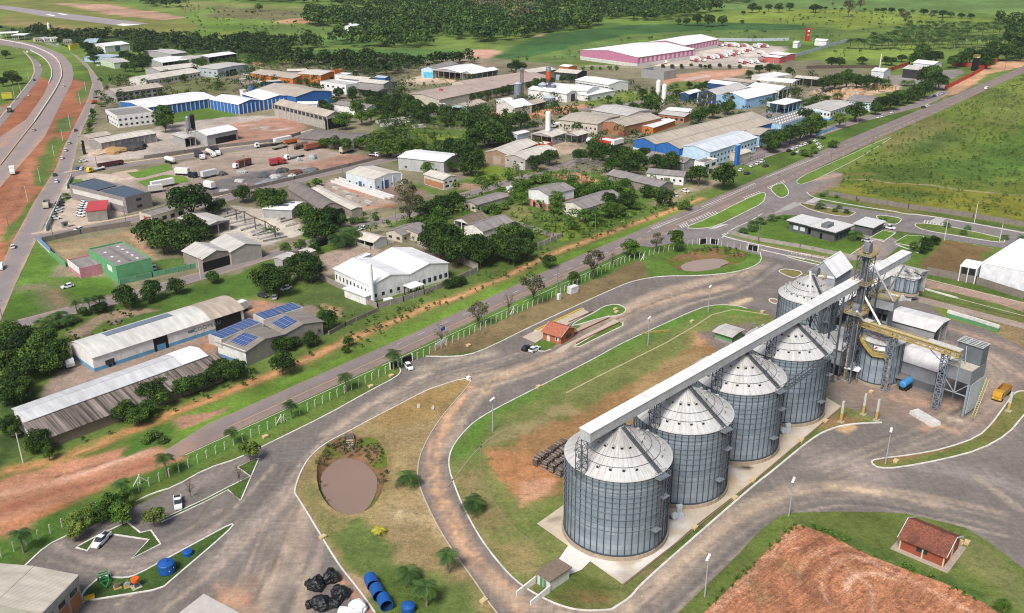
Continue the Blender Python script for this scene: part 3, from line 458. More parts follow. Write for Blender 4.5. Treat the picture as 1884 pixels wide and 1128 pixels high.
sheet('lawn',ISA,.1,(.29,.215,.105),M_GRASS,[Z([(590,985),(650,955),(690,950),(720,1000),(740,1050),(860,1075),(900,1140),(800,1200),(700,1140)],(.12,.16,.045),3),Z([(700,945),(780,930),(800,970),(760,1020),(720,1000),(690,960)],(.3,.22,.11),3),T([(740,945),(760,950)],(.48,.38,.22),2.5,.9),Z([(555,900),(575,860),(590,860),(585,930),(640,965),(600,985)],(.21,.19,.075),2),Z([(770,880),(790,900),(820,980),(870,1060),(840,1050),(780,960)],(.38,.28,.15),1.5),T([(590,850),(610,815),(650,800),(700,805),(718,850),(705,910)],(.17,.14,.05),1.2,.8),Z([(690,1080),(740,1040),(790,1090),(800,1140),(720,1150)],(.085,.13,.03),3),Z([(640,1060),(670,1065),(690,1090),(665,1100)],(.38,.27,.16),1.5),Z([(640,770),(800,720),(850,705),(800,760),(700,790)],(.31,.21,.085),3)],1.0,holes=[BANK1],world=True,var=.25)
ribbon('kerb',smooth_path(w2([(690,1128),(660,1085),(623,1040),(590,985),(560,935),(545,912),(541,905),(552,870),(570,840),(600,815),(640,795),(690,768),(740,742),(780,721),(800,713),(840,700),(862,696),(866,702)]),False,2),.32,0,.2,W_KERB,world=True)
KB2=paint((.5,.42,.34),.9,grime=.5)
ribbon('kerb',smooth_path(w2([(866,702),(860,712),(840,735),(810,770),(785,810),(770,845),(768,880),(775,905),(800,960),(830,1010),(870,1065),(912,1128),(960,1180)]),False,1),.25,0,.17,KB2,world=True)
B_UP=[(1126,1122),(1079,1125),(1037,1118),(990,1097),(947,1069),(909,1026),(879,984),(851,931),(837,896),(826,864),(826,837),(841,809),(871,777),(909,754),(990,713),(1095,660),(1140,634),(1225,595),(1276,572),(1310,561),(1353,562),(1374,568),(1414,578)]
B_LO=[(1622,778),(1558,781),(1516,794),(1484,815),(1417,871),(1391,890),(1272,994),(1178,1077),(1160,1101),(1126,1122)]
ISB=B_UP+[(1450,610),(1520,650),(1525,732),(1550,748),(1590,760)]+B_LO[:-1]
sheet('lawn',ISB,.1,(.17,.185,.06),M_GRASS,[Z([(905,840),(960,800),(1080,760),(1200,680),(1280,640),(1330,600),(1380,590),(1400,640),(1200,760),(1060,880),(1000,920),(950,915),(920,880)],(.29,.17,.075),3),Z([(900,830),(1000,850),(1030,890),(960,930),(930,900)],(.38,.185,.085),2.5),Z([(950,890),(1020,880),(1015,905),(960,932)],(.5,.28,.17),1.2),Z([(1290,620),(1330,598),(1400,590),(1380,630),(1330,650)],(.2,.165,.14),2),Z([(1150,720),(1230,660),(1300,650),(1260,690),(1180,740)],(.33,.23,.11),3,.8),Z([(900,800),(1000,760),(1040,740),(1060,760),(960,800),(880,830)],(.3,.24,.12),2,.7),T([(1270,610),(1290,625),(1280,635)],(.5,.27,.16),2,.8),T([(850,830),(900,760),(990,718),(1095,668),(1225,602),(1310,568),(1374,574)],(.1,.2,.035),4,1.),T([(1000,725),(1100,680),(1220,620),(1300,590),(1400,590)],(.14,.19,.05),3,.8),Z([(840,880),(880,860),(900,930),(940,990),(1000,1040),(980,1080),(920,1030),(870,950)],(.28,.21,.1),3,.8),T([(930,980),(980,970),(1030,945)],(.12,.17,.04),4,.8),Z([(1000,1090),(1060,1060),(1130,1080),(1120,1118),(1050,1118)],(.09,.12,.03),2),T([(1050,1100),(1110,1100)],(.22,.13,.06),2,.7),T([(1180,1070),(1270,985),(1390,882),(1500,797)],(.085,.13,.03),1.5,.9),T([(1190,1055),(1225,1030)],(.24,.17,.09),1.5,.8),Z([(1480,790),(1520,765),(1600,770),(1560,785)],(.34,.17,.1),2,.7)],1.0,var=.22)
ribbon('kerb',smooth_path(w2(B_UP[:-1]),False,2),.32,0,.2,W_KERB,world=True);ribbon('kerb',smooth_path(w2(B_LO),False,2),.45,0,.25,W_KERB,world=True)
pave('concrete_pad',[(988,965),(1037,930),(1090,880),(1230,770),(1330,690),(1440,610),(1500,640),(1518,731),(1548,749),(1383,888),(1276,971),(1244,999),(1146,1077)],(.47,.4,.31),.2,ops=[Z([(1037,1010),(1070,995),(1160,1055),(1240,990),(1255,985),(1148,1074)],(.62,.58,.53),1,1),T([(1150,1062),(1152,1066)],(.26,.2,.15),1.4,.9),T([(1245,965),(1265,965)],(.6,.58,.55),1.6,.9),T([(1345,870),(1360,880)],(.62,.6,.58),1.5,.9),T([(1360,858),(1375,861)],(.03,.025,.02),1.0,1.2),T([(1020,958),(1030,957)],(.08,.06,.05),.9,1.),T([(1470,800),(1480,795)],(.6,.58,.56),1.4,.9),T([(1400,830),(1440,810),(1480,800)],(.55,.45,.34),1.5,.6),T([(1320,905),(1350,880)],(.52,.36,.2),1.5,.6)])
ribbon('drain_channel',[(1146,1078),(1244,1001),(1383,890),(1548,750)],.35,.1,.26,paint((.2,.13,.1),.9))
for p in([(1020,1042),(1045,1006),(1062,1012),(1090,1030),(1070,1050),(1040,1062)],):pave('concrete_pad',p,(.66,.63,.59),.24,var=.05)
island([(1095,575),(1109,565),(1134,559),(1151,567),(1151,575),(1138,581),(1110,584),(1050,602),(1060,592)],(.1,.19,.035));pave('weighbridge_deck',[(960,621),(1052,577),(1073,569),(1085,576),(1000,622),(985,632)],(.46,.39,.31),.16)
pave('weighbridge_deck',[(1018,650),(1030,640),(1100,605),(1130,588),(1140,592),(1056,632),(1036,650)],(.46,.38,.3),.16);pave('weighbridge_deck',[(1060,606),(1120,580),(1124,584),(1064,612)],(.4,.32,.25),.17)
island([(1056,638),(1068,638),(1100,622),(1146,600),(1146,594),(1140,593),(1100,613)],(.1,.17,.03),it=0);island([(980,634),(1000,624),(1026,630),(1012,644),(994,646),(983,640)],(.09,.15,.03),kerb=False);ribbon('kerb',[(990,646),(1003,647),(1014,643)],.3,0,.2,W_KERB)
island([(1036,615),(1050,603),(1060,598),(1070,602),(1044,618)],(.1,.16,.03),kerb=False)
for p in([(1046,594),(1090,574)],[(1060,633),(1140,594)],[(1056,615),(1120,586)]):ribbon('rail_kerb',p,.25,.1,.38,paint((.2,.07,.05),.8))
island([(1432,500),(1436,497),(1448,495),(1480,501),(1463,513),(1445,507)],(.2,.17,.06));island([(1414,553),(1418,549),(1432,552),(1430,560),(1420,558)],(.3,.2,.13));island([(1448,474),(1452,470),(1520,486),(1515,490)],(.13,.16,.045))
def ek(x,y,c='E0'):return K(c,x,y)
F1=[ek(660,565),ek(757,592),ek(830,480),ek(960,448),ek(1290,498),ek(1140,662),ek(1390,535),ek(1305,415),ek(1215,437),ek(1100,345),ek(980,400),ek(830,470),ek(700,540)]
island(F1,(.06,.1,.025),it=0);F2=[(296,962),(380,923),(420,902),(443,922),(477,843),(437,860),(461,877),(418,898),(380,918),(296,957)]
island(F2,(.08,.13,.03),it=0,kw=.3)
island([(149,1093),(189,1058),(204,1063),(232,1064),(253,1058),(315,1024),(380,989),(426,964),(430,968),(400,996),(319,1065),(298,1084),(230,1095),(155,1107)],(.055,.1,.025),it=1)
for q in([(46,1042),(85,1005),(128,984)],[(250,923),(284,907),(320,897),(380,863),(440,844),(500,814),(600,765),(680,720),(730,694),(738,684),(735,677)],[(783,656),(825,657),(862,654),(900,640),(980,600),(1060,563),(1140,527),(1170,516),(1220,508),(1290,508),(1350,502),(1385,492),(1402,480),(1398,464)],[(134,1128),(155,1107)],[(1400,460),(1480,478)]):
 ribbon('kerb',smooth_path(w2(q),False,1),.36,0,.22,W_KERB,world=True)
pave('forecourt',[(330,1128),(375,1093),(440,1128),(470,1180),(300,1180)],(.46,.43,.4),.1)
island([(1601,851),(1612,845),(1675,838),(1739,826),(1799,805),(1824,781),(1846,751),(1865,724),(1880,719),(1900,722),(1900,745),(1884,764),(1854,800),(1803,828),(1739,845),(1654,861),(1616,862)],(.17,.17,.055),ops=[T([(1620,848),(1680,841),(1760,822),(1830,775)],(.28,.16,.09),.8,.8),T([(1650,856),(1740,838),(1800,815)],(.1,.16,.035),1.2,.7)])
G1=[(1190,1180),(1248,1128),(1295,1082),(1353,1026),(1395,980),(1434,950),(1453,944),(1540,942),(1625,943),(1668,946),(1731,960),(1774,971),(1817,996),(1884,1048),(2010,1140),(2010,1260),(1190,1260)]
PL=[(1270,1150),(1302,1122),(1374,1052),(1438,988),(1468,963),(1489,972),(1540,992),(1582,1016),(1668,1050),(1753,1079),(1830,1122),(1900,1180),(1840,1260),(1200,1260)]
sheet('grass_verge',G1,.09,(.12,.155,.04),M_GRASS,[Z([(1700,960),(1800,1000),(1884,1060),(1884,1128),(1800,1060),(1740,1030)],(.2,.19,.08),3,.7),T([(1360,1060),(1440,985),(1470,960)],(.2,.14,.07),1.2,.8),T([(1310,1100),(1370,1040),(1440,970)],(.09,.15,.03),1,.7),T([(1470,960),(1540,985),(1600,1010),(1690,1050),(1800,1095)],(.06,.11,.025),1.2,.9)],1.1,var=.22)
q=NT('ploughed_soil');at=q.n('Attribute',attribute_name='Col').outputs[0];tc=q.n('NewGeometry').outputs['Position']
fa=G(1320,1128);fb=G(1500,985);fr=math.atan2(fb[1]-fa[1],fb[0]-fa[0])
mp=q.n('Mapping');mp.inputs['Rotation'].default_value=(0,0,-fr);q.l(tc,mp.inputs[0]);n0=q.n('TexNoise');n0 .inputs['Scale'].default_value=.07;q.l(tc,n0 .inputs['Vector'])
av=q.n('VectorMath',operation='MULTIPLY_ADD');q.l(n0 .outputs[1],av.inputs[0]);av.inputs[1].default_value=(5,5,0);q.l(mp.outputs[0],av.inputs[2])
wv=q.noise(q.mapping(av.outputs[0],(.09,1.05,1)),1.6,5,.62)
n1=q.noise(tc,.9,5,.7);n2=q.noise(tc,.1,3);n3=q.noise(tc,3.5,2)
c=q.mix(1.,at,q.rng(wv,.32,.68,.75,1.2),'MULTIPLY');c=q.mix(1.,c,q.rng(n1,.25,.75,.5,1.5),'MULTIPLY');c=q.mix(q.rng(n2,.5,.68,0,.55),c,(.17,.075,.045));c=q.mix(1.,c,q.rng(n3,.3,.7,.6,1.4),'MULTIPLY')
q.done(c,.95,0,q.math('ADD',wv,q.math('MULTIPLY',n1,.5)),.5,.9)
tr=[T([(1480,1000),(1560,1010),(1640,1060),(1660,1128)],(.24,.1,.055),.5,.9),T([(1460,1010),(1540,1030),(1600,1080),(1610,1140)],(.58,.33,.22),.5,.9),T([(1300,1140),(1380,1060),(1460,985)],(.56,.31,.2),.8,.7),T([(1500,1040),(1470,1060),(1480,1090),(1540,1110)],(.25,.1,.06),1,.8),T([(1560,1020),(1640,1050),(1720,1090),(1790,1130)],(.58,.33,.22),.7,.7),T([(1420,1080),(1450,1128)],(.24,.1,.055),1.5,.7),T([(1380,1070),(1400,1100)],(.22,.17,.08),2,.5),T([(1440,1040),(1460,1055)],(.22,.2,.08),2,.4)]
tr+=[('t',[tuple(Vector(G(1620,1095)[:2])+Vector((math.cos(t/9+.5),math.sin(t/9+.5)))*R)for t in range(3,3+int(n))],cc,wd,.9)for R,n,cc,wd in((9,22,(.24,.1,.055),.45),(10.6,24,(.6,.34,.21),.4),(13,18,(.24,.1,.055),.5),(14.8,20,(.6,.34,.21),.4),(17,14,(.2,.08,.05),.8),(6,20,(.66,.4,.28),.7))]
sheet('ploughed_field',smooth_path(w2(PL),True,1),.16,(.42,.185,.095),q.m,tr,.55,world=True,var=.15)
RDL=[(0,73),(55,83),(91,98),(108,112),(114,130),(113,145),(100,170),(80,200),(64,224),(35,260),(0,305),(-60,390)]
sheet('main_road',[(-60,60),(0,72),(40,76),(74,83),(115,100),(132,119),(136,136),(132,153),(115,185),(98,220),(81,254),(55,284),(0,345),(-60,430),(-60,330),(0,252),(48,220),(80,175),(96,140),(93,122),(80,105),(56,92),(0,82),(-60,74)],.05,(.27,.225,.215),M_ROAD,[T(RDL[2:],(.38,.28,.22),2.5,.5),T([(0,345),(55,284),(90,235)],(.45,.29,.2),2,.7),T([(90,150),(60,200),(0,270)],(.42,.25,.17),3,.7)],2.2,var=.06)
ribbon('road_barrier',smooth_path(w2(RDL[:9]),False,1),.6,0,.9,paint((.66,.63,.58),.8,grime=.4),world=True);ribbon('road_barrier',smooth_path(w2(RDL[8:11]),False,1),.5,0,.5,paint((.5,.38,.27),.9),world=True)
ribbon('road_barrier',smooth_path(w2([(56,93),(81,106),(94,123),(96,140),(90,154)]),False,1),.6,0,.8,paint((.66,.63,.58),.8,grime=.4),world=True)
sheet('service_road',[(-20,78),(20,86),(43,94),(56,108),(62,119),(64,138),(38,172),(0,217),(-50,280),(-50,320),(0,234),(43,181),(70,149),(79,128),(72,115),(51,100),(30,88)],.05,(.23,.205,.2),M_ROAD,(),2.2);ribbon('kerb',smooth_path(w2([(43,94),(56,108),(62,119),(64,138),(38,172),(0,217)]),False,1),.9,0,.2,paint((.5,.4,.32),.9),world=True)
FRL=[(-30,560),(18,454),(64,369),(102,311),(119,267),(136,234),(162,181),(170,153),(162,128),(136,102),(115,89),(81,81)];FRR=[(90,78),(106,85),(140,102),(162,119),(188,153),(190,164),(172,200),(153,234),(145,258),(132,314),(100,375),(70,435),(30,520),(-10,615)]
sheet('frontage_road',FRL+FRR,.05,(.245,.215,.21),M_ROAD,[T(FRR[2:],(.5,.34,.23),.9,.6),T(FRL[:9],(.46,.27,.17),.8,.7)],1.8,var=.06)
ROADS=[]
for i,(q,wd)in enumerate([([(64,438),(120,428),(200,414),(270,400),(340,385),(400,370),(510,341),(620,315),(735,290),(790,278)],8),([(15,602),(60,590),(130,572),(209,553),(340,516),(400,499),(516,464),(567,449),(661,417),(742,399),(854,359),(973,325),(1032,306),(1100,285)],8),([(125,322),(180,313),(234,304),(357,288),(400,279),(508,266),(550,252),(590,240)],8),([(320,262),(400,245),(480,238),(470,232)],2),([(880,248),(930,240),(1010,232),(1060,228)],9),([(1380,222),(1460,195),(1500,175),(1520,160)],10),([(1385,282),(1440,268),(1500,248),(1560,226),(1640,206),(1700,190),(1740,168)],9),([(1365,303),(1400,285),(1470,266)],9),([(1050,203),(1150,195),(1240,170)],7)]):
 c=smooth_path(w2(q),False,1);ROADS.append(c);L,R=offset_strip(c,wd,False)
 sheet('side_street',[tuple(p)for p in L]+[tuple(p)for p in reversed(R)],.055+.003*i,(.225,.195,.19),M_ROAD,[('t',[tuple(p)for p in L],(.44,.3,.2),.9,.5),('t',[tuple(p)for p in R],(.44,.31,.22),.9,.5)],2.,world=True,var=.06)
 if wd==8 and i!=1:
  L2,R2_=offset_strip(c,wd+4.5,False);ribbon('pavement',[tuple(p)for p in(L2 if L2[3].y>R2_[3].y else R2_)],2.2,0,.14,paint((.5,.4,.31),.9),world=True)
sheet('runway',[(-200,-16),(0,9.6),(100,22),(275,43.5),(226,48),(80,30),(0,16),(-200,-8)],.06,(.3,.27,.27),M_ROAD,(),6,var=.1)
for p in([(214,46),(224,43.5),(260,45),(228,48)],[(83,26.5),(90,26),(103,29),(98,30)],[(105,25),(112,24.5),(126,27.5),(118,28)]):sheet('runway_marking',p,.1,(.75,.73,.7),M_CONC,(),4,var=.03)
for p,c in(([(232,318),(250,316),(306,301),(316,304),(318,312),(296,318),(265,326),(250,328)],(.13,.23,.04)),([(253,335),(300,322),(340,325),(350,333),(310,342),(278,348)],(.13,.22,.04)),([(124,347),(131,330),(150,330),(163,342),(152,349)],(.13,.22,.04)),([(147,358),(158,352),(174,360),(168,370),(148,370)],(.11,.2,.04)),([(113,366),(125,362),(128,367),(116,372)],(.11,.2,.04))):
 sheet('lawn',p,.08,c,M_GRASS,(),1.5)
pave('car_park',[(205,319),(250,311),(262,318),(225,328)],(.46,.35,.28),.075)
ribbon('drain_channel',smooth_path(w2([(823,897),(885,818),(935,788)]),False,1),.3,.1,.2,paint((.3,.24,.16),.9),world=True);ribbon('drain_channel',[(1042,724),(1100,694),(1225,632),(1280,600),(1310,580),(1350,570),(1414,580)],.5,.1,.22,paint((.42,.36,.22),.9));ribbon('drain_channel',smooth_path(w2([(885,820),(882,860),(900,910),(940,970),(985,1002)]),False,1),.35,.1,.2,paint((.22,.19,.1),.9),world=True)
for p,c,m in(([(1700,515),(1790,535),(1884,558),(1884,566),(1780,545),(1690,522)],(.34,.24,.19),M_SOIL),([(1690,545),(1884,595),(1884,606),(1690,556)],(.3,.24,.2),M_ASPH)):sheet('path',p,.06,c,m,(),1.6)
island([(1694,535),(1720,530),(1884,572),(1884,586),(1800,566),(1700,546)],(.11,.15,.04),kerb=False);ribbon('kerb',[(1698,532),(1762,550)],.7,0,.5,W_KERB);ribbon('kerb',[(1705,514),(1884,558)],.3,0,.2,KB2);ribbon('kerb',[(1762,550),(1884,582)],.3,0,.2,KB2)
sheet('lawn',[(1715,565),(1745,570),(1838,603),(1835,612),(1740,585)],.09,(.19,.22,.04),M_GRASS,(),1.2)
sheet('lawn',smooth_path(w2([(1178,470),(1240,452),(1300,448),(1395,462),(1404,480),(1350,501),(1290,506),(1215,505),(1190,496)]),True,1),.02,(.11,.19,.035),M_GRASS,[T([(1230,470),(1260,460),(1340,455),(1378,470)],(.06,.11,.02),1.2,.8),T([(1240,485),(1262,495)],(.24,.14,.07),1,.8)],1.,holes=[BANK2],world=True,var=.25)
R_WH=roofm((.78,.78,.78),.12,1.0,.5);R_LG=roofm((.52,.5,.47),.25);R_BG=roofm((.46,.4,.33),.3);R_GR=roofm((.27,.25,.24),.5,1.1,.9,0.,(.07,.06,.055));R_DK=roofm((.2,.175,.165),.5,1.1,.9,0.,(.05,.045,.04));R_BL=roofm((.42,.5,.58),.2);R_CR=roofm((.6,.56,.49),.25);R_BR=roofm((.2,.15,.115),.5,1.1,.9,0.,(.06,.05,.04));R_PK=roofm((.43,.34,.29),.3);R_RED=roofm((.5,.06,.07),.2)
ROOFS=dict(w=R_WH,l=R_LG,b=R_BG,g=R_GR,d=R_DK,s=R_BL,c=R_CR,n=R_BR,p=R_PK,r=R_RED)
BLUE=(.03,.14,.42);LB=(.35,.52,.68);WHT=(.74,.74,.73);GRY=(.36,.36,.36);STN=(.27,.24,.21);CRM=(.55,.5,.41);BRK=(.36,.17,.1);GRN=(.13,.36,.17);PNK=(.5,.2,.32);ORN=(.52,.17,.05);SLV=(.42,.47,.5);BLK=(.035,.035,.04);TERR=(.42,.13,.06)
BB={}
def frame(c,A,B,D,h,axis):
 a,b,d=(Vector(KG(c,*p,h)[:2])for p in(A,B,D))
 u=(b-a);L=u.length;u/=L;v=(d-a);v-=u*v.dot(u);W=v.length;v/=W
 C=a+u*L/2+v*W/2
 X=u if axis=='u' else v;lx,ly=(L,W)if axis=='u' else(W,L)
 if axis=='v':X=-X if False else X
 Yv=Vector((-X.y,X.x))
 def side(n):
  return max((('+x',X.dot(n)),('-x',-X.dot(n)),('+y',Yv.dot(n)),('-y',-Yv.dot(n))),key=lambda t:t[1])[0]
 return C,math.atan2(X.y,X.x),lx/2,ly/2,side(-v),side(-u),side(v),side(u)
def on_side(s,hx,hy,t,z,out=0.):
 """point on a wall: t from 0 to 1 along it, seen from outside left to right"""
 if s=='-y':return Vector((-hx+2*hx*t,-hy-out,z))
 if s=='+y':return Vector((hx-2*hx*t,hy+out,z))
 if s=='+x':return Vector((hx+out,-hy+2*hy*t,z))
 return Vector((-hx-out,hy-2*hy*t,z))
def panel(root,name,mat,s,hx,hy,t0,t1,z0,z1,th=.06,label=None):
 m=MB();a=on_side(s,hx,hy,t0,z0,-.02);b=on_side(s,hx,hy,t1,z0,-.02)
 n=(on_side(s,hx,hy,0,0,1)-on_side(s,hx,hy,0,0,0))*(th+.02)
 p=[a,b,b+n,a+n];m.hull8([(*q[:2],z0)for q in p]+[(*q[:2],z1)for q in p])
 o=m.build(name,mat,root)
 if label:o['label']=label
 return o
def shed(name,label,c,A,B,D,h,rise,axis,roof,wcol,cat='warehouse',bot=None,zb=1.3,ov=.5,win=(),door=(),opn='',arch=False,group=None,par=.7,pil=(),base=0.,seam=0,skin=None,roofth=.16):
 C,rz,hx,hy,sAB,sAD,sFV,sFU=frame(c,A,B,D,h,axis)
 nm={'a':sAB,'d':sAD,'c':sFV,'e':sFU}
 root=thing(name,label,cat,(C.x,C.y,0),rz,group);BB[label]=(root,hx,hy,nm)
 wm=wall(wcol,bot,zb,seam);rm=ROOFS[roof]if isinstance(roof,str)else roof
 op=[nm[k]for k in opn];m=MB();rid=h+rise;N=8 if arch else 1
 def zr(y):
  t=abs(y)/hy
  return h+rise*(1-t*t if arch else 1-t)
 flat=rise==0
 if not op:
  ys=[hy*(-1+i/N)for i in range(2*N+1)]if not flat else[-hy,hy]
  for sx in(-1,1):
   p=[(sx*hx,-hy,base),(sx*hx,hy,base)]+[(sx*hx,y,zr(y)-.03 if not flat else h)for y in reversed(ys)]
   m.face(p if sx>0 else p[::-1])
  for sy in(-1,1):
   q=[(hx,sy*hy,base),(-hx,sy*hy,base),(-hx,sy*hy,h),(hx,sy*hy,h)];m.face(q if sy>0 else q[::-1])
 else:
  t=.2
  for s in('+x','-x','+y','-y'):
   if s in op:
    k=max(2,int((2*hy if s[1]=='x' else 2*hx)/5.5))
    for i in range(k+1):
     p=on_side(s,hx-.2,hy-.2,i/k,0);m.box(p.x-.15,p.y-.15,0,p.x+.15,p.y+.15,h-.05)
    if s[1]=='x' and not flat:
     sx=1 if s[0]=='+' else-1
     m.face([(sx*(hx-.05),-hy,h-.4),(sx*(hx-.05),hy,h-.4),(sx*(hx-.05),hy,h),(sx*(hx-.05),0,rid-.03),(sx*(hx-.05),-hy,h)][::sx])
   elif s[1]=='y':
    sy=1 if s[0]=='+' else-1;m.box(-hx,min(sy*hy,sy*(hy-t)),base,hx,max(sy*hy,sy*(hy-t)),h-.02)
   else:
    sx=1 if s[0]=='+' else-1
    for xx,w_ in((sx*hx,1),(sx*(hx-t),-1)):
     p=[(xx,-hy,base),(xx,hy,base),(xx,hy,h),(xx,0,rid-.03),(xx,-hy,h)];m.face(p if sx*w_>0 else p[::-1])
 m.build('wall',wm,root)
 r=MB()
 if flat:
  z=h-par
  if par>0:
   r.face([(-hx+.18,-hy+.18,z),(hx-.18,-hy+.18,z),(hx-.18,hy-.18,z),(-hx+.18,hy-.18,z)])
   pm=MB()
   for x0,y0,x1,y1 in((-hx,-hy,hx,-hy+.2),(-hx,hy-.2,hx,hy),(-hx,-hy+.2,-hx+.2,hy-.2),(hx-.2,-hy+.2,hx,hy-.2)):pm.box(x0-.03,y0-.03,h-.1,x1+.03,y1+.03,h+.12)
   for x0,y0,x1,y1 in((-hx+.2,-hy+.2,hx-.2,-hy+.21),(-hx+.2,hy-.21,hx-.2,hy-.2),(-hx+.2,-hy+.2,-hx+.21,hy-.2),(hx-.21,-hy+.2,hx-.2,hy-.2)):pm.box(x0,y0,z,x1,y1,h)
   pm.build('parapet',wm,root)
  else:r.box(-hx-ov,-hy-ov,h+.003,hx+ov,hy+ov,h+.3)
 else:
  th=roofth;ys=[(-hy-ov)+(hy+ov)*i/N for i in range(2*N+1)]
  zz=[h+rise*(1-(abs(y)/hy)**(2 if arch else 1))for y in ys];vs=[];fs=[]
  for y,z in zip(ys,zz):vs+=[(-hx-ov*.6,y,z),(hx+ov*.6,y,z),(hx+ov*.6,y,z+th),(-hx-ov*.6,y,z+th)]
  for i in range(len(ys)-1):
   a,b=4*i,4*i+4;fs+=[(a+3,a+2,b+2,b+3),(a,b,b+1,a+1),(a,a+3,b+3,b),(a+1,b+1,b+2,a+2)]
  fs+=[(0,1,2,3),(b,b+3,b+2,b+1)];r.faces(vs,fs)
  if not arch and hx>5:r.box(-hx-ov*.5,-.25,rid+th-.05,hx+ov*.5,.25,rid+th+.06)
 rf=r.build('roof',rm,root)
 for s,n,z0,z1,frac in win:
  s=nm[s];ln=2*(hy if s[1]=='x' else hx)
  for i in range(n):
   t=(i+.5)/n;panel(root,'window',GLASS,s,hx,hy,t-frac/2/n,t+frac/2/n,z0,z1)
 for d_ in door:
  s,t,wd,ht=d_[:4];mt=d_[4]if len(d_)>4 else DARK
  s=nm[s];ln=2*(hy if s[1]=='x' else hx);panel(root,'door',mt,s,hx,hy,t-wd/ln/2,t+wd/ln/2,base,base+ht,.08)
 for s,n,col in pil:
  s=nm[s];m=MB()
  for i in range(n+1):
   p=on_side(s,hx-.1,hy-.1,i/n,0,.1);m.box(p.x-.3,p.y-.3,0,p.x+.3,p.y+.3,h-.15)
  m.build('pilaster',wall(col),root)
 return root
W_=wall
def D_(c):return wall(tuple(c))
SH=shed
SH('office_block','white two storey block with a grey flat roof beside the blue walled hall','A0',(1010,1003),(1335,966),(850,953),7.5,0,'u','g',WHT,win=[('a',7,1.2,2.4,.45),('a',7,4.4,5.5,.45),('d',7,1.2,2.3,.3),('d',7,4.4,5.4,.3)],door=[('d',.1,3.5,4.5)])
SH('factory_hall','long white roofed hall with bright blue pilastered walls','A0',(1240,936),(1872,845),(990,888),6,1.6,'u','w',BLUE,'factory',pil=[('a',16,(.5,.52,.52))])
SH('storage_barn','beige roofed barn with pale blue gable and two rows of dark openings','A0',(998,803),(1408,750),(932,775),6.5,1.8,'u','b',(.33,.31,.29),'barn',win=[('a',8,3.6,5.2,.6),('a',8,.8,2.4,.6)])
SH('long_hall','long white hall with a row of small dark windows and arched grey roof','A0',(1262,695),(1730,620),(1190,665),5,1.8,'u','c',(.62,.6,.56),'hall',arch=True,win=[('a',14,1.6,3.2,.4)])
SH('warehouse','beige roofed warehouse squeezed behind the long white windowed hall','A0',(1385,615),(1725,572),(1325,583),5,1.6,'u','c',GRY)
SH('warehouse','low white roofed warehouse with dark open front north of the dark trees','A0',(1405,543),(1650,512),(1312,506),5,1.2,'u','w',GRY,opn='a');SH('warehouse','small white roofed bay joined to a low white warehouse','A0',(1655,515),(1748,492),(1620,474),5,1.,'u','l',GRY)
SH('warehouse','grey roofed shed beside a parked white trailer at the forest edge','A0',(1480,470),(1620,452),(1362,425),4.5,1.2,'u','l',GRY)
SH('warehouse','white warehouse with a blue door and a round sign at the forest edge','A0',(905,402),(1118,378),(775,385),6,1.6,'u','w',WHT,door=[('a',.5,5,5,wall((.05,.12,.2)))])
SH('shop','shop with pale blue roof behind roadside trees','A0',(720,372),(830,368),(672,338),4,.8,'u','s',GRY,'shop');SH('shop','pale blue roofed shed beside the car yard','A0',(950,500),(1040,478),(898,456),4,1.,'u','s',LB,'shop');SH('shop','pale green building with dark skylights on its white roof','A0',(985,545),(1118,532),(950,505),5,1.,'u','l',(.5,.6,.45),'shop')
for q in([(150,285),(160,272),(0,285),'large white fuel station canopy at the road bend'],[(210,305),(255,290),(130,298),'smaller grey fuel station canopy next to the large one']):SH('fuel_canopy',q[3],'A0',*q[:3],5.5,0,'u',WHITE,(.6,.6,.6),'canopy',opn='adce',par=0)
for i,(x,y,w_,cc,lb)in enumerate([(300,350,60,(.5,.42,.34),'beige roadside shop left of a white kiosk'),(380,345,45,(.66,.7,.75),'white kiosk left of the yellow topped tower'),(440,345,60,(.7,.68,.6),'white shop below the yellow topped tower'),(560,365,60,(.4,.38,.35),'grey roadside shop among shrubs')]):
 SH('shop',lb,'A0',(x,y-16),(x+w_,y-20),(x-14,y-24),4,0,'u',R_LG,cc,'shop',win=[('a',3,1,2.4,.5)])
SH('billboard','low yellow billboard at the roadside shops','A0',(602,390),(682,380),(603,387),5,0,'u',YEL,(.6,.55,.05),'billboard',par=0,ov=.05);SH('billboard','yellow billboard on the grass left of the service road','A0',(10,812),(98,806),(8,806),5,0,'u',YEL,(.6,.55,.05),'billboard',par=0,ov=.05,base=1.5)
SH('warehouse','white roofed scrap shed with dark front at the forest edge','A1',(20,497),(255,463),(-12,472),5,1.,'u','w',(.1,.1,.1),opn='a')
SH('office_block','silver fronted hall with a glazed entrance facing a parking area','A1',(92,600),(362,556),(-62,578),7,.6,'v','l',SLV,'hall',door=[('a',.3,3,4.5),('a',.48,7,5)],win=[('d',4,3,4.2,.3)])
SH('factory_hall','beige roofed hall with an orange gable and small trees along it','A1',(745,680),(912,652),(442,622),5,1.6,'v','b',ORN,'factory');SH('factory_hall','tall orange walled hall with a cream roof','A1',(988,652),(1150,617),(865,618),7.5,1.2,'v','c',ORN,'factory',door=[('a',.55,4,4.5)]);SH('office_block','small orange flat block attached to the tall orange hall','A1',(1110,612),(1180,600),(1090,605),9,0,'u','l',ORN)
SH('house','small white house between the two orange halls','A1',(925,652),(985,648),(910,640),6,.6,'u','l',WHT,'house',win=[('a',2,1,2.2,.5),('a',2,3.5,4.7,.5)]);SH('warehouse','white roof behind the orange hall at the wood edge','A1',(860,612),(870,600),(710,600),5,1,'v','c',GRY);SH('house','white two storey house right of the orange block','A1',(1205,650),(1262,632),(1150,632),7,0,'u','l',WHT,'house',win=[('a',3,1,2.2,.5),('a',3,4,5.2,.5)])
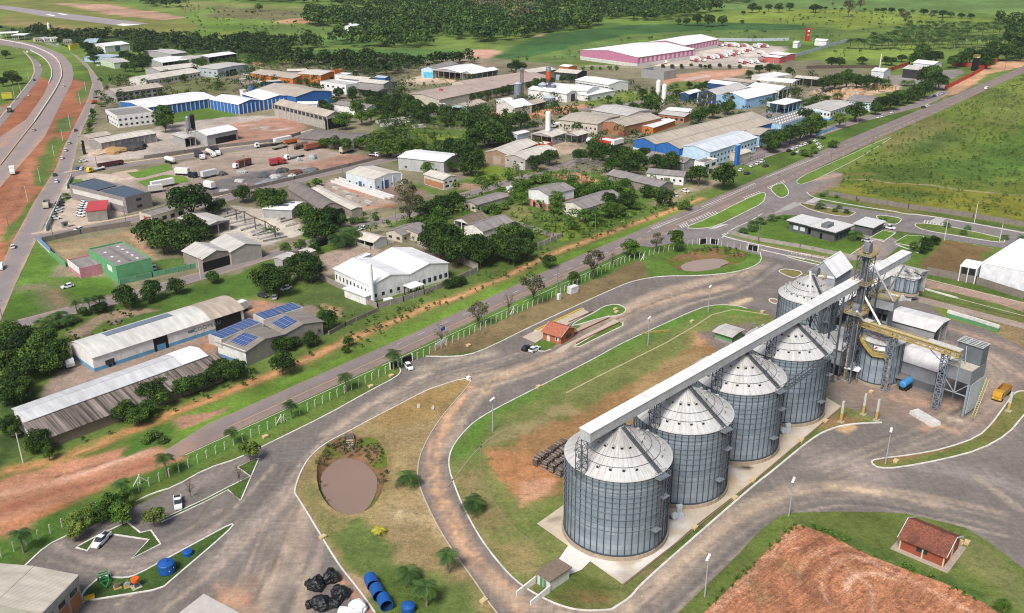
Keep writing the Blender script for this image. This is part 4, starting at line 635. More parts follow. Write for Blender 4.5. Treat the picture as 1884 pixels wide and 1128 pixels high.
SH('office_block','white boxy building with a grey flat roof and dark windows','A1',(1205,735),(1338,712),(1060,690),7,0,'u','l',WHT,win=[('d',5,3.8,5,.4),('a',4,1.2,3,.4)],door=[('d',.8,4,4)])
SH('warehouse','cream roofed warehouse with grey gable behind the white boxy building','A1',(1530,728),(1628,706),(1375,690),7.5,1.2,'v','c',(.33,.32,.31));SH('warehouse','cream roofed bay with grey wall joined to the grey gabled warehouse','A1',(1375,695),(1460,675),(1212,660),7.5,1.2,'v','c',(.33,.32,.31))
SH('open_shed','dark grey roofed open shed with parked cars under it','A1',(1480,790),(1570,772),(1290,772),5,1.,'v','g',GRY,'shed',opn='ad')
SH('warehouse','white walled warehouse with grey roof and dark end door among dark trees','A1',(1390,935),(1480,913),(1135,892),5.5,1.2,'v','g',WHT,door=[('a',.5,7,3.8)])
SH('factory_hall','large bright blue hall under a beige roof','A1',(772,838),(1082,790),(455,768),8,2.4,'v','b',BLUE,'factory',door=[('a',.8,4,3.5,D_((.1,.25,.5)))])
SH('factory_hall','white roofed blue hall with white pilasters, left bay','A1',(275,905),(490,868),(90,850),6.5,2,'v','w',BLUE,'factory',pil=[('a',6,(.6,.6,.6)),('d',8,(.4,.5,.65))]);SH('factory_hall','white roofed blue hall bay next to the large beige roofed blue hall','A1',(492,867),(768,832),(285,815),6.5,2,'v','w',BLUE,'factory',pil=[('a',8,(.6,.6,.6))])
SH('storage_barn','small flat roofed blue block behind the large blue hall','A1',(502,713),(643,700),(492,704),6,0,'u','c',BLUE,'building',par=0);SH('house','tiny white tower house beside blue tanks','A1',(312,780),(345,775),(305,772),5,0,'u','w',WHT,'house')
SH('storage_barn','big grey hall with beige roof and a dark open end','A1',(1040,1008),(1180,985),(622,893),8,2.2,'v','b',(.4,.38,.35),'hall',win=[('d',13,5.2,7.2,.75)],door=[('a',.5,15,6.5)],pil=[('d',13,(.45,.43,.4))]);SH('shed','white arched roof peeping out behind the big grey hall','A1',(955,900),(970,885),(800,885),6,1,'v','w',WHT,'shed')
SH('house','low blue walled building at the sandy lot','A1',(1545,675),(1590,665),(1465,665),4,.8,'v','s',BLUE,'house');SH('house','distant white farmhouse in the woods','A1',(1255,228),(1325,215),(1250,215),5,1.2,'u','w',WHT,'house');SH('house','distant white farm shed above the farmhouse','A1',(1270,205),(1335,195),(1262,198),5,1.,'u','w',WHT,'house');SH('house','lone white hut in far woods','A2',(163,104),(196,102),(163,96),5,1,'u','w',WHT,'house')
SH('open_shed','grey roofed bay with pale blue end wall and blue door','A2',(190,602),(385,550),(85,590),7,2,'u','g',(.45,.62,.72),'shed',door=[('d',.5,9,4.5,D_((.1,.45,.65)))]);SH('open_shed','middle white roofed bay with dark open front at the red dirt lot','A2',(412,630),(625,585),(195,600),7,2,'u','w',GRY,'shed',opn='d');SH('open_shed','end white roofed bay on posts at the sandy yard','A2',(505,640),(735,602),(418,630),7,1.6,'u','w',GRY,'shed',opn='da')
SH('factory_hall','very long pinkish beige roofed hall, front bay','A2',(225,862),(1195,665),(-75,818),6,1.8,'u','p',CRM,'factory');SH('factory_hall','pinkish beige roofed hall, shorter rear bay','A2',(470,735),(1000,658),(412,700),6.5,1.8,'u','p',CRM,'factory')
SH('warehouse','beige roofed barn with brown gable behind the long hall','A2',(1015,633),(1235,600),(905,613),7,1.6,'u','c',(.3,.24,.18));SH('open_shed','dark walled shed with beige roof near the pink warehouse','A2',(1420,638),(1503,615),(1222,622),6,1.4,'v','c',BLK,'shed',door=[('d',.15,4,4,D_((.3,.4,.5)))]);SH('shed','small orange brick shed near the pink warehouse','A2',(1345,580),(1418,568),(1283,568),6,.8,'v','w',ORN,'shed',win=[('a',3,1,4,.5)])
SH('factory_hall','white hall, largest of the white group right of the silo plant','A2',(1690,735),(1862,706),(1405,690),7,1.4,'v','w',WHT,'factory',win=[('d',9,4.6,5.3,.85)],door=[('a',.15,4,4)]);SH('factory_hall','white hall in the middle of the white group','A2',(1500,790),(1610,748),(1185,728),6.5,1.4,'v','w',WHT,'factory');SH('factory_hall','white hall with a dark door nearest the brick silos','A2',(1330,812),(1412,792),(1040,760),6,1.4,'v','w',WHT,'factory',door=[('a',.65,5,5)]);SH('canopy_building','low flat white canopy in front of the white halls','A2',(1510,828),(1738,783),(1440,814),4,0,'u',WHITE,WHT,'canopy',par=0)
SH('mill_shed','white mill shed with a curved white roof and a dark door','A2',(875,932),(1026,905),(722,902),6,3,'u','w',(.62,.6,.57),'mill',door=[('d',.5,4,4)]);SH('mill_shed','beige roofed lean-to of the mill beside the silver silo','A2',(1030,908),(1145,877),(1005,870),5,1.4,'u','b',(.2,.18,.16),'mill',opn='a');SH('mill_shed','low white annex behind the mill shed','A2',(800,875),(880,860),(712,862),4,.8,'u','w',WHT,'mill')
SH('storage_barn','grey roofed barn with pale blue side and dark green gable','A2',(465,928),(637,885),(375,902),5,1.6,'u','b',(.42,.5,.52),'barn',door=[('d',.5,11,4)])
SH('warehouse','brick warehouse with pale roof and small windows near the white tank','A2',(1595,1075),(1790,1005),(1297,1022),6,1.4,'v','b',(.55,.5,.43),win=[('d',9,2.5,3.6,.35)]);SH('warehouse','beige roofed brick gabled warehouse at the street corner','A2',(1826,1093),(2146,1018),(1668,1047),6,1.6,'u','b',BRK,bot=BRK);SH('warehouse','grey roofed warehouse behind the two brick warehouses','A2',(1850,1002),(2062,955),(1600,938),7,1.4,'v','l',(.5,.48,.45))
PW=roofm((.82,.82,.82),.06,1.2)
def pinkw(lb,A,B,D):
 r=SH('distribution_warehouse',lb,'A3',A,B,D,8.5,3,'u',PW,PNK,'warehouse',bot=(.62,.6,.58),zb=3.2);rt,hx,hy,nm=BB[lb];n=int(hx*2/6)
 for i in range(n):panel(r,'wall_panel',wall((.72,.5,.58)),nm['a'],hx,hy,(i+.5)/n,(i+.95)/n,3.6,7.4,.1)
 return r
pinkw('front part of the huge pink walled warehouse with a white roof',(158,497),(655,425),(-306,430));pinkw('rear part of the pink walled warehouse with pale stripes',(560,393),(858,337),(240,366))
SH('unfinished_building','roofless grey concrete block building on red earth','A3',(385,622),(490,603),(195,596),6.5,0,'u','g',(.3,.3,.3),'building',par=6.3)
SH('canopy_building','white roofed canopy on pillars beside the mud lot','A3',(1492,718),(1562,690),(1210,682),7,1,'v','w',WHT,'canopy',opn='adce');SH('office_block','long white flat roofed block behind the white canopy','A3',(1300,672),(1490,642),(1125,652),5.5,0,'u','w',(.65,.62,.56));SH('storage_barn','beige roofed open building on grey columns right of the canopy','A3',(1740,690),(1780,672),(1535,662),6,.8,'v','c',GRY,'building',opn='ad')
SH('factory_hall','dark blue walled hall with white roof behind the twin gabled factory','A3',(1010,742),(1068,726),(778,712),6,1.4,'v','w',(.02,.07,.22),'factory');SH('warehouse','grey beige roof behind the dark blue hall','A3',(1160,718),(1215,703),(900,685),5,1.,'v','b',GRY);SH('factory_hall','left gable of the twin factory, dark blue front with white pillars','A3',(845,822),(1110,755),(575,826),6.5,2.5,'u','l',(.02,.07,.22),'factory',pil=[('d',4,(.6,.6,.6))]);SH('factory_hall','right gable of the twin factory, pale blue front and white roof','A3',(1092,858),(1368,795),(847,822),7,3,'u','w',(.3,.5,.72),'factory');SH('open_shed','white roofed open shed with white posts behind the twin factory','A3',(1380,783),(1490,755),(1130,745),7,1.8,'v','w',(.6,.6,.6),'shed',opn='a')
SH('canopy_building','flat white canopy with trucks parked underneath','A3',(1432,908),(1575,868),(1285,893),6.5,0,'u',WHITE,(.3,.5,.72),'canopy',opn='ad',par=0,ov=.3);SH('shed','small blue and white shed beside the two white silos','A3',(600,815),(700,785),(545,800),5,1,'u','w',(.02,.07,.22),'shed');SH('office_block','low grey roofed workshop with roof solar panels and brick front','A3',(560,1010),(640,980),(365,975),4,.8,'v','l',BRK,'workshop',win=[('d',5,1.2,2.6,.5)]);SH('canopy_building','white roof with skylights behind the grey workshop','A3',(620,970),(665,945),(430,935),5,.6,'v','w',GRY,'canopy');SH('shed','low white roofed orange shed in front of the large blue factory','A3',(290,1105),(480,1040),(212,1085),3.5,.5,'u','w',ORN,'shed')
FB=wall(BLUE,(.6,.66,.72),3.5)
SH('factory_hall','huge beige roofed factory with royal blue gable, rear bay','B3',(310,213),(1235,-22),(108,178),8,2.2,'u','b',BLUE,'factory',bot=(.6,.68,.76),zb=4);SH('factory_hall','huge beige roofed factory with royal blue gable, front bay','B3',(518,250),(1330,22),(312,213),8,2.2,'u','b',BLUE,'factory',bot=(.6,.68,.76),zb=4)
SH('factory_hall','grey roofed factory wing dotted with small white roof vents','A3',(1400,1080),(1742,968),(1200,1055),7.5,0,'u','g',LB,'factory',par=.3);r,hx,hy,nm=BB['grey roofed factory wing dotted with small white roof vents'];m=MB();m.box(-.6,-.35,0,.6,.35,.7);vm=m.mesh('roof_vent',WHITE)
for i in range(14):
 for j in range(3):link('roof_vent',vm,r,(-hx*.85+i*hx*.13,-hy*.6+j*hy*.55,7.2))
SH('factory_hall','pale blue windowed hall with a light grey gable roof beside the highway trees','B3',(780,283),(1190,152),(520,232),8,2,'u',roofm((.6,.64,.68),.12),(.5,.66,.78),'factory',win=[('a',14,4.6,5.7,.4),('a',14,1.6,2.7,.4)]);SH('factory_hall','beige roofed annex behind the pale blue windowed hall','B3',(1212,135),(1340,85),(985,92),7,1.4,'v','b',LB,'factory')
SH('house','low beige roofed building behind the blue tower','B3',(1040,303),(1135,272),(855,318),4,.8,'u','c',CRM,'house');SH('office_block','white two storey corner building with a terrace behind a dark tree','B3',(735,375),(842,338),(650,358),6.5,0,'u','d',WHT,win=[('a',2,3.6,5.2,.6)],door=[('a',.5,2,2.4)]);SH('long_house','grey roofed long shed hidden behind dark trees','B3',(560,375),(652,346),(270,300),4,1.4,'v','g',GRY,'shed');SH('long_house','white long house with a grey roof and a wooden gate','B3',(555,490),(588,455),(268,430),4.5,1.2,'v','g',WHT,'house',win=[('d',6,1.6,2.6,.35)],door=[('d',.55,3,3,D_((.2,.16,.12)))]);SH('long_house','long low shed with a weathered grey roof and skylights','B3',(345,583),(465,548),(-170,488),4,1.4,'v','g',STN,'shed')
SH('office_block','white blue trimmed office wing with rows of windows','A4',(208,962),(400,897),(-8,925),6,1.,'u','l',(.7,.72,.74),bot=(.1,.3,.6),zb=1.2,win=[('a',8,3,4.4,.5),('d',8,3,4.4,.5)]);SH('office_block','white and blue hall with dark grey roof at the timber yard','A4',(560,887),(650,842),(360,857),6,1,'v','g',(.6,.68,.75),win=[('d',9,4,5,.7)])
SH('warehouse','black walled hall with a pale grey roof inside the red fence','A4',(975,607),(1062,585),(818,597),7,1.8,'v','l',BLK);SH('warehouse','tall white roofed hall behind the black walled hall','A4',(1100,560),(1172,545),(905,545),10,1.6,'v','w',(.55,.6,.64))
r=SH('loading_bin','white loading bin on four legs inside the red fence','A4',(670,620),(728,600),(595,600),9,1.4,'v','w',(.62,.66,.68),'bin',base=4);_,hx,hy,nm=BB['white loading bin on four legs inside the red fence']
for sx in(-1,1):
 for sy in(-1,1):m=MB();m.box(sx*(hx-.4)-.25,sy*(hy-.4)-.25,0,sx*(hx-.4)+.25,sy*(hy-.4)+.25,4.2);m.build('leg',STEEL,r)
for q in([(1790,355),(1812,348),(1690,348),'white house roof among palms near the red tower'],[(1540,372),(1572,362),(1450,385),'white bungalow left of the red tower']):SH('house',q[3],'A3',q[0],q[1],q[2],5,1.2,'v','w',WHT,'house')
SH('shed','long red and white low building at the truck yard edge','A3',(1440,480),(1522,465),(1322,460),5,.6,'v','w',(.5,.12,.12),'shed');SH('shed','second red walled low building in the truck yard','A3',(1385,500),(1442,488),(1290,482),5,.6,'v','w',(.5,.12,.12),'shed')
SH('warehouse','beige roofed warehouse with a grey wall above a sand yard','B0',(872,203),(1345,118),(800,168),5,1,'u','c',(.3,.28,.27),pil=[('a',9,(.36,.34,.32))]);SH('warehouse','lower beige roofed bay behind the black totem','B0',(765,165),(965,128),(727,132),4.5,1,'u','b',(.34,.3,.26))
SH('shed','small grey shed below the concrete plant silos','B0',(1595,165),(1690,150),(1490,128),5,.6,'v','l',GRY,'shed',opn='a');SH('warehouse','white roofed grey warehouse beside the red mud lot','B1',(0,138),(265,84),(-78,96),6,1.6,'u','w',GRY,door=[('a',.6,14,3.5)])
MOD='modern grey two storey building with solar panels on its sunken roof'
SH('office_block',MOD,'B0',(1082,680),(1302,622),(762,522),7,0,'v','d',(.26,.24,.23),'office',win=[('a',1,4.4,5.6,.2),('a',1,1.4,2.6,.2),('d',5,3.7,4.8,.3)],par=1.0,ov=0);r,hx,hy,nm=BB[MOD];panel(r,'wall_band',wall((.6,.58,.55)),nm['d'],hx,hy,.05,.95,3.2,5.4,.1)
PV=NT('solar_cell');tc=PV.n('TexCoord').outputs['Object'];sx=PV.n('SeparateXYZ');PV.l(tc,sx.inputs[0])
gx=PV.math('PINGPONG',sx.outputs[0],.55);gy=PV.math('PINGPONG',sx.outputs[1],.9);e=PV.math('MAXIMUM',PV.rng(gx,0,.05,1,0),PV.rng(gy,0,.05,1,0));PV.done(PV.mix(e,PV.mix(PV.noise(tc,.3,1),(.025,.06,.17),(.05,.09,.24)),(.6,.62,.66)),.3);PV=PV.m
PVD=paint((.09,.11,.14),.35,grime=0)
def pv_flat(r,x0,x1,y0,y1,z0,z1,mat=PVD,th=.08):
 m=MB();m.hull8([(x0,y0,z0),(x1,y0,z1),(x1,y1,z1),(x0,y1,z0),(x0,y0,z0+th),(x1,y0,z1+th),(x1,y1,z1+th),(x0,y1,z0+th)]);o=m.build('solar_panel',mat,r);return o
pv_flat(r,-hx*.85,-hx*.12,-hy*.9,hy*.9,6.3,7.2,P_((.075,.1,.13),grime=.15,rough=.25));pv_flat(r,hx*.15,hx*.9,-hy*.9,hy*.9,6.3,7.2,P_((.075,.1,.13),grime=.15,rough=.25))
SH('hut','grey hut with a bright red roof beside the parked cars','B0',(920,782),(934,700),(748,793),4.5,0,'u','r',(.27,.25,.22),'hut',par=0,ov=.2)
SH('guard_booth','tiny grey guard booth behind the hedge of the car park','B0',(530,888),(585,878),(515,882),2.8,0,'u',CONC,GRY,'booth',par=0,win=[('a',1,1,2,.5)]);SH('bungalow','cream flat roofed bungalow with dark window openings','B0',(1308,833),(1590,757),(1263,785),4,0,'u','g',CRM,'bungalow',win=[('a',4,1.,2.6,.5)],door=[('d',.5,2.5,3,D_((.4,.1,.1)))])
SH('open_shed','pale grey roofed open shed beside the concrete pole yard','B0',(1782,925),(1985,868),(1532,852),4.5,.8,'v','l',GRY,'shed',opn='ad');SH('warehouse','pale roofed warehouse with dark open end below the fig trees','C1',(-31,172),(205,105),(-174,90),5,1.8,'v','l',STN,door=[('a',.5,12,3.6)]);SH('warehouse','pale roofed warehouse with grey gable beside the street','C1',(208,112),(470,48),(22,28),5.2,1.8,'v','l',(.36,.34,.31))
BWH='white and pale blue warehouse with a dark blue door beside long concrete beams'
SH('warehouse',BWH,'B1',(1450,522),(1688,462),(1228,452),5.5,1.2,'v','c',(.6,.66,.7),win=[('a',4,1.2,2,.2),('d',4,1.2,2,.2)],door=[('a',.38,4.2,4,D_((.05,.1,.22))),('d',.5,2.2,3,D_((.05,.1,.22)))],ov=.1,pil=[('a',3,(.7,.72,.74))])
SH('warehouse','dark arched roof shed partly overgrown, beside a white panelled roof','B1',(1000,775),(1160,748),(610,605),4.5,2,'v','d',STN,arch=True,door=[('a',.5,10,3.5)]);SH('warehouse','long pale flat roofed shed beside the concrete beams','B1',(1255,778),(1348,760),(825,615),4,.5,'v','c',STN);SH('shed','white roof with two dark solar strips between fig trees','B1',(735,782),(826,715),(572,714),4,.5,'v','w',GRY,'shed');r,hx,hy,nm=BB['white roof with two dark solar strips between fig trees'];pv_flat(r,-hx*.6,hx*.6,-hy*.75,-hy*.4,4.45,4.5);pv_flat(r,-hx*.5,hx*.7,hy*.1,hy*.45,4.75,4.8)
SH('warehouse','derelict shed with a dark broken grey roof','B1',(1270,197),(1432,125),(782,160),4,1.6,'v','d',STN);SH('warehouse','white roofed hall with pale grey walls beside a dense fig tree','B2',(265,366),(405,300),(-30,282),6.5,1,'v','w',(.42,.43,.43),win=[('d',3,1.4,2.4,.12)])
SH('house','small white roofed house inside a white picket fence','B1',(1445,1062),(1562,1020),(1315,1008),3,1.2,'v','c',(.6,.62,.6),'house',opn='d');SH('house','grey roofed house above the white picket fenced house','B1',(1690,1000),(1850,940),(1558,965),3.2,1.3,'u','g',CRM,'house',win=[('d',2,1,2,.4),('a',3,1,2,.3)]);SH('house','grey roofed house behind a clipped hedge','B2',(40,985),(135,925),(-90,935),3.2,1.2,'u','g',CRM,'house');SH('shed','flat grey shed roof beside the street and the dark trees','C1',(655,178),(768,130),(600,156),3,.3,'u','l',GRY,'shed');SH('shed','pale flat shed roof behind the dark trees of the lawn','C1',(870,120),(935,98),(785,105),3,.3,'u','c',GRY,'shed')
SH('house','small two storey building with orange brick side and white windowed front','B2',(262,520),(382,492),(15,490),5,1.2,'v','c',(.6,.58,.53),'house',win=[('a',3,3,3.8,.5),('a',2,1,2,.5)],door=[('a',.8,1.5,2.2)]);r,hx,hy,nm=BB['small two storey building with orange brick side and white windowed front'];panel(r,'brick_facing',wall((.42,.2,.11)),nm['d'],hx,hy,.02,.98,.3,3.2,.08)
SH('warehouse','cream roofed warehouse with brown and grey gables, left bay','B2',(820,305),(1075,205),(662,268),5.5,1.8,'u','c',(.33,.22,.15),door=[('d',.5,5,4,D_((.4,.33,.26)))]);SH('warehouse','cream roofed warehouse with brown and grey gables, right bay','B2',(970,347),(1245,258),(822,307),5.5,1.6,'u','c',(.4,.38,.36),door=[('d',.8,3,3,D_((.6,.6,.6)))],win=[('d',3,3.4,4,.3)])
SH('open_shed','open fronted shed behind the white water tower','B2',(1200,150),(1330,110),(1075,108),5,1.2,'u','c',GRY,'shed',opn='d');SH('open_shed','pyramid roofed open shed right of the water tower','B2',(1420,140),(1512,112),(1340,118),5,1.2,'u','c',GRY,'shed',opn='ad');SH('low_building','low flat building with a red rim and white roof','B2',(1705,190),(1775,172),(1610,165),3,0,'u','w',(.5,.06,.04),'building',par=.3);SH('low_building','flat white slab with a red base under the water tower','B2',(1135,215),(1200,198),(1058,200),2.5,0,'u','w',(.5,.08,.05),'building',par=.2);SH('shed','low blue and white shed left of the water tower','B2',(900,130),(1000,105),(870,112),3.5,.4,'u','w',(.4,.5,.6),'shed')
SH('house','tall white house with a pink lower storey and grey roof','B2',(1170,655),(1392,598),(988,608),7,1.4,'u','g',WHT,'house',bot=(.55,.27,.23),zb=3,door=[('d',.3,1.6,2.2),('d',.65,1.6,2.2)],win=[('d',1,2.6,3.4,.1)])
SH('long_house','long white house with a weathered grey roof and bright skylights','B2',(1475,772),(1815,665),(1290,722),4.5,1.8,'u','g',(.68,.66,.58),'house',win=[('d',3,1.6,2.8,.15)]);SH('long_house','low house with a grey roof on an overgrown plot','B2',(545,740),(825,660),(452,708),3.2,.8,'u','g',CRM,'house',win=[('d',2,1,2,.3)]);SH('house','house with a brown hipped roof and a white veranda','B2',(480,898),(652,842),(395,850),3.2,1.5,'u','n',WHT,'house',opn='d')
SH('house','white house with a striped grey roof and side canopy','B2',(602,965),(864,880),(468,910),5,1.8,'u','g',(.72,.7,.65),'house',door=[('a',.12,1.5,2.2),('a',.55,3,2.6)]);SH('gatehouse','tiny white and pink gatehouse at the street','B2',(830,590),(870,578),(808,582),3.6,0,'u','w',WHT,'gatehouse',bot=(.6,.3,.25),zb=1.4,par=.2,win=[('a',1,1.6,2.6,.4)])
GH='green walled hall with a grey roof and bright skylights'
SH('hall',GH,'C0',(1000,236),(1308,163),(770,82),6.5,0,'v','g',GRN,par=.5);r,hx,hy,nm=BB[GH];m=MB()
for i in range(5):m.box(-hx*.7+i*hx*.34,-hy*.55,6.05,-hx*.7+i*hx*.34+1.4,-hy*.55+.8,6.12)
for i in range(3):m.box(-hx*.6+i*hx*.5,hy*.4,6.05,-hx*.6+i*hx*.5+1.2,hy*.4+.8,6.12)
m.build('skylight',WHITE,r);m=MB();m.box(-hx*.72,-.5,6.02,hx*.7,.5,6.5,.15);m.build('ridge_vent',ROOFS['d'],r);panel(r,'signboard',WHITE,nm['d'],hx,hy,.68,.84,3.2,5.2)
PB='low annex with pink side and white front beside the green hall'
SH('annex',PB,'C0',(685,256),(890,210),(568,180),3.8,0,'u','g',(.55,.23,.29),par=.4);r,hx,hy,nm=BB[PB];panel(r,'white_front',wall((.72,.7,.68)),nm['d'],hx,hy,0,1,1.6,4.1,.12)
CO='long curved roof grain shed with white walls and a blue base'
R_CO=roofm((.6,.585,.55),.18,1.1)
SH('grain_shed',CO,'C0',(795,1022),(2101,602),(648,882),4.6,1.7,'u',R_CO,(.75,.74,.72),'shed',bot=(.12,.36,.6),zb=1.1,arch=True,win=[],door=[('a',.42,4.4,4.2),('a',.885,9,4.3)]);r,hx,hy,nm=BB[CO];rc=r
panel(r,'half_door',wall((.1,.3,.52)),nm['a'],hx,hy,.392,.447,0,1.9,.16)
ys=-1 if nm['a']=='-y' else 1
for i in range(7):
 x=-hx*.62+i*hx*.122 if nm['d']=='-x' else hx*.62-i*hx*.122;y0=ys*hy*.06;y1=-ys*hy*.42;m=MB()
 z=lambda y:4.6+1.7*(1-(y/hy)**2)+.22
 m.hull8([(x-1.5,y0,z(y0)),(x+1.5,y0,z(y0)),(x+1.5,y1,z(y1)),(x-1.5,y1,z(y1))]+[(x-1.5,y0,z(y0)+.08),(x+1.5,y0,z(y0)+.08),(x+1.5,y1,z(y1)+.08),(x-1.5,y1,z(y1)+.08)]);m.build('solar_panel',P_((.17,.21,.27),rough=.3,grime=.1),r)
def lettering(text,root,side,hx,hy,t,z,size,mat,ext=.03,out=.07,flip=0):
 cu=bpy.data.curves.new('lettering','FONT');cu.body=text;cu.size=size;cu.extrude=ext;cu.align_x='CENTER';cu.materials.append(mat);cu.space_character=1.25
 t_=bpy.data.objects.new('lettering',cu);COL.objects.link(t_);bpy.context.view_layer.update();me=bpy.data.meshes.new_from_object(t_);bpy.data.objects.remove(t_);o=link('lettering',me,root);p=on_side(side,hx,hy,t,z,out);o.location=p
 rz={'-y':0,'+y':PI,'+x':PI/2,'-x':-PI/2}[side];o.rotation_euler=(PI/2,0,rz);return o
lettering('COOPERU',r,nm['a'],hx,hy,.735,2.2,1.7,P_((.12,.22,.2),grime=0))
m=MB();p=on_side(nm['a'],hx,hy,.622,2.6,.06);m.box(p.x-.9,min(p.y,p.y),2.3,p.x+.9,p.y+.05,3.1);m.build('emblem',P_((.12,.22,.2),grime=0),r)
R_CB=roofm((.44,.37,.3),.35,1.1)
m=MB();x0=hx*.52 if nm['d']=='-x' else-hx-.3;x1=hx+.3 if nm['d']=='-x' else-hx*.52;N=8;vs=[];fs=[]
for i in range(2*N+1):y=(-hy-.55)+(hy+.55)*i/N;zz=4.6+1.7*(1-(y/hy)**2)+.19;vs+=[(x0,y,zz),(x1,y,zz)]
for i in range(2*N):fs.append((2*i,2*i+1,2*i+3,2*i+2))
m.faces(vs,fs);m.build('roof',R_CB,r)
LS='long white roofed shed with a brown corrugated lean-to beside dark trees'
SH('long_shed',LS,'D0',(238,533),(1782,-24),(155,420),5.2,.9,'u',roofm((.55,.56,.57),.12),WHT,'shed');r,hx,hy,nm=BB[LS];s=-1 if nm['a']=='-y' else 1
m=MB();hx2=hx+1.5;W2=8.5
for z0 in(0,-.12):m.face([(-hx2,s*hy,5.0+z0),(hx2+2,s*hy,5.0+z0),(hx2+2,s*(hy+W2),3.1+z0),(-hx2,s*(hy+W2),3.1+z0)][::(1 if s>0 else-1)*(-1 if z0 else 1)])
m.build('lean_to_roof',roofm((.2,.165,.145),.75,.8,.9,0.,(.05,.04,.035)),r);m=MB();m.box(-hx,min(s*(hy+W2-.9),s*(hy+W2-.7)),0,hx,max(s*(hy+W2-.9),s*(hy+W2-.7)),3.1);m.build('lean_to_wall',wall((.24,.19,.15)),r)
m=MB();m.box((hx*.62 if nm['d']=='-x' else-hx-.4),-hy-.3,5.3,(hx+.4 if nm['d']=='-x' else-hx*.62),hy+.3,5.5);
o=MB();xa,xb=(hx*.7,hx+.35)if nm['d']=='-x' else(-hx-.35,-hx*.7)
for sg in(-1,1):o.face([(xa,sg*(hy+.55),5.2+.14),(xb,sg*(hy+.55),5.2+.14),(xb,0,6.1+.24),(xa,0,6.1+.24)][::sg])
o.build('new_roof_sheet',WHITE,r)
SB='weathered grey roofed building carrying four blue solar arrays'
def sbay(lb,A,B,D):SH('workshop',lb,'C1',A,B,D,4.6,1.3,'v',roofm((.25,.225,.2),.5,1.1,.9),(.3,.28,.25),'workshop',win=[('d',3,1.5,2.6,.2)]);return BB[lb]
r,hx,hy,nm=sbay(SB+', left bay',(338,975),(670,826),(178,850));r2_,hx2,hy2,nm2=sbay(SB+', right bay',(674,824),(1002,714),(500,700))
panel(r,'white_wall',wall((.7,.7,.68),(.1,.25,.45),1),nm['d'],hx,hy,0,1,0,4.9,.1)
def pv_slope(r,hx,hy,x0,x1,y0,y1,h,rise):
 z=lambda y:h+rise*(1-abs(y)/hy)+.2
 m=MB();m.hull8([(x0,y0,z(y0)),(x1,y0,z(y0)),(x1,y1,z(y1)),(x0,y1,z(y1)),(x0,y0,z(y0)+.07),(x1,y0,z(y0)+.07),(x1,y1,z(y1)+.07),(x0,y1,z(y1)+.07)]);m.build('solar_array',PV,r)
for(rr_,a_,b_,nn)in((r,hx,hy,nm),(r2_,hx2,hy2,nm2)):
 fr=1 if nn['a']=='-x' else-1;ld=1 if nn['d']=='-y' else-1
 pv_slope(rr_,a_,b_,*sorted((-fr*a_*.6,fr*a_*.35)),*sorted((-ld*b_*.06,-ld*b_*.8)),4.6,1.3)
 m=MB();x0,x1=sorted((fr*a_*.62,fr*(a_+3.5)));m.box(x0,-b_-.3,3.2,x1,b_+.3,5.95);m.build('rear_roof',ROOFS['l'],rr_)
 pv_flat(rr_,x0+.3,x1-.3,-b_,b_*.96,6.0,6.0,PV)
WF='white factory with a white gable roof, '
for lb,A,B,D in((WF+'bay with the tall chimney',(1420,402),(1752,304),(1072,262)),(WF+'longer right bay',(1756,303),(2088,207),(1390,175))):
 SH('white_factory',lb,'C1',A,B,D,6,1.8,'v',R_WH,WHT,'factory',win=[('a',5,1.4,2.6,.35),('d',10,2.4,4,.3)]if 'tall' in lb else[('a',7,1.,2.6,.5)])
SH('annex','low flat white annex at the foot of the white chimney','C1',(1375,500),(1430,480),(1240,412),3,0,'v','w',WHT,par=0);SH('canopy','flat white square canopy on dark posts beside the white factory','C1',(1772,432),(1880,395),(1700,405),3.4,0,'u',WHITE,(.1,.1,.1),opn='adce',par=0,ov=.1);SH('canopy','white walkway roof along the front of the white factory','C1',(1500,432),(2090,238),(1480,416),3.2,0,'u',R_CR,GRY,opn='a',par=0,ov=.1);SH('annex','white box with dark edge at the back of the white factory','C1',(1310,178),(1425,130),(1300,150),5.5,0,'u','w',WHT,par=.2);SH('canopy','small low white slab in the yard of the white factory','C1',(1545,535),(1615,520),(1530,520),1.2,0,'u',WHITE,WHT,par=0,ov=0)
OG=(.1,.105,.11);R_OF=paint((.6,.6,.59),.7)
for lb,c,A,B,D in(('left block of the dark grey office with a flat roof and white windows','B3',(1632,912),(1742,868),(1450,880)),('right block of the dark grey office with a flat pale roof','B4',(247,972),(386,915),(45,920))):
 SH('office',lb,c,A,B,D,4.2,0,'u',R_OF,OG,'office',par=0,ov=.9);r,hx,hy,nm=BB[lb];m=MB();m.box(-hx-.95,-hy-.95,3.75,hx+.95,hy+.95,4.2);m.build('fascia',D_((.06,.06,.065)),r)
 if 'left' in lb:
  for t in(.25,.6):panel(r,'window',wall((.6,.66,.7)),nm['d'],hx,hy,t,t+.25,1.1,2.8)
 else:
  panel(r,'door',DARK,nm['d'],hx,hy,.4,.5,0,2.4)
  for t in(.12,.35,.58,.8):panel(r,'window',GLASS,nm['a'],hx,hy,t,t+.1,.8,2.6)
m=MB();m.box(-2.6,-1.3,4.5,2.6,1.3,6);m.build('roof_box',D_((.16,.17,.18)),r,(-hx*.55,hy*.45,0))if False else m.build('roof_box',D_((.16,.17,.18)),r,(-hx*.5,0,0))
SH('gate_office','small dark grey gate building with a flat pale roof','B4',(573,935),(670,883),(428,898),3.6,0,'u',R_OF,OG,'office',par=0,ov=.7,win=[('a',2,1,2.2,.4)])
BW='very large white warehouse with a recessed loading bay at the right edge'
SH('white_warehouse',BW,'C4',(1515,206),(2300,388),(1790,-14),7.5,.5,'v',paint((.8,.82,.85),.5,grime=.05,var=.04),(.74,.76,.8),par=0,ov=.15)
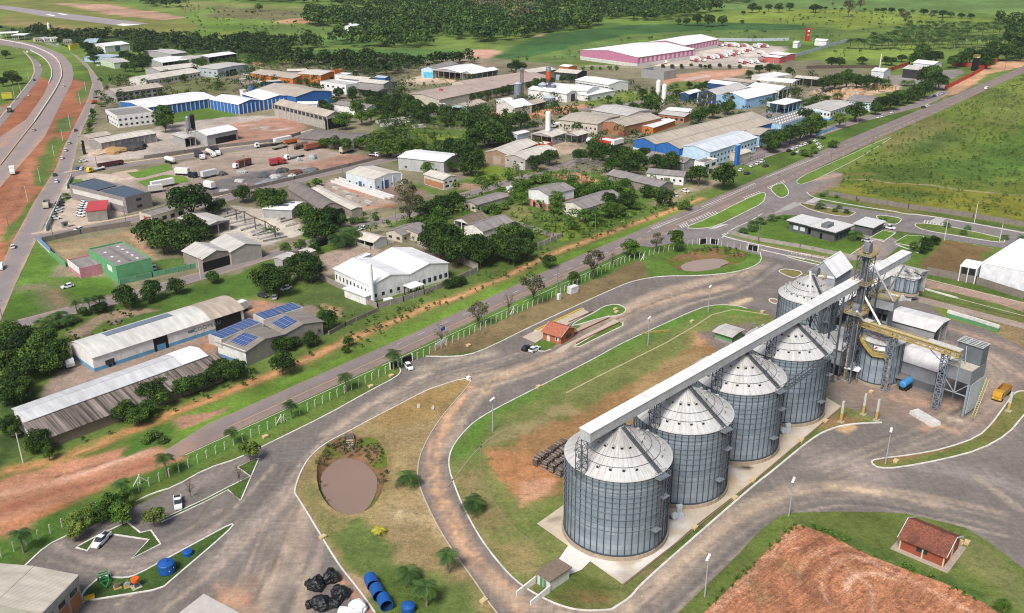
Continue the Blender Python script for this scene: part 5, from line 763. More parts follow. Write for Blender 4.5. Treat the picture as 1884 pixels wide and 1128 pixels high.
SH('loading_porch','white open loading porch of the large white warehouse','C4',(1475,262),(1525,205),(1350,212),5.5,0,'u',paint((.8,.82,.85),.5,grime=.05,var=.04),(.7,.72,.76),'porch',opn='d',par=0,ov=.1)
def tile():
 q=NT('clay_tile');tc=q.n('TexCoord').outputs['Object'];sx=q.n('SeparateXYZ');q.l(tc,sx.inputs[0])
 a=q.math('PINGPONG',sx.outputs[0],.11);b=q.math('PINGPONG',sx.outputs[1],.2);n=q.noise(tc,3.,4,.7);c=q.mix(q.rng(n,.35,.68),(.11,.04,.03),(.34,.12,.07));c=q.mix(q.rng(q.noise(tc,.35,3),.48,.7,0,.75),c,(.075,.035,.03));c=q.mix(q.rng(a,0,.05,.5,0),c,(.05,.025,.02));c=q.mix(q.rng(b,0,.05,.35,0),c,(.05,.025,.02));return q.done(c,.9,0,a,.1,.8)
TILE=tile()
def tile2():
 q=NT('clay_tile');tc=q.n('TexCoord').outputs['Object'];n=q.noise(tc,3.,4,.7);return q.done(q.mix(q.rng(n,.3,.7),(.2,.05,.035),(.5,.19,.11)),.9,0,n,.05,.5)
WHL='brick weigh house with a terracotta tile roof between the truck scales'
SH('weigh_house',WHL,'C2',(1281,838),(1396,768),(1152,776),2.9,1.6,'v',tile2(),TERR,'hut',ov=.7,win=[('d',2,1,2,.18)],door=[('d',.3,1.1,2.1,D_((.65,.65,.62)))]);r,hx,hy,nm=BB[WHL];panel(r,'window',GLASS,nm['a'],hx,hy,.35,.75,1.0,2.2);panel(r,'window_frame',WHITE,nm['d'],hx,hy,.68,.86,.85,2.15,.03)
m=MB()
for sx_ in(-1,1):
 for sy_ in(-1,1):m.bar((sx_*(hx+.42),sy_*(hy+.7),2.75),(sx_*(hx+.42),0,4.6),.08,.25)
m.build('barge_board',P_((.6,.5,.38)),r)
BS='red brick store with a dark mottled tile roof beside the ploughed field'
SH('brick_store',BS,'E4',(942,630),(1068,468),(560,456),3,2,'v',TILE,(.3,.075,.04),'hut',ov=.6,win=[('d',1,1.3,2.3,.24)]);r,hx,hy,nm=BB[BS]
m=MB()
for t in(.02,.52,.98):p=on_side(nm['d'],hx,hy,t,0,.06);m.box(p.x-.14,p.y-.14,0,p.x+.14,p.y+.14,2.95)
m.build('corner_post',P_((.6,.48,.3)),r);panel(r,'corner_post',P_((.6,.48,.3)),nm['a'],hx,hy,.46,.54,0,3,.12);m=MB()
for sx_ in(-1,1):
 for sy_ in(-1,1):m.bar((sx_*(hx+.4),sy_*(hy+.6),2.9),(sx_*(hx+.4),0,5.15),.1,.34)
m.build('barge_board',P_((.62,.62,.64)),r);m=MB();m.box(-hx-1.2,-hy-1.2,0,hx+1.2,hy+1.2,.22);m.build('plinth',P_((.4,.33,.27),grime=.5),r)
HG='small green hut with a grey sheet roof beside the long conveyor'
SH('hut',HG,'C3',(975,840),(1062,786),(832,790),2.8,.3,'v','l',(.12,.3,.13),'hut',ov=.9,bot=(.3,.3,.28),zb=.8)
PH='pump house with a flat brown slab roof, white front and green doors'
SH('pump_house',PH,'E2',(1183,852),(1352,740),(1078,780),2.6,0,'u',P_((.2,.155,.12),sc=.8,grime=.6,rough=.95),(.62,.6,.54),'hut',par=0,ov=.35);r,hx,hy,nm=BB[PH]
for t in(.22,.5):panel(r,'door',D_((.08,.26,.13)),nm['d'],hx,hy,t,t+.2,.05,2.1)
for t,lb in((-.12,0),(1.02,1)):m=MB();p=on_side(nm['d'],hx,hy,t,0,0);n=(on_side(nm['d'],hx,hy,0,0,1)-on_side(nm['d'],hx,hy,0,0));t_=Vector((-n.y,n.x,0))*.14;q0,q1=p,p+n*5.2;m.hull8([q0-t_,q0+t_,q1+t_,q1-t_]+[q0-t_+Vector((0,0,1.7)),q0+t_+Vector((0,0,1.7)),q1+t_+Vector((0,0,1.0)),q1-t_+Vector((0,0,1.0))]);m.build('ramp_wall',wall((.7,.68,.64)),r)
BE='pale sheet roofed hall with concrete edge and orange brick panels at the corner'
SH('corner_hall',BE,'E0',(666,806),(350,1130),(-60,680),6.6,.6,'u',roofm((.47,.43,.36),.2,2.4),(.4,.39,.34),'hall',ov=.2);r,hx,hy,nm=BB[BE]
for t0,t1 in((.03,.3),(.36,.62),(.68,.97)):
 panel(r,'brick_panel',wall((.42,.17,.07)),nm['a'],hx,hy,1-t1,1-t0,.3,3.4,.05);panel(r,'window',GLASS,nm['a'],hx,hy,1-t1+.03,1-t0-.05,3.7,4.7,.05)
m=MB();s=nm['a'];a,b=on_side(s,hx,hy,0,6.2,.1),on_side(s,hx,hy,1,6.2,.1);m.bar(a,b,.5,1.0);s=nm['d'];a,b=on_side(s,hx,hy,0,6.2,.1),on_side(s,hx,hy,1,6.2,.1);m.bar(a,b,.5,.9);m.build('parapet',wall((.44,.43,.38)),r)
RS,HS,HC=10.5,18.2,5.67
SP=[(21.14,159.43),(37.22,176.86),(53.28,193.97),(69.64,211.21)]
def silo_wall_mat(n,zc):
 q=NT('corrugated_steel');tc=q.n('TexCoord').outputs['Object'];sx=q.n('SeparateXYZ');q.l(tc,sx.inputs[0])
 a=q.math('MULTIPLY',q.math('ARCTAN2',sx.outputs[1],sx.outputs[0]),n/(2*PI));fa=q.math('FLOOR',a);fz=q.math('FLOOR',q.math('DIVIDE',sx.outputs[2],zc))
 cx_=q.n('CombineXYZ');q.l(fz,cx_.inputs[2]);wn=q.n('TexWhiteNoise');q.l(cx_.outputs[0],wn.inputs['Vector'])
 c2=q.n('CombineXYZ');q.l(fa,c2 .inputs[0]);q.l(fz,c2 .inputs[1]);w2_=q.n('TexWhiteNoise');q.l(c2 .outputs[0],w2_.inputs['Vector'])
 c=q.mix(q.rng(wn.outputs[0],0,1),(.22,.275,.33),(.34,.4,.46));c=q.mix(1.,c,q.rng(w2_.outputs[0],0,1,.92,1.08),'MULTIPLY')
 st=q.noise(q.mapping(tc,(1.4,1.4,.12)),1.,4);c=q.mix(q.rng(st,.5,.8,0,.35),c,(.34,.37,.4));c=q.mix(q.rng(q.noise(tc,.15,3),.45,.75,0,.3),c,(.12,.15,.19))
 cor=q.math('SINE',q.math('MULTIPLY',sx.outputs[2],2*PI/.11));l=q.math('PINGPONG',sx.outputs[2],zc/2);c=q.mix(q.rng(l,0,.05,.3,0),c,(.08,.1,.12))
 return q.done(c,.5,.25,cor,.03,.3)
M_SW=silo_wall_mat(48,1.14);M_SW2=silo_wall_mat(20,1.2)
q=NT('silo_roof_steel');tc=q.n('TexCoord').outputs['Object'];sx=q.n('SeparateXYZ');q.l(tc,sx.inputs[0]);oi=q.n('ObjectInfo').outputs['Random']
a=q.math('ARCTAN2',sx.outputs[1],sx.outputs[0]);r_=q.math('SQRT',q.math('ADD',q.math('MULTIPLY',sx.outputs[0],sx.outputs[0]),q.math('MULTIPLY',sx.outputs[1],sx.outputs[1])))
cv=q.n('CombineXYZ');q.l(q.math('MULTIPLY',a,9.),cv.inputs[0]);q.l(q.math('MULTIPLY',r_,.22),cv.inputs[1]);q.l(q.math('MULTIPLY',oi,30.),cv.inputs[2])
s1=q.noise(cv.outputs[0],1.3,5,.7);cv2=q.n('CombineXYZ');q.l(q.math('MULTIPLY',a,1.3),cv2 .inputs[0]);q.l(q.math('MULTIPLY',r_,.12),cv2 .inputs[1]);q.l(q.math('MULTIPLY',oi,50.),cv2 .inputs[2]);s2=q.noise(cv2 .outputs[0],1.1,4)
c=q.mix(q.rng(s1,.42,.75,0,.65),(.57,.565,.555),(.3,.285,.27));c=q.mix(q.math('MULTIPLY',q.rng(s2,.45,.62,0,.75),q.rng(r_,1.0,8.5,1,.1)),c,(.19,.17,.155))
p48=q.math('PINGPONG',q.math('MULTIPLY',a,48/PI),1.);c=q.mix(q.rng(p48,0,.1,.18,0),c,(.2,.195,.19));M_SR=q.done(c,.5,.1)
M_RIB=paint((.055,.07,.085),.5,grime=.1);M_RING=paint((.2,.24,.28),.5,.2);M_FND=paint((.36,.29,.22),.9,grime=.6)
def cyl_pt(r,a,z):return Vector((r*math.cos(a),r*math.sin(a),z))
def make_silo(R,H,HCn,nst,name,label,ang,mats,group=None,rings=None,vents=True,top=1.0):
 root=thing(name,label,'silo',group=group)
 m=MB();m.lathe([(R+.55,0),(R+.5,.75),(R-.1,.8)],72,cap1=False);m.build('foundation',M_FND,root)
 m=MB();m.lathe([(R,.7),(R,H)],96,cap1=False);m.cur=1
 for k in range(nst):
  a=2*PI*(k+.5)/nst;m.bar(cyl_pt(R+.1,a,.7),cyl_pt(R+.08,a,H-.05),.13,.16)
 m.cur=1;m.lathe([(R+.22,.72),(R+.22,1.0),(R,1.05)],72,cap1=False);m.cur=2
 for z in(rings or[17.5,16.6,15.6,14.5,13.4,12.2,10.9,9.4,8.,6.7]):
  n=nst
  for k in range(n):
   m.bar(cyl_pt(R+.3,2*PI*(k-.0)/n,z),cyl_pt(R+.3,2*PI*(k+1)/n,z),.07,.07)
 m.build('wall',[mats,M_RIB,M_RING],root)
 m=MB();N=nst*2;sl=(HCn)/(R-top)
 m.lathe([(R+.35,H-.12),(R+.35,H-.02),(R,H+.1),(top,H+HCn),(top*.9,H+HCn+.5)],N)
 for k in range(nst):
  a=2*PI*k/nst;m.bar(cyl_pt(R+.2,a,H+.06),cyl_pt(top+.3,a,H+HCn),.06,.09)
 o=m.build('roof',M_SR,root)
 zr=lambda r:H+(R-r)/(R-top)*HCn+.1
 m=MB()
 for f in(.62,.79):
  for k in range(48):m.bar(cyl_pt(R*f,2*PI*k/48,zr(R*f)+.14),cyl_pt(R*f,2*PI*(k+1)/48,zr(R*f)+.14),.07,.07)
 m.build('roof_ring',STEEL,root)
 if vents:
  vm=MB();vm.box(-.28,-.3,.0,.28,.3,.42);vm.cur=1;vm.box(-.24,-.32,-.06,.24,-.305,.3);me=vm.mesh('roof_vent',[M_SR,DARK])
  for f,n in((.83,22),(.44,18)):
   for k in range(n):
    a=2*PI*(k+.5)/n
    if abs((a-ang+PI)%(2*PI)-PI)<.16:continue
    o=link('roof_vent',me,root,cyl_pt(R*f,a,zr(R*f)+.05),a+PI/2)
 m=MB();d=Vector((math.cos(ang),math.sin(ang),0));t=Vector((-d.y,d.x,0));L=26
 for sgn in(-1,1):
  m.bar(cyl_pt(R+.4,ang,zr(R)+.25)+t*.42*sgn,cyl_pt(top,ang,zr(top)+.25)+t*.42*sgn,.1,.22)
  m.bar(cyl_pt(R+.4,ang,zr(R)+1.25)+t*.45*sgn,cyl_pt(top,ang,zr(top)+1.25)+t*.45*sgn,.06,.06)
 for i in range(L+1):
  r=top+(R-top)*i/L;p=cyl_pt(r,ang,zr(r)+.28);m.bar(p-t*.42,p+t*.42,.3,.06)
  if i%4==0:
   for sgn in(-1,1):m.bar(p+t*.45*sgn,p+t*.45*sgn+Vector((0,0,1.05)),.05,.05)
 m.build('roof_stair',STEEL,root)
 m=MB()
 for sgn in(-1,1):m.bar(cyl_pt(R+.7,ang,1)+t*.3*sgn,cyl_pt(R+.7,ang,H+.6)+t*.3*sgn,.08,.08)
 z=1.2
 while z<H:m.bar(cyl_pt(R+.7,ang,z)-t*.3,cyl_pt(R+.7,ang,z)+t*.3,.05,.05);z+=.4
 for k in range(20):
  z=3+k*.78
  if z>H:break
  pts=[cyl_pt(R+.7,ang,z)+t*.4*math.cos(b)+d*.75*math.sin(b)for b in np.linspace(0,PI,6)]
  for u,v in zip(pts,pts[1:]):m.bar(u,v,.05,.05)
 for b in(.6,1.57,2.5):m.bar(cyl_pt(R+.7,ang,3)+t*.4*math.cos(b)+d*.75*math.sin(b),cyl_pt(R+.7,ang,H)+t*.4*math.cos(b)+d*.75*math.sin(b),.05,.05)
 m.build('ladder',STEEL,root)
 for k,z in enumerate((H-.3,H*.72,H*.34)):
  m=MB();s=.95 if k else 1.5;c=cyl_pt(R+.95,ang,z)+t*(.9 if k%2 else-.9)*(1 if k else 0);p=[c-t*s-d*.6,c+t*s-d*.6,c+t*s+d*.75,c-t*s+d*.75];m.hull8(p+[v+Vector((0,0,.1))for v in p])
  if k==0:
   for i in(0,1,2,3):m.bar(p[i],p[i]+Vector((0,0,1.1)),.06,.06);m.bar(p[i]+Vector((0,0,1.1)),p[(i+1)%4]+Vector((0,0,1.1)),.06,.06)
  m.build('platform',GALV,root)
 return root
A0_=G(1212,873,HS);ANG=math.atan2(A0_[1]-SP[0][1],A0_[0]-SP[0][0])
sil=make_silo(RS,HS,HC,48,'grain_silo','large grain silo nearest the camera, at the free end of the conveyor gallery',ANG,M_SW,'grain silos in the row under the gallery')
labs=[None,'second large grain silo of the row, just behind the nearest one','third large grain silo of the row, its rim platform holding a diagonal catwalk','fourth large grain silo of the row, beside the concrete posts and the plant']
for i,p in enumerate(SP):o=place(sil,i>0,(p[0],p[1],.2),0,label=labs[i])
c5=G(1492,513,22.4);o=place(sil,True,(c5 .x,c5 .y,0),-.5,(.785,.785,.98),label='grain silo apart from the row, half hidden behind the long gallery')
AX=Vector((SP[3][0]-SP[0][0],SP[3][1]-SP[0][1],0)).normalized();NR=Vector((AX.y,-AX.x,0));S0=Vector((*SP[0],0))
g0=S0+AX*-9.7+NR*-1.0;g1=S0+AX*134.5+NR*3.4;GX=(g1-g0).normalized();GY=Vector((-GX.y,GX.x,0));GL=(g1-g0).length
def boxbeam(name,label,a,b,w,z0,z1,mw,mr,cat='conveyor',skirt=True):
 a=Vector(a);b=Vector(b);a.z=b.z=0;L=(b-a).length;root=thing(name,label,cat,a,math.atan2(b.y-a.y,b.x-a.x))
 m=MB();m.box(0,-w/2,z0,L,w/2,z1-.1);m.build('side_wall',mw,root);m=MB();m.hull8([(-.15,-w/2-.12,z1-.1),(L+.15,-w/2-.12,z1-.1),(L+.15,w/2+.12,z1),(-.15,w/2+.12,z1),(-.15,-w/2-.12,z1-.02),(L+.15,-w/2-.12,z1-.02),(L+.15,w/2+.12,z1+.08),(-.15,w/2+.12,z1+.08)]);m.build('roof',mr,root);return root,L
M_GW=wall((.47,.48,.5),None,0,6.);M_GR=roofm((.74,.73,.72),.1,1.2)
gal,GL=boxbeam('conveyor_gallery','long grey enclosed conveyor gallery running over the silo tops',g0,g1,2.7,25.0,27.1,M_GW,M_GR)
def lattice(m,x,y,z0,z1,s,bay=1.6,w=.16):
 c=[(x-s,y-s),(x+s,y-s),(x+s,y+s),(x-s,y+s)]
 for a in c:m.bar((*a,z0),(*a,z1),w,w)
 z=z0;k=0
 while z<z1-.3:
  z2=min(z+bay,z1)
  for i in range(4):
   a,b=c[i],c[(i+1)%4]
   if k%2:a,b=b,a
   m.bar((*a,z),(*b,z2),w*.6,w*.6);m.bar((*a,z2),(*b,z2),w*.6,w*.6)
  z=z2;k+=1
for i,p in enumerate(SP):
 q=Vector((*p,0))-AX*(RS+.4)-g0;x,y=q.dot(GX),q.dot(GY);m=MB();lattice(m,x,y*.3,17.6,25.05,.8,1.5,.13);m.build('support_tower',STEEL,gal)
 q=Vector((*p,0))-g0;m=MB();m.lathe([(.9,24.0),(.7,25.0)],12,(q.dot(GX),q.dot(GY)),True);m.bar((q.dot(GX)-2,q.dot(GY),24.2),(q.dot(GX)+1,q.dot(GY),24.9),.4,.4);m.build('silo_spout',STEEL,gal)
for x,sp_ in((91,1.3),(103,1.3),(124,1.2)):
 m=MB()
 for sg in(-1,1):m.bar((x,sg*1.4,0),(x,sg*1.3,25),.42,.42);m.bar((x,sg*1.4,0),(x,sg*1.4,.4),1,1)
 for z in range(3,25,4):m.bar((x,-1.4,z),(x,1.4,z+3),.14,.14);m.bar((x,-1.4,z),(x,1.4,z),.16,.16)
 m.bar((x-4,1.3,25),(x,1.3,20),.18,.18);m.bar((x+4,1.3,25),(x,1.3,20),.18,.18);m.bar((x-4,-1.3,25),(x,-1.3,20),.18,.18);m.bar((x+4,-1.3,25),(x,-1.3,20),.18,.18);m.build('support_tower',STEEL,gal)
a=Vector((*SP[2],HS))+cyl_pt(RS+1.2,ANG,0)+AX*1.5;b=Vector((*SP[3],HS))+cyl_pt(RS+1.2,ANG,0)-AX*1.5;m=MB()
for dz in(0,1.1):
 for sg in(-1,1):m.bar(a+NR*.45*sg+Vector((0,0,dz)),b+NR*.45*sg+Vector((0,0,dz)),.14,.14)
for i in range(19):
 p=a.lerp(b,i/18)
 m.bar(p-NR*.45,p+NR*.45,.5,.06)
 for sg in(-1,1):m.bar(p+NR*.45*sg,p+NR*.45*sg+Vector((0,0,1.1)),.07,.07)
tag(m.build('catwalk',STEEL),'steel catwalk linking the rim platforms of the last two silos of the row','catwalk')
M_EL=wall((.17,.18,.2));YR=YEL
def rail_platform(root,z,x0,x1,y0,y1):
 m=MB();m.cur=1;m.box(x0,y0,z-.12,x1,y1,z);m.cur=0;c=[(x0,y0),(x1,y0),(x1,y1),(x0,y1)]
 for i in range(4):
  a_,b_=Vector((*c[i],z)),Vector((*c[(i+1)%4],z))
  for dz in(.55,1.1):m.bar(a_+Vector((0,0,dz)),b_+Vector((0,0,dz)),.09,.09)
  n=max(2,int((b_-a_).length/1.2))
  for k in range(n):p=a_.lerp(b_,k/n);m.bar(p,p+Vector((0,0,1.1)),.08,.08)
 m.build('platform',[YR,P_((.3,.27,.2))],root)
def hfor(px,y):
 g=np.array(G(*px));lo,hi=0.,80.
 for _ in range(40):
  h=(lo+hi)/2;d=g+np.array([0,0,h-CH]);yy=564-FPX*(d@U2)/(d@FW);lo,hi=(h,hi)if yy>y else(lo,h)
 return h
def elevator(label,px,H,legs,plats,head=True):
 g=G(*px);H=hfor(px,H)if H>60 else H;plats=[hfor(px,z)for z in plats];root=thing('bucket_elevator',label,'elevator tower',g,.8)
 m=MB();lattice(m,0,0,0,H-2.5,1.7,2.4,.2);m.build('lattice_tower',STEEL,root)
 for x,y in legs:
  m=MB();m.box(x-.3,y-.22,0,x+.3,y+.22,H-1.5);m.build('elevator_leg',M_EL,root)
 for z in plats:rail_platform(root,z,-2.3,2.3,-2.3,2.3)
 m=MB();m.box(-1.2,-.9,H-1.5,1.2,.9,H+.1,.1);m.lathe([(.95,-.8),(.95,.8)],16,cap0=True);vs=m.v[-32:]
 m.v[-32:]=[(x,z,y+H+.1)for x,y,z in vs];m.build('head_house',M_EL,root);m=MB();m.box(1.2,-.4,H-.8,2.1,.4,H);m.build('motor',GALV,root)
 m=MB();m.tube([(-2,-1.7,0),(-2,-1.7,H-3)],.14,8);m.build('dust_pipe',GALV,root);return root
elevator('tallest bucket elevator tower rising through the conveyor gallery',(1563,680),453,[(-.7,-.5),(-.7,.6),(.7,-.5),(.7,.6)],(467,520,561))
elevator('shorter bucket elevator tower with a yellow platform in front of the tall one',(1557,699),566,[(-.5,0),(.5,0)],(575,))
g=G(1484,585);root=elevator('slim bucket elevator at the head of the half hidden silo',(1484,632),498,[(0,0)],(511,))
PS=(.36,.37,.38)
SH('plant_building','grey dryer tower with dark louvre bands next to the elevators','P',(1635.3,573.4),(1646.5,561.5),(1594.5,568.3),14,0,'u','g',(.27,.29,.3),'dryer',par=.1);r,hx,hy,nm=BB['grey dryer tower with dark louvre bands next to the elevators']
for z in(2.2,5.2,8.2,11.):panel(r,'louvre_band',DARK,nm['d'],hx,hy,.06,.94,z,z+1.9,.1)
m=MB()
for t in(.28,.5,.72):p=on_side(nm['d'],hx,hy,t,0,.15);m.box(p.x-.2,p.y-.2,0,p.x+.2,p.y+.2,13.8)
m.build('louvre_post',STEEL,r)
for sx_ in(-.5,.5):m=MB();m.box(-hx*.8+(sx_+.5)*hx*.85,-hy*.8,13.95,-hx*.8+(sx_+.5)*hx*.85+hx*.75,hy*.8,15.6,.3);m.build('fan_box',GALV,r)
SH('plant_building','white topped hopper with yellow rails above the dryer','P',(1645,556),(1654,548),(1606,544),18.5,0,'u','w',(.3,.32,.33),'hopper',base=15.7,par=.1);r,hx,hy,nm=BB['white topped hopper with yellow rails above the dryer'];rail_platform(r,18.7,-hx-.3,hx+.3,-hy-.3,hy+.3)
for q in r.children:
 if q.name.startswith('platform'):q.scale=(1,1,1)
SH('plant_building','steep roofed grey gabled shed beside the half hidden silo','C4',(250,325),(390,235),(25,272),9,4.2,'u','w',(.34,.37,.4),'shed');SH('plant_building','grey shed with an open gable end at the block wall','P',(1682.6,516),(1707,498.5),(1600,492),7.5,1.2,'v','l',(.45,.46,.47),'shed',opn='a')
SH('plant_building','white roofed shed with grey walls and an open right end behind the yellow bridge','P',(1720,610),(1746.8,588),(1643.6,576),6.5,.8,'v',roofm((.7,.68,.67),.1),(.3,.3,.32),'shed',opn='a');SH('plant_building','large white roofed shed under the yellow bridge, right of the round bin','P',(1724,683),(1763,655),(1652,654),6.5,1.,'v',roofm((.7,.68,.67),.1),(.26,.28,.31),'shed',bot=(.12,.13,.15),zb=2.2,opn='a')
SH('plant_building','long open truck unloading shed with a grey fascia behind the gallery posts','P',(1519,574),(1640,505),(1495,556),9.5,.3,'u',roofm((.62,.61,.6),.1),(.42,.43,.45),'shed',opn='a');r,hx,hy,nm=BB['long open truck unloading shed with a grey fascia behind the gallery posts'];panel(r,'fascia',wall((.45,.46,.48)),nm['a'],hx,hy,0,1,5.8,9.4,.12)
SH('plant_building','white roofed intake shed with grey wall between the silos and the elevators','P',(1551,645.8),(1596,617),(1512,613),7.8,.8,'v',roofm((.7,.68,.67),.1),(.3,.32,.35),'shed',bot=(.1,.11,.12),zb=3.2,door=[('d',.75,5,3.2)]);SH('plant_building','small white lean-to canopy at the foot of the elevators','P',(1579,684),(1588,673),(1557,675),3.6,0,'u',WHITE,PS,'canopy',opn='adce',par=0,ov=.2)
SH('plant_building','small pale roof annex between the dryer and the white roofed shed','P',(1662,607),(1675,596),(1642,602),4,.4,'v','l',(.33,.34,.36),'annex');SH('plant_building','tiny dark shed under the yellow bridge beside the blue trailer','P',(1667,699),(1672,692),(1652,694),2.6,0,'u','d',(.1,.1,.11),'shed',par=0)
def bin_at(label,front_px,R,H,HCn,nst,z0=0,stair=False):
 f_=G(*front_px,z0);d=Vector((f_.x,f_.y,0)).normalized();c=Vector((f_.x,f_.y,0))+d*R
 o=make_silo(R,H,HCn,nst,'steel_bin',label,.3,M_SW2,rings=[H*.97],vents=False,top=R*.12);o.location=(c.x,c.y,z0);return o,c
CB,cb=bin_at('round steel bin wrapped by a yellow stair under the yellow bridge',(1609.5,712),5.6,12.6,2.6,20)
def on_cyl(px,py,c,R):
 C0=np.array([0,0,CH]);g=np.array(G(px,py));d=g-C0;ox,oy=-c.x,-c.y;a=d[0]**2+d[1]**2;b=2*(ox*d[0]+oy*d[1]);cc=ox*ox+oy*oy-R*R;D=b*b-4*a*cc
 if D<0:D=0
 t=(-b-math.sqrt(D))/(2*a);return Vector(C0+d*t)
m=MB();pts=[on_cyl(*p,cb,6.4)-Vector((cb.x,cb.y,0))for p in((1584,622),(1606,653.8),(1625,656.4),(1641.7,673))]
fine=[]
for u,v in zip(pts,pts[1:]):
 a0=math.atan2(u.y,u.x);a1=math.atan2(v.y,v.x);a1=a0+((a1-a0+PI)%(2*PI)-PI)
 for k in range(6):t=k/6;fine.append(cyl_pt(6.3,a0+(a1-a0)*t,u.z+(v.z-u.z)*t))
fine.append(pts[-1])
for u,v in zip(fine,fine[1:]):
 for rr in(-.5,.5):
  uo,vo=u*1,v*1;s=(6.3+rr)/6.3;uo.x*=s;uo.y*=s;vo.x*=s;vo.y*=s
  m.bar(uo,vo,.12,.25);m.bar(uo+Vector((0,0,1.1)),vo+Vector((0,0,1.1)),.1,.1);m.bar(uo+Vector((0,0,.55)),vo+Vector((0,0,.55)),.07,.07);m.bar(uo,uo+Vector((0,0,1.1)),.08,.08)
 m.bar(u,v,.9,.08)
m.build('wrap_stair',YEL,CB)
p0=on_cyl(1607.5,642,cb,5.95)-Vector((cb.x,cb.y,0));p1=on_cyl(1628,645,cb,5.95)-Vector((cb.x,cb.y,0));m=MB();z0=10.9;n=6;a0,a1=math.atan2(p0 .y,p0 .x),math.atan2(p1 .y,p1 .x)
for i in range(n):m.face([cyl_pt(5.95,a0+(a1-a0)*i/n,z0),cyl_pt(5.95,a0+(a1-a0)*(i+1)/n,z0),cyl_pt(5.95,a0+(a1-a0)*(i+1)/n,z0+1.2),cyl_pt(5.95,a0+(a1-a0)*i/n,z0+1.2)])
pl=m.build('sign_plate',WHITE,CB);m=MB();q0,q1=cyl_pt(5.98,a0+(a1-a0)*.08,z0+.25),cyl_pt(5.98,a0+(a1-a0)*.28,z0+.9);m.bar(q0,q1,.12,.35);m.bar(q1,cyl_pt(5.98,a0+(a1-a0)*.3,z0+.5),.1,.2);m.build('emblem',P_((.5,.02,.02),grime=0),pl)
bin_at('small twin steel bin, right one, beside the gabled end shed',(1673,545),2.2,6.2,1.2,10,1.8);bin_at('small twin steel bin, left one, partly behind pipes',(1655,542),2.2,6.2,1.2,10,1.8)
m=MB();g=G(1664,555);m.box(-5,-3,0,5,3,1.8);tag(m.build('bin_plinth',wall((.6,.6,.6)),None,g+Vector((0,4,0)),.35),'white concrete plinth under the small twin bins','plinth')
a=G(1576.6,594,16.5);b=G(1768,656,16.5);L=(b-a).length;br=thing('conveyor_bridge','yellow open truss conveyor bridge from the elevators to the loading bin','conveyor',(a.x,a.y,0),math.atan2(b.y-a.y,b.x-a.x))
m=MB()
for y in(-.9,.9):
 for z in(16.5,17.9):m.bar((0,y,z),(L,y,z),.16,.16)
n=int(L/1.6)
for i in range(n):
 x=L*i/n;x2=L*(i+1)/n
 for y in(-.9,.9):m.bar((x,y,16.5),(x,y,17.9),.1,.1);m.bar((x,y,16.5 if i%2 else 17.9),(x2,y,17.9 if i%2 else 16.5),.09,.09)
 m.bar((x,-.9,16.5),(x,.9,16.5),.1,.1)
m.build('truss',YEL,br);m=MB();m.box(0,-1.5,16.45,L,-.85,16.52);
for i in range(n):m.bar((L*i/n,-1.5,16.5),(L*i/n,-1.5,17.6),.07,.07)
m.bar((0,-1.5,17.6),(L,-1.5,17.6),.08,.08);m.bar((0,-1.5,17.05),(L,-1.5,17.05),.06,.06);m.build('walkway',YEL,br)
m=MB();m.box(.2,-.5,16.9,L-.2,.55,17.8);m.build('conveyor_trough',P_((.5,.44,.28)),br)
for x0,x1 in((0,4.2),(L-8.5,L)):m=MB();m.box(x0,-1.,18.0,x1,1.,18.25);m.build('drive_cover',P_((.55,.54,.5)),br)
for q_ in((1641.4,711),(1724.4,751.5)):
 v_=G(*q_)-Vector((a.x,a.y,0));d_=(b-a).normalized();d_.z=0;x,z0=v_.dot(d_),0
 m=MB();lattice(m,x,0,z0,16.4,.75,1.3,.2);m.bar((x-5,0,16.4),(x,0,13),.15,.15);m.bar((x+5,0,16.4),(x,0,13),.15,.15);m.build('support_column',P_((.2,.23,.28)),br)
A,B,D=G(1771,766),G(1803,744),G(1735,752.6);u=(B-A);v=(D-A);lb=thing('loading_bin','tall grey truck loading bin on steel legs at the end of the yellow bridge','bin',A,math.atan2(v.y,v.x));W=v.length;ud=u-v.normalized()*u.dot(v.normalized());Dp=ud.length;sg=1 if v.cross(ud).z>0 else-1
def bx(m,x0,y0,z0,x1,y1,z1):m.box(x0,min(sg*y0,sg*y1),z0,x1,max(sg*y0,sg*y1),z1)
MB_=wall((.2,.22,.24));Dp=max(5.5,min(Dp,8));W=max(W,6.3)
for x in(0,W):
 for y in(0,Dp):m=MB();bx(m,x-.25,y-.25,0,x+.25,y+.25,9);m.build('leg',P_((.25,.3,.33)),lb)
m=MB();bx(m,-.1,-.1,9,W+.1,Dp+.1,12.6);m.build('bin_body',MB_,lb);m=MB();bx(m,0,Dp*.55,12.6,W,Dp,17.6);m.build('bin_upper',wall((.13,.15,.17)),lb)
m=MB();bx(m,0,0,12.62,W,Dp*.53,12.75);m.build('deck',P_((.5,.46,.38)),lb);m=MB()
for i in range(4):bx(m,W*i/3-.1,-.1+Dp*.5,17.7,W*i/3+.1,Dp,17.9)
for j in range(5):bx(m,0,Dp*.5+j*Dp*.125-.06,17.72,W,Dp*.5+j*Dp*.125+.06,17.86)
m.build('roof_grid',P_((.55,.56,.54)),lb);m=MB()
for x0,x1 in((0,W/2),(W,W/2)):m.bar((x0,-.1*sg,9),(x1,-.1*sg,5.6),.2,.2);m.bar((x0,sg*Dp,9),(x1,sg*Dp,5.6),.2,.2)
m.bar((0,0,5.6),(W,0,5.6),.25,.25);m.bar((W/2,-.15*sg,5.6),(W/2,-.15*sg,16.5),.28,.28);m.bar((W*.45,sg*Dp*.3,12.7),(W*.62,sg*Dp*.5,17),.22,.22);m.build('brace',P_((.3,.32,.35)),lb)
m=MB();bx(m,-.42,.3,.6,-.3,Dp,8.9);m.build('side_panel',P_((.42,.47,.48)),lb);m=MB()
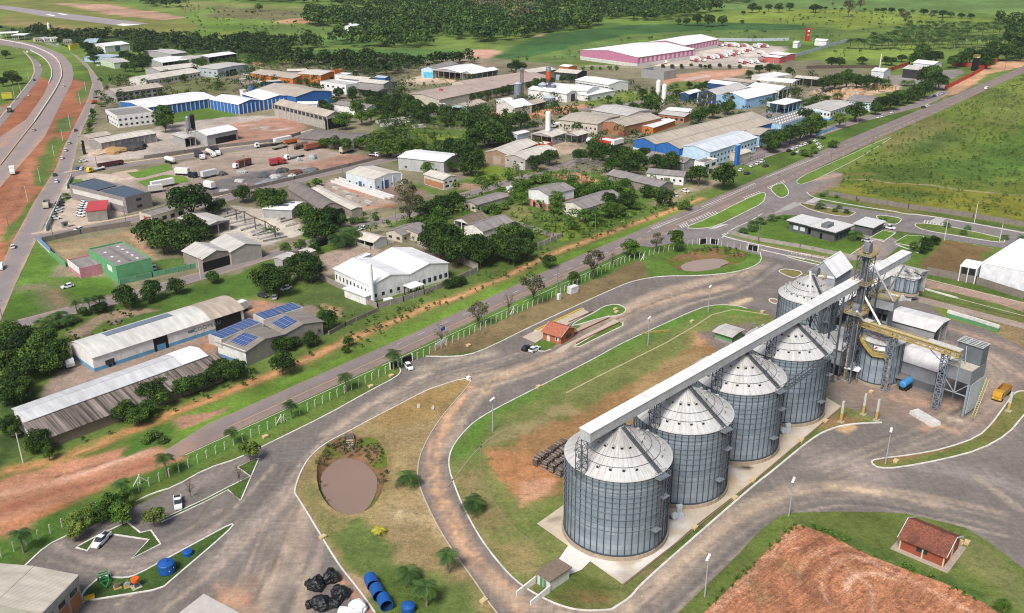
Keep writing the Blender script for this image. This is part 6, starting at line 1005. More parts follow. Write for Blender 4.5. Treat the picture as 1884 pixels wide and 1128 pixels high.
m.bar((-1.6,sg*Dp*.2,0),(-1.2,sg*Dp*.9,9),.14,.14);m.bar((-2.3,sg*Dp*.2,0),(-1.9,sg*Dp*.9,9),.14,.14)
for i in range(20):t=i/20;m.bar((-1.6+.4*t,sg*Dp*(.2+.7*t),9*t),(-2.3+.4*t,sg*Dp*(.2+.7*t),9*t),.1,.1)
m.build('stair',P_((.45,.4,.2)),lb)
for i,(p,za,q_,zb,lb_)in enumerate([((1606,487),hfor((1563,680),480)-.5,(1642,553),19,'long white spout pipe from the tall elevator head to the dryer'),((1590,544),hfor((1563,680),540),(1620,599),18,'white spout pipe dropping to the yellow bridge'),((1577,573),22,(1588,590),18,'short white spout pipe beside the shorter elevator'),((1700,478)if 0 else(1665,487),22,(1636,531),9,'pale spout pipe from the gallery end toward the twin bins'),((1491,540),26,(1491,500),28,'short white duct on top of the half hidden silo')]):
 m=MB();a=G(*p,za);b=G(*q_,zb);m.tube([a,b],.28,8);tag(m.build('spout_pipe',WHITE),lb_,'pipe')
m=MB();a=G(1497,507,22);b=G(1532,512,20);m.tube([a,b],.5,10);tag(m.build('dust_duct',WHITE),'thick horizontal white duct in front of the steep grey gable','duct')
def post(px,h,w0,label,low=YEL,name='concrete_post',up=None,group=None):
 r=thing(name,label,'post',G(*px),.8,group);m=MB();m.box(-w0,-w0,0,w0,w0,h*.45);m.build('yellow_base',low,r);m=MB();m.box(-w0*.92,-w0*.92,h*.45,w0*.92,w0*.92,h);m.build('shaft',up or P_((.5,.5,.45)),r);m=MB();m.box(-w0*2.2,-w0*2.2,0,w0*2.2,w0*2.2,.3);m.build('footing',CONC,r)
post((1547,777),6,.3,'stubby concrete post with a yellow foot on the grass beside the last silo');post((1588,763),6,.3,'middle stubby concrete post with a yellow foot on bare soil');post((1612,774),6,.3,'stubby concrete post with a yellow foot nearest the tall lamp');post((1855,757),5.5,.32,'stubby concrete post with a yellow foot beside the flatbed of timber');post((1554,699),9.5,.35,'tall white concrete post with an ochre foot at the intake shed',P_((.4,.3,.06)));post((1629,718),9,.35,'tall pale concrete post with an ochre foot in front of the round bin',P_((.4,.3,.06)))
def leaf_mat(name,c0,c1,c2):
 q=NT(name);oi=q.n('ObjectInfo').outputs['Random'];at=q.n('Attribute',attribute_name='Tone').outputs['Fac']
 c=q.mix(q.rng(at,.0,.55),c0,c1);c=q.mix(q.rng(at,.55,1.),c,c2);c=q.mix(1.,c,q.rng(oi,0,1,.75,1.3),'MULTIPLY');c=q.mix(1.,c,q.mix(q.rng(q.noise(q.n('NewGeometry').outputs['Position'],.035,3),.35,.65),(.75,.8,.8),(1.55,1.35,1.3)),'MULTIPLY');q.l(c,q.b.inputs['Base Color'])
 q.b.inputs['Roughness'].default_value=.6;q.b.inputs['Specular IOR Level'].default_value=.2
 tr=q.n('BsdfTranslucent');q.l(c,tr.inputs[0]);mx=q.n('MixShader');mx.inputs[0].default_value=.15;out=q.t.nodes['Material Output'];q.l(q.b.outputs[0],mx.inputs[1]);q.l(tr.outputs[0],mx.inputs[2]);q.l(mx.outputs[0],out.inputs[0]);return q.m
L_DK=leaf_mat('dark_leaves',(.009,.028,.006),(.026,.064,.011),(.085,.15,.024));L_MD=leaf_mat('green_leaves',(.022,.055,.009),(.05,.115,.016),(.12,.21,.028));L_LT=leaf_mat('light_leaves',(.05,.09,.02),(.1,.16,.03),(.17,.22,.045));L_SP=leaf_mat('grey_leaves',(.05,.065,.035),(.085,.1,.05),(.13,.13,.06));L_PM=leaf_mat('palm_fronds',(.02,.05,.014),(.045,.1,.025),(.1,.15,.03));L_YP=leaf_mat('yellow_fronds',(.2,.2,.03),(.33,.34,.04),(.45,.42,.06));L_BU=leaf_mat('shrub_leaves',(.035,.075,.015),(.07,.135,.025),(.12,.19,.035))
BARK=paint((.12,.09,.065),.95)
def leaf_mesh(name,cen,rad,nleaf,size,mat,rng,tone=None,up=.35,thin=1.,squash=.72):
 """leaf-sized faces spread through clumps: cen (n,3), rad (n,)"""
 cen=np.array(cen);rad=np.array(rad);n=len(cen);pick=rng.choice(n,nleaf,p=rad**2/np.sum(rad**2))
 d=rng.normal(size=(nleaf,3));d/=np.linalg.norm(d,axis=1)[:,None];d[:,2]=np.where(d[:,2]<-.45,-d[:,2],d[:,2])
 rr=rad[pick]*(.62+.45*rng.random(nleaf)**.7);p=cen[pick]+d*rr[:,None]*np.array([1,1,squash])
 nrm=d*.75+rng.normal(size=(nleaf,3))*.5+np.array([0,0,up]);nrm/=np.linalg.norm(nrm,axis=1)[:,None]
 t=np.cross(nrm,rng.normal(size=(nleaf,3)));t/=np.linalg.norm(t,axis=1)[:,None]+1e-9;b=np.cross(nrm,t);s=size*(.6+.8*rng.random(nleaf))[:,None]
 V=np.stack([p-t*s*.5,p+b*s*.42*thin,p+t*s*.62,p-b*s*.42*thin],1).reshape(-1,3)
 ct=rng.random(n);tn=np.clip(.62*ct[pick]+.38*rng.random(nleaf),0,1)if tone is None else tone(p)
 me=bpy.data.meshes.new(name);me.vertices.add(nleaf*4);me.loops.add(nleaf*4);me.polygons.add(nleaf)
 me.vertices.foreach_set('co',V.ravel().astype(np.float32));me.loops.foreach_set('vertex_index',np.arange(nleaf*4,dtype=np.int32));me.polygons.foreach_set('loop_start',np.arange(nleaf,dtype=np.int32)*4);me.update(calc_edges=True)
 a=me.attributes.new('Tone','FLOAT','POINT');a.data.foreach_set('value',np.repeat(tn,4).astype(np.float32));me.materials.append(mat);return me
def tree_proto(kind,seed):
 """unit tree: crown about 1 wide, returns (crown mesh, trunk mesh, height)"""
 rng=np.random.default_rng(seed);m=MB();lim=[]
 if kind=='d':H,nb,tr,L,nl,sz=.88,34,.2,L_DK,2600,.058
 if kind=='m':H,nb,tr,L,nl,sz=.95,22,.24,L_MD,2200,.058
 if kind=='l':H,nb,tr,L,nl,sz=.85,20,.26,L_LT,1500,.062
 if kind=='s':H,nb,tr,L,nl,sz=1.15,22,.38,L_SP,900,.056
 if kind=='b':H,nb,tr,L,nl,sz=1.3,16,.35,L_SP,110,.055
 if kind=='u':H,nb,tr,L,nl,sz=.62,14,.08,L_BU,700,.095
 cz=(H+tr)/2;hz=(H-tr)/2;C=[];Rd=[]
 for i in range(nb):
  th=rng.random()*2*PI;u=rng.random()*1.75-.75;rxy=math.sqrt(max(0,1-min(1,abs(u))**2));k=.55+.42*rng.random()
  C.append((.5*k*rxy*math.cos(th)*.86,.5*k*rxy*math.sin(th)*.86,cz+hz*.78*u));Rd.append((.12+.1*rng.random())*(1.1 if kind in 'dmu' else.8))
 if kind in 'dmu':C.append((0,0,cz));Rd.append(.25)
 crown=leaf_mesh('crown',C,Rd,nl,sz,L,rng)
 m.tube([(0,0,-.02),(.012,.006,tr*.6),(0,.015,cz)],.035 if kind in 'dm' else.02,7,.014)
 for i in range(min(nb,9 if kind not in 'bs' else 15)):
  c=Vector(C[i]);a=Vector((0,.01,tr*(.6+.5*rng.random())));mid=a.lerp(c,.5)+Vector((0,0,.04));m.tube([a,mid,c],.012,5,.004)
  if kind in 'bs':
   for _ in range(4):
    e=c+Vector(rng.normal(size=3)*.1)+Vector((0,0,.06));m.tube([mid.lerp(c,.4+.6*rng.random()),e],.005,4,.002)
 return crown,m.mesh('trunk',BARK),H
def palm_proto(seed,mat,H=1.,nf=15,fl=.55,tr=.035):
 rng=np.random.default_rng(seed);m=MB();m.tube([(0,0,-.02),(.015,0,H*.4),(.03,.01,H*.75),(.035,.012,H)],tr,8,tr*.6);vs=[];tn=[]
 for k in range(nf):
  a=2*PI*k/nf+rng.random()*.3;el=.9-1.1*rng.random();L=fl*(.85+.3*rng.random());d=Vector((math.cos(a),math.sin(a),0));s_=Vector((-d.y,d.x,0));pts=[]
  for i in range(9):t=i/8;pts.append(Vector((.035,.012,H))+d*L*t*math.cos(el*(1-t*.6))*1.0+Vector((0,0,L*(math.sin(el)*t-.62*t*t))))
  tone=rng.random()
  for i in range(8):
   for sg in(-1,1):
    for q in(0,.5):
     p=pts[i].lerp(pts[i+1],q);w=.25*fl*(1-.75*abs((i+q)/8-.4))*2;ax=(pts[i+1]-pts[i]).normalized();e=p+s_*sg*w*.8+ax*w*.5+Vector((0,0,-w*.3));vs.append((p,p+ax*.05*fl,e+ax*.03*fl,e));tn.append(min(1,tone*.7+.3*rng.random()))
 n=len(vs);me=bpy.data.meshes.new('crown');me.from_pydata([tuple(v)for q in vs for v in q],[],[tuple(range(4*i,4*i+4))for i in range(n)]);at=me.attributes.new('Tone','FLOAT','POINT');at.data.foreach_set('value',np.repeat(tn,4).astype(np.float32));me.materials.append(mat)
 return me,m.mesh('trunk',paint((.24,.2,.15),.95)),H+.1
PRO={k:[tree_proto(k,10*i+ord(k))for i in range(5 if k in 'dm' else 3)]for k in 'dmlsbu'}
PRO['p']=[palm_proto(i,L_PM,1.15,15,.62,.05)for i in(1,2,3)];PRO['y']=[palm_proto(5,L_YP,.55,11,.6,.05)];PRO['k']=[palm_proto(i,L_PM,.6,16,.62,.05)for i in(7,8)];PRO['r']=[palm_proto(i,L_PM,1.35,20,.6,.06)for i in(11,12)]
NAMES=dict(d='broadleaf_tree',m='green_tree',l='light_tree',s='sparse_tree',b='bare_tree',u='shrub',p='palm_tree',y='yellow_palm',k='bushy_palm',r='royal_palm')
NT_=[0]
def tree(c,x,y,wpx,kind,label,group=None,hs=1.,base=False):
 """crown centre (or foot, base=True) surveyed in the photo, crown width in the same pixels"""
 px=K(c,x,y);wf=wpx if c=='P' else wpx/4.7;NT_[0]+=1;v=PRO[kind];cr,tk,H=v[NT_[0]%len(v)]
 g=G(*px);W=wf/ppm(g)
 for _ in range(3):
  zc=0 if base else W*hs*(.55 if kind not in 'pkyr' else.88*H);g=G(*px,zc);W=wf/ppm(g)
 r=thing(NAMES[kind],label,'tree' if kind not in 'u' else 'shrub',(g.x,g.y,.0),NT_[0]*2.399,group);r.scale=(W,W,W*hs)
 if kind in 'pkyr':r.scale=(W*.95,)*3
 link('crown',cr,r);link('trunk',tk,r);return r
def grove(c,rows,kind,label,group=None,hs=1.):
 for x,y,w_ in rows:tree(c,x,y,w_,kind,label,group,hs)
g_=grove
g_('A0',[(45,465,80)],'d','round dark tree beside the lane left of the road bend');g_('A0',[(95,660,130),(150,680,90)],'d','dark trees in the clump on the left field','trees in the clump on the left field');g_('A0',[(20,700,90)],'d','dark tree above the yellow billboard')
g_('A0',[(740,395,90),(775,420,120),(845,445,110),(810,500,90),(790,470,90)],'d','dark bushy tree in the roadside row before the shops','dark trees in the roadside row before the shops');g_('A0',[(1080,475,100),(1130,495,90),(1170,520,110),(1230,500,110),(1270,515,110),(1230,555,110),(1160,570,100),(1080,570,90)],'d','dark tree of the grove round the pale green shop','grove round the pale green shop')
g_('A0',[(1200,370,120),(1260,400,130),(1320,415,110),(1200,430,110)],'d','dark tree at the forest edge above the white warehouse','forest edge trees above the white warehouse');g_('A0',[(880,355,60),(665,362,80),(510,350,60)],'d','small dark tree between the roadside shops','small trees between the shops');g_('A0',[(1590,668,65),(1455,700,55),(1750,540,85),(1660,455,70)],'m','green tree between the long halls','trees between the long halls')
g_('A0',[(1420,1000,190)],'m','large green tree right of the white two storey block',hs=1.1);g_('A0',[(800,950,55),(795,990,55),(785,1030,55),(775,1070,55),(765,1110,55),(760,1150,60)],'u','clipped shrub in the row along the frontage road','clipped shrubs along the frontage road',1.5);g_('A0',[(925,745,55),(870,890,60)],'u','shrub at the frontage road corner','shrubs at the frontage road corner')
g_('A1',[(400,600,50),(470,625,50),(545,650,60),(610,665,50),(720,690,60),(790,700,50),(860,700,50)],'m','small street tree along the orange gabled hall','street trees along the orange gabled hall');g_('A1',[(990,695,65),(930,728,55)],'m','small tree before the orange halls','small trees before the orange halls');g_('A1',[(450,57,75)],'d','lone round dark tree in the far pasture');g_('A1',[(1235,105,40),(395,105,30),(1240,150,40)],'d','small lone tree in far fields','small lone trees in far fields')
g_('A1',[(1140,800,100),(1260,790,110),(1260,830,90)],'d','dark tree beside the big grey hall','dark trees beside the big grey hall');g_('A1',[(1290,930,140),(1170,1035,160),(1340,1010,140),(1220,1010,100),(1100,1050,100),(1420,990,130)],'m','green tree around the open end of the grey hall','green trees around the grey hall');g_('A1',[(1400,815,100),(1490,850,130),(1570,870,130),(1650,850,120),(1740,860,130),(1640,930,130),(1560,960,120),(1720,940,120),(1800,900,110),(1500,930,110),(1820,960,120)],'d','dark tree of the big clump behind the white walled warehouse','big dark clump behind the white walled warehouse')
g_('A1',[(1000,900,90),(1060,930,100),(1010,950,90)],'d','dark tree behind the arched white roof','dark trees behind the arched white roof')
g_('A2',[(890,565,120),(850,575,80),(940,575,90)],'d','dark tree beside the white roofed open bays','dark trees beside the open bays');g_('A2',[(440,825,70),(510,835,70),(580,825,70),(650,810,70),(720,800,70),(780,780,80),(830,765,80),(890,760,70),(1000,740,60),(1060,720,90),(1120,705,70),(1200,695,60),(1290,680,60),(1360,670,70)],'d','dark tree in the row along the very long hall','row along the very long hall',1.2)
g_('A2',[(30,910,130),(90,960,160),(160,930,120),(60,1000,120)],'d','dark tree in the clump left of the red trailer','clump left of the red trailer');g_('A2',[(280,1030,130),(310,960,90),(440,1010,160),(690,1025,120)],'d','round dark tree below the grey roofed barn','round trees below the grey roofed barn');g_('A2',[(840,1040,170),(930,1030,150),(560,1090,200),(650,1090,180),(760,1080,180)],'d','large dark tree of the wide clump above the cream roofed warehouse','wide clump above the cream roofed warehouse')
g_('A2',[(1690,855,70),(1770,880,60),(1400,960,70),(990,1035,60),(1240,650,50)],'m','small tree near the silo plant','small trees near the silo plant');g_('A2',[(1470,580,35),(1545,575,40),(1620,582,30),(1700,572,42),(1760,575,40)],'u','small round tree before the pink warehouse end','small trees before the pink warehouse end',1.4)
g_('A3',[(375,570,38),(455,570,38),(535,570,38),(620,565,38),(700,567,38),(740,575,34),(780,570,38),(865,565,40),(950,572,34),(1040,570,36)],'d','small round tree in the neat row before the truck yard','neat row before the truck yard',1.1);g_('A3',[(1120,635,75),(1210,590,85),(1300,590,95),(1370,590,75),(1470,605,75)],'d','dark tree at the corner of the truck yard','dark trees at the corner of the truck yard')
g_('A3',[(600,732,65),(720,745,75),(755,725,65),(520,800,65),(200,795,85),(290,800,55),(120,920,80),(670,760,70)],'d','dark shrubby tree on the green plot above the grey workshop','trees on the green plot above the workshop');g_('A3',[(450,740,45),(490,725,50)],'k','small palm on the green plot','small palms on the green plot');g_('A3',[(270,890,200)],'d','large dark tree below the two white silos')
g_('A3',[(755,880,150),(940,880,130)],'s','sparse grey crowned tree before the twin factory','sparse trees before the twin factory');g_('A3',[(690,990,170),(810,950,140),(940,920,130)],'d','dense tree in the row before the twin factory','dense trees before the twin factory');g_('A3',[(1620,865,75),(1690,845,75),(1790,840,60),(1560,880,50)],'k','palm at the edge of the timber yard','palms at the edge of the timber yard')
g_('A3',[(890,172,95),(770,168,115),(675,165,105),(580,180,75),(510,180,60)],'d','dark tree on the meadow edge behind the crop field','dark trees on the meadow edge');g_('A3',[(1380,60,85),(1470,52,75),(1290,62,65),(1210,72,55),(1150,58,95),(1680,65,80),(1740,68,40),(1070,110,40),(1250,110,30),(1060,185,40)],'d','far dark tree along the hedge line','far trees along the hedge line')
g_('A4',[(370,75,120),(465,45,90)],'s','big pale eucalyptus on the far hedge line','big eucalyptus on the far hedge line',1.1);g_('A4',[(225,40,35),(855,160,110),(1080,140,60)],'s','pale far tree at the palm plantation','pale far trees at the plantation');g_('A4',[(80,65,100),(165,68,40),(245,76,28),(305,76,34),(505,79,34),(610,85,50),(670,85,60),(735,87,70),(820,90,60),(920,95,45),(1015,98,80),(1110,108,70),(1180,115,90),(1250,122,70),(1340,130,70),(1420,135,70)],'d','bush in the far field hedge','far field hedge bushes',.75)
rp=random.Random(4)
for j in range(7):
 for i in range(21):
  x=395+i*64+rp.uniform(-18,18)+(j%2)*35;y=345-j*27+rp.uniform(-8,8)-i*(3-j*.8)*.3
  if(i<3-j*.5+(j*1.2)and j>0 and i<j*1.4)or(i>15 and j in(2,3)):continue
  tree('A4',x,y,78-j*4,'p','tall palm of the far plantation','palms of the far plantation')
g_('A4',[(220,530,110),(290,530,110),(485,515,95),(690,520,100),(740,525,100),(825,500,85)],'d','rounded dark tree on the meadow above the red fence','rounded trees on the meadow above the red fence',.8);g_('A4',[(1010,440,170),(940,500,120),(1060,490,120),(1130,490,130)],'d','wide dark tree behind the black walled hall','wide trees behind the black walled hall');g_('A4',[(1270,530,110),(1340,500,140),(1420,470,150),(1500,490,150),(1580,470,160),(1660,440,160),(1740,440,160),(1820,420,160),(1760,320,140),(1620,400,120),(1860,350,120),(1860,460,130),(1550,530,120)],'d','dark tree of the dense wood behind the black totem','dense wood behind the black totem')
g_('A4',[(1070,650,220),(1150,700,150)],'d','very large dark tree beside the black walled hall','very large trees beside the black walled hall');g_('A4',[(1030,760,170),(950,790,150),(880,820,140),(800,835,150),(730,870,150),(650,890,140),(600,930,120)],'d','dark street tree in the long row before the blue offices','street trees before the blue offices');g_('A4',[(430,950,190),(60,1050,190),(-20,1000,170)],'d','large dark tree over the parked cars of the blue offices','large trees over the parked cars');g_('A4',[(290,1025,150)],'l','tree with yellow blossom beside the blue offices')
g_('A4',[(350,670,180),(250,690,160),(440,690,130),(530,700,140),(150,720,130)],'d','dark tree of the clump above the timber yard','clump above the timber yard');g_('A4',[(640,690,70),(695,690,70),(855,700,70),(910,700,70),(75,835,90),(170,830,80),(270,805,90),(20,855,80)],'k','short palm beside the timber yard','short palms beside the timber yard')
g_('B0',[(1640,690,380)],'d','huge round dark tree behind the cream bungalow',hs=.9);g_('B0',[(1290,970,280),(1400,1020,280),(1500,950,230),(1660,920,260),(1720,1010,250),(1560,1050,240),(1380,940,200)],'d','dense dark fig tree of the block beside the dry lot','dense fig trees beside the dry lot');g_('B0',[(565,640,70),(740,600,90),(820,640,90)],'k','small palm at the modern office','small palms at the modern office');g_('B0',[(1420,20,170)],'m','green tree beside the concrete plant')
g_('B1',[(310,630,170)],'d','dark tree at the street corner of the truck yard');g_('B1',[(560,680,250),(450,660,160),(640,660,130)],'d','rounded dark tree before the arched shed','rounded trees before the arched shed');g_('B1',[(-20,700,160),(110,730,130),(50,760,120)],'d','dark tree by the pole yard corner','trees by the pole yard corner');g_('B1',[(840,800,190),(960,870,260),(1060,840,210),(930,960,210),(1020,950,220),(1150,870,150)],'d','dark tree of the dense block between the pole yard and street','dense block between the pole yard and street');g_('B1',[(1150,1000,190),(1250,950,200)],'k','big bushy palm beside the picket fence','big palms beside the picket fence')
g_('B1',[(810,1085,115)],'m','round green street tree right of its twin');g_('B1',[(680,1115,115)],'m','round green street tree left of its twin');g_('B1',[(1730,670,230),(1760,780,240)],'s','tall thin crowned dark tree at the street bend','tall trees at the street bend',1.1);g_('B1',[(950,520,105),(870,555,60),(1270,850,100),(1350,850,80),(1450,830,80)],'u','bush at the street side','bushes at the street side');g_('B1',[(1100,195,150),(1000,200,110),(1200,220,160),(1320,200,140),(1480,170,220),(1600,150,150),(1560,240,220),(1680,240,220),(1820,230,170),(1430,250,140)],'m','green bushy tree of the thicket round the derelict shed','thicket round the derelict shed',.8)
g_('B2',[(560,60,250),(650,100,260),(760,130,240),(540,150,200),(700,30,200),(820,170,150)],'d','huge dark tree of the block above the white trailers','huge dark trees above the white trailers');g_('B2',[(480,300,240),(500,380,200),(420,240,200),(560,330,150),(330,230,180)],'d','dark tree beside the white roofed hall','dark trees beside the white roofed hall');g_('B2',[(330,395,115),(130,425,130),(440,440,90)],'m','light green tree in front of the grey walled hall','light trees in front of the grey walled hall')
g_('B2',[(1070,365,160),(1180,320,150)],'d','round dark tree before the cream roofed warehouse','round trees before the cream roofed warehouse');g_('B2',[(1570,230,160),(1640,270,190),(1560,300,150),(1450,310,150),(1780,300,190),(1850,340,180),(1720,380,150)],'d','dark tree of the thicket behind the steel frame','thicket behind the steel frame');g_('B2',[(1380,540,130),(1420,620,200),(1510,600,190),(1660,580,170),(1760,600,170),(1840,560,150),(1580,620,110)],'m','bushy green tree between the old houses','bushy trees between the old houses',.8);g_('B2',[(1690,700,170),(1700,770,160),(1830,690,160),(1780,780,130)],'d','dark tree at the right end of the long white house','dark trees at the right end of the long white house');g_('B2',[(1480,830,170),(1570,830,170)],'m','bright green tree before the long white house','bright trees before the long white house',.8)
g_('B2',[(940,595,150),(940,685,120),(1240,690,160),(1210,760,130),(1280,750,110),(890,640,90)],'m','green tree close to the tall pink white house','green trees close to the tall pink white house');g_('B2',[(1060,490,120),(1130,480,120),(1000,520,90),(700,740,130),(780,720,110),(640,750,110),(740,670,70),(830,690,80),(560,510,80),(640,520,90),(820,470,100),(700,480,80)],'u','shrub on the overgrown plots','shrubs on the overgrown plots');g_('B2',[(350,700,190),(250,730,190),(160,770,200),(30,700,150),(60,770,130)],'d','dark tree in the row behind the striped roof house','row behind the striped roof house');g_('B2',[(230,840,170),(110,870,100)],'m','tall green tree left of the striped roof house','green trees left of the striped roof house',1.3)
g_('B2',[(200,960,250),(330,1000,260),(230,1060,240),(380,1080,220),(140,1040,200)],'d','large dark tree before the striped roof house','large dark trees before the striped roof house',1.1);g_('B2',[(820,1000,220),(900,970,210),(960,1010,180),(740,1060,180),(860,1090,190),(980,1080,120)],'d','dark tree of the stand beside the walled garden','dark stand beside the walled garden',1.15)
g_('B3',[(60,300,190),(150,340,190),(220,290,130),(90,400,160)],'d','dark tree left of the grey long shed','dark trees left of the grey long shed');g_('B3',[(450,350,190),(330,350,150),(380,390,130)],'d','dark tree in front of the grey long shed','dark trees in front of the grey long shed');g_('B3',[(690,470,190),(620,490,100)],'d','dark tree beside the wooden gated white house','trees beside the wooden gated white house');g_('B3',[(910,470,240)],'d','large dense tree in front of the blue tower',hs=1.05);g_('B3',[(735,300,95)],'m','small tree above the white corner building')
g_('B3',[(1290,175,170),(1390,150,180),(1480,120,180),(1570,90,180),(1660,70,170),(1330,220,130),(1710,40,150)],'d','dense dark tree of the long row before the pale blue hall','long row before the pale blue hall');g_('B3',[(1600,265,90),(1680,245,90),(1640,275,90),(1850,190,100)],'u','bush on the verge beside parked cars','bushes on the verge beside parked cars');g_('B3',[(575,720,120),(530,740,70)],'u','bush at the end of the dirt track','bushes at the end of the dirt track');g_('B3',[(390,660,180),(230,610,130),(300,620,110)],'d','dark tree at the dirt lane','dark trees at the dirt lane');g_('B3',[(70,660,190),(20,600,160),(140,740,100)],'m','green tree on the overgrown verge','green trees on the overgrown verge',.8)
g_('B3',[(490,1040,190)],'m','bright green tree at the junction beside the white fence');g_('B3',[(90,1110,180)],'m','bright green tree left of the sparse one at the round pond',None,.9);g_('B3',[(320,1070,130)],'s','sparse tree between the two bright trees at the junction',None,1.2);g_('B3',[(1070,940,80),(1160,880,100),(1150,920,80),(1225,850,90),(1320,830,80)],'k','palm in the garden left of the dark office','palms left of the dark office');g_('B3',[(1375,835,40),(1440,835,60)],'u','clipped bush behind the dark office','clipped bushes behind the dark office')
g_('B4',[(120,725,85),(285,745,55),(245,770,50),(350,780,55),(1220,895,60),(1400,920,60),(1365,960,60),(1720,1000,65),(1865,1005,60)],'k','palm on the kerbed median of the office road','palms on the office road median');g_('B4',[(430,970,120)],'k','large palm between the dark office and its gate building');g_('B4',[(1040,1050,100),(1110,1040,100),(1060,1090,100),(1010,1120,90)],'d','dark hedge tree beside the bare brown lot','hedge trees beside the bare lot',.9);g_('B4',[(930,1090,110),(1000,1040,70)],'l','bright yellow green tree beside the dark hedge','bright trees beside the dark hedge');g_('B4',[(140,640,50),(260,655,45),(680,855,40),(640,850,30),(440,690,30)],'u','small bush along the office road','small bushes along the office road')
g_('C0',[(1060,480,190),(1110,530,170)],'d','conical dark tree at the street below the green hall','conical trees below the green hall',1.1);g_('C0',[(1310,430,190),(1290,490,130)],'d','dark tree in the middle of the street trees','middle street trees');g_('C0',[(1510,395,165)],'d','round dark street tree right of the middle ones');g_('C0',[(1840,320,110)],'m','small round tree at the upper lawn edge');g_('C0',[(650,540,100),(760,520,110),(850,495,105)],'r','tall slender palm on the lawn edge','tall palms on the lawn edge');g_('C0',[(350,700,120),(440,660,120),(450,720,120),(520,630,110),(545,690,120),(620,660,110)],'k','bushy coconut palm of the street cluster','coconut palms of the street cluster');g_('C0',[(720,620,100),(870,585,120),(830,600,100)],'d','dark bush among the slender palms','dark bushes among the slender palms',.9)
g_('C0',[(60,840,260),(200,850,280),(330,910,290),(450,960,260),(120,960,290),(270,1010,300),(400,1060,250),(60,1060,280),(510,1030,170),(200,1110,260)],'d','dense dark tree of the large grove left of the curved grain shed','large grove left of the curved grain shed');g_('C0',[(90,770,180),(420,840,170)],'m','lighter tree of the large grove left of the curved grain shed','lighter trees of the large grove')
g_('C1',[(500,330,260),(600,370,250),(540,290,200),(640,310,200)],'d','dense dark tree left in the pair of clumps on the lawn','left clump on the lawn');g_('C1',[(800,230,250),(900,270,220),(840,180,200),(920,200,160)],'d','dense dark tree of the clump beside the factory car park','clump beside the factory car park');g_('C1',[(50,325,120)],'d','dark bush on the upper lawn');g_('C1',[(900,80,50),(960,90,60),(920,60,45)],'d','small dark cypress beside the street wall','cypresses beside the street wall',1.5)
g_('C1',[(1050,690,170),(1010,660,110)],'m','tree at the right end of the solar building','trees at the right end of the solar building',1.1);g_('C1',[(900,850,150),(940,780,110),(880,890,110)],'d','dark shrub tree below the right solar bay','dark shrub trees below the right solar bay');g_('C1',[(620,910,150),(700,900,140),(760,880,110)],'d','dark shrub tree below the left solar bay','dark shrub trees below the left solar bay');g_('C1',[(650,1060,230)],'d','round dark tree standing alone beside the dirt track');g_('C1',[(1230,880,110),(1200,950,80)],'m','shrub between the dirt track and the highway','shrubs between the dirt track and the highway')
g_('D0',[(1080,440,210),(1180,490,190),(1020,470,150),(1300,290,230),(1400,330,180),(1380,230,180),(1460,190,170),(1570,240,190),(1660,220,180),(1740,200,170),(1830,150,170),(1260,420,170)],'d','dark tree of the screen before the corrugated lean-to','screen before the corrugated lean-to');g_('D1',[(120,80,210),(210,110,180),(50,130,160),(270,60,150)],'d','dark tree closing the screen below the solar building','trees closing the screen below the solar building');g_('D0',[(80,270,230),(170,300,180),(30,330,180),(100,190,200),(200,220,180)],'d','dark tree above the left end of the long shed','dark trees above the left end of the long shed');g_('D0',[(70,560,210),(110,620,140)],'d','dark tree at the white end wall of the long shed','trees at the white end wall');g_('D0',[(310,690,220),(380,740,160),(260,750,160)],'d','dark tree below the lean-to beside the white pole','dark trees beside the white pole');g_('D0',[(415,815,130)],'m','bright shrub below the lean-to')
g_('D0',[(1320,640,150),(1400,690,110),(1260,690,110)],'u','bright bush on the red earth at the end of the highway','bushes on the red earth',.7)
for c,x,y,w_,k,lb,hs in[('C2',1040,440,240,'s','large sparse tree behind the fence posts near the white meter box',1.1),('C2',565,660,210,'s','sparse leaning tree on the brown verge, left of the bare one',1.0),('C2',825,560,130,'b','bare tree on the brown verge',1.2),('C2',245,830,140,'b','bare tree beside the white board and blue flag',1.1),('C2',1560,230,230,'s','large olive crowned tree right of the white transformer hut',1.0),('C2',1720,190,100,'b','small bare tree behind the fence posts near the pond',1.2),('C2',1390,330,120,'m','small bright tree behind the white transformer hut',1.),('D1',365,770,210,'l','thin light tree on the small triangular island',1.1),('D1',275,1010,130,'b','bare tree on the narrow strip beside the pickup',1.1),('E0',1640,60,120,'b','bare shrub tree beside the white pickup',1.3),('E0',1320,280,220,'l','light green tree on the star shaped kerbed island',1.05),('E4',1440,1065,150,'m','dark bush in the bottom corner beside the ploughed field',.9)]:tree(c,x,y,w_,k,lb,None,hs)
g_('E0',[(680,330,250),(760,260,210),(640,420,180)],'l','yellowish green tree over the parking kerb','yellowish trees over the parking kerb');g_('E0',[(960,190,230),(1040,270,230),(880,260,190),(1060,150,190)],'m','green tree of the parking island behind the white pickup','green trees of the parking island')
g_('C2',[(1170,185,130),(370,360,110),(300,380,100),(420,350,90)],'d','dark shrub on the verge between factory and highway','dark shrubs between factory and highway');g_('C2',[(270,70,220),(370,110,210),(470,80,220),(580,110,210),(680,70,190),(560,50,200)],'d','tall dark tree behind the long garden wall','tall dark trees behind the garden wall',1.3);g_('C2',[(740,60,170),(830,90,190),(920,70,190),(990,90,130),(870,150,120)],'d','tall dark tree with a visible trunk beside the path','tall dark trees beside the path',1.35)
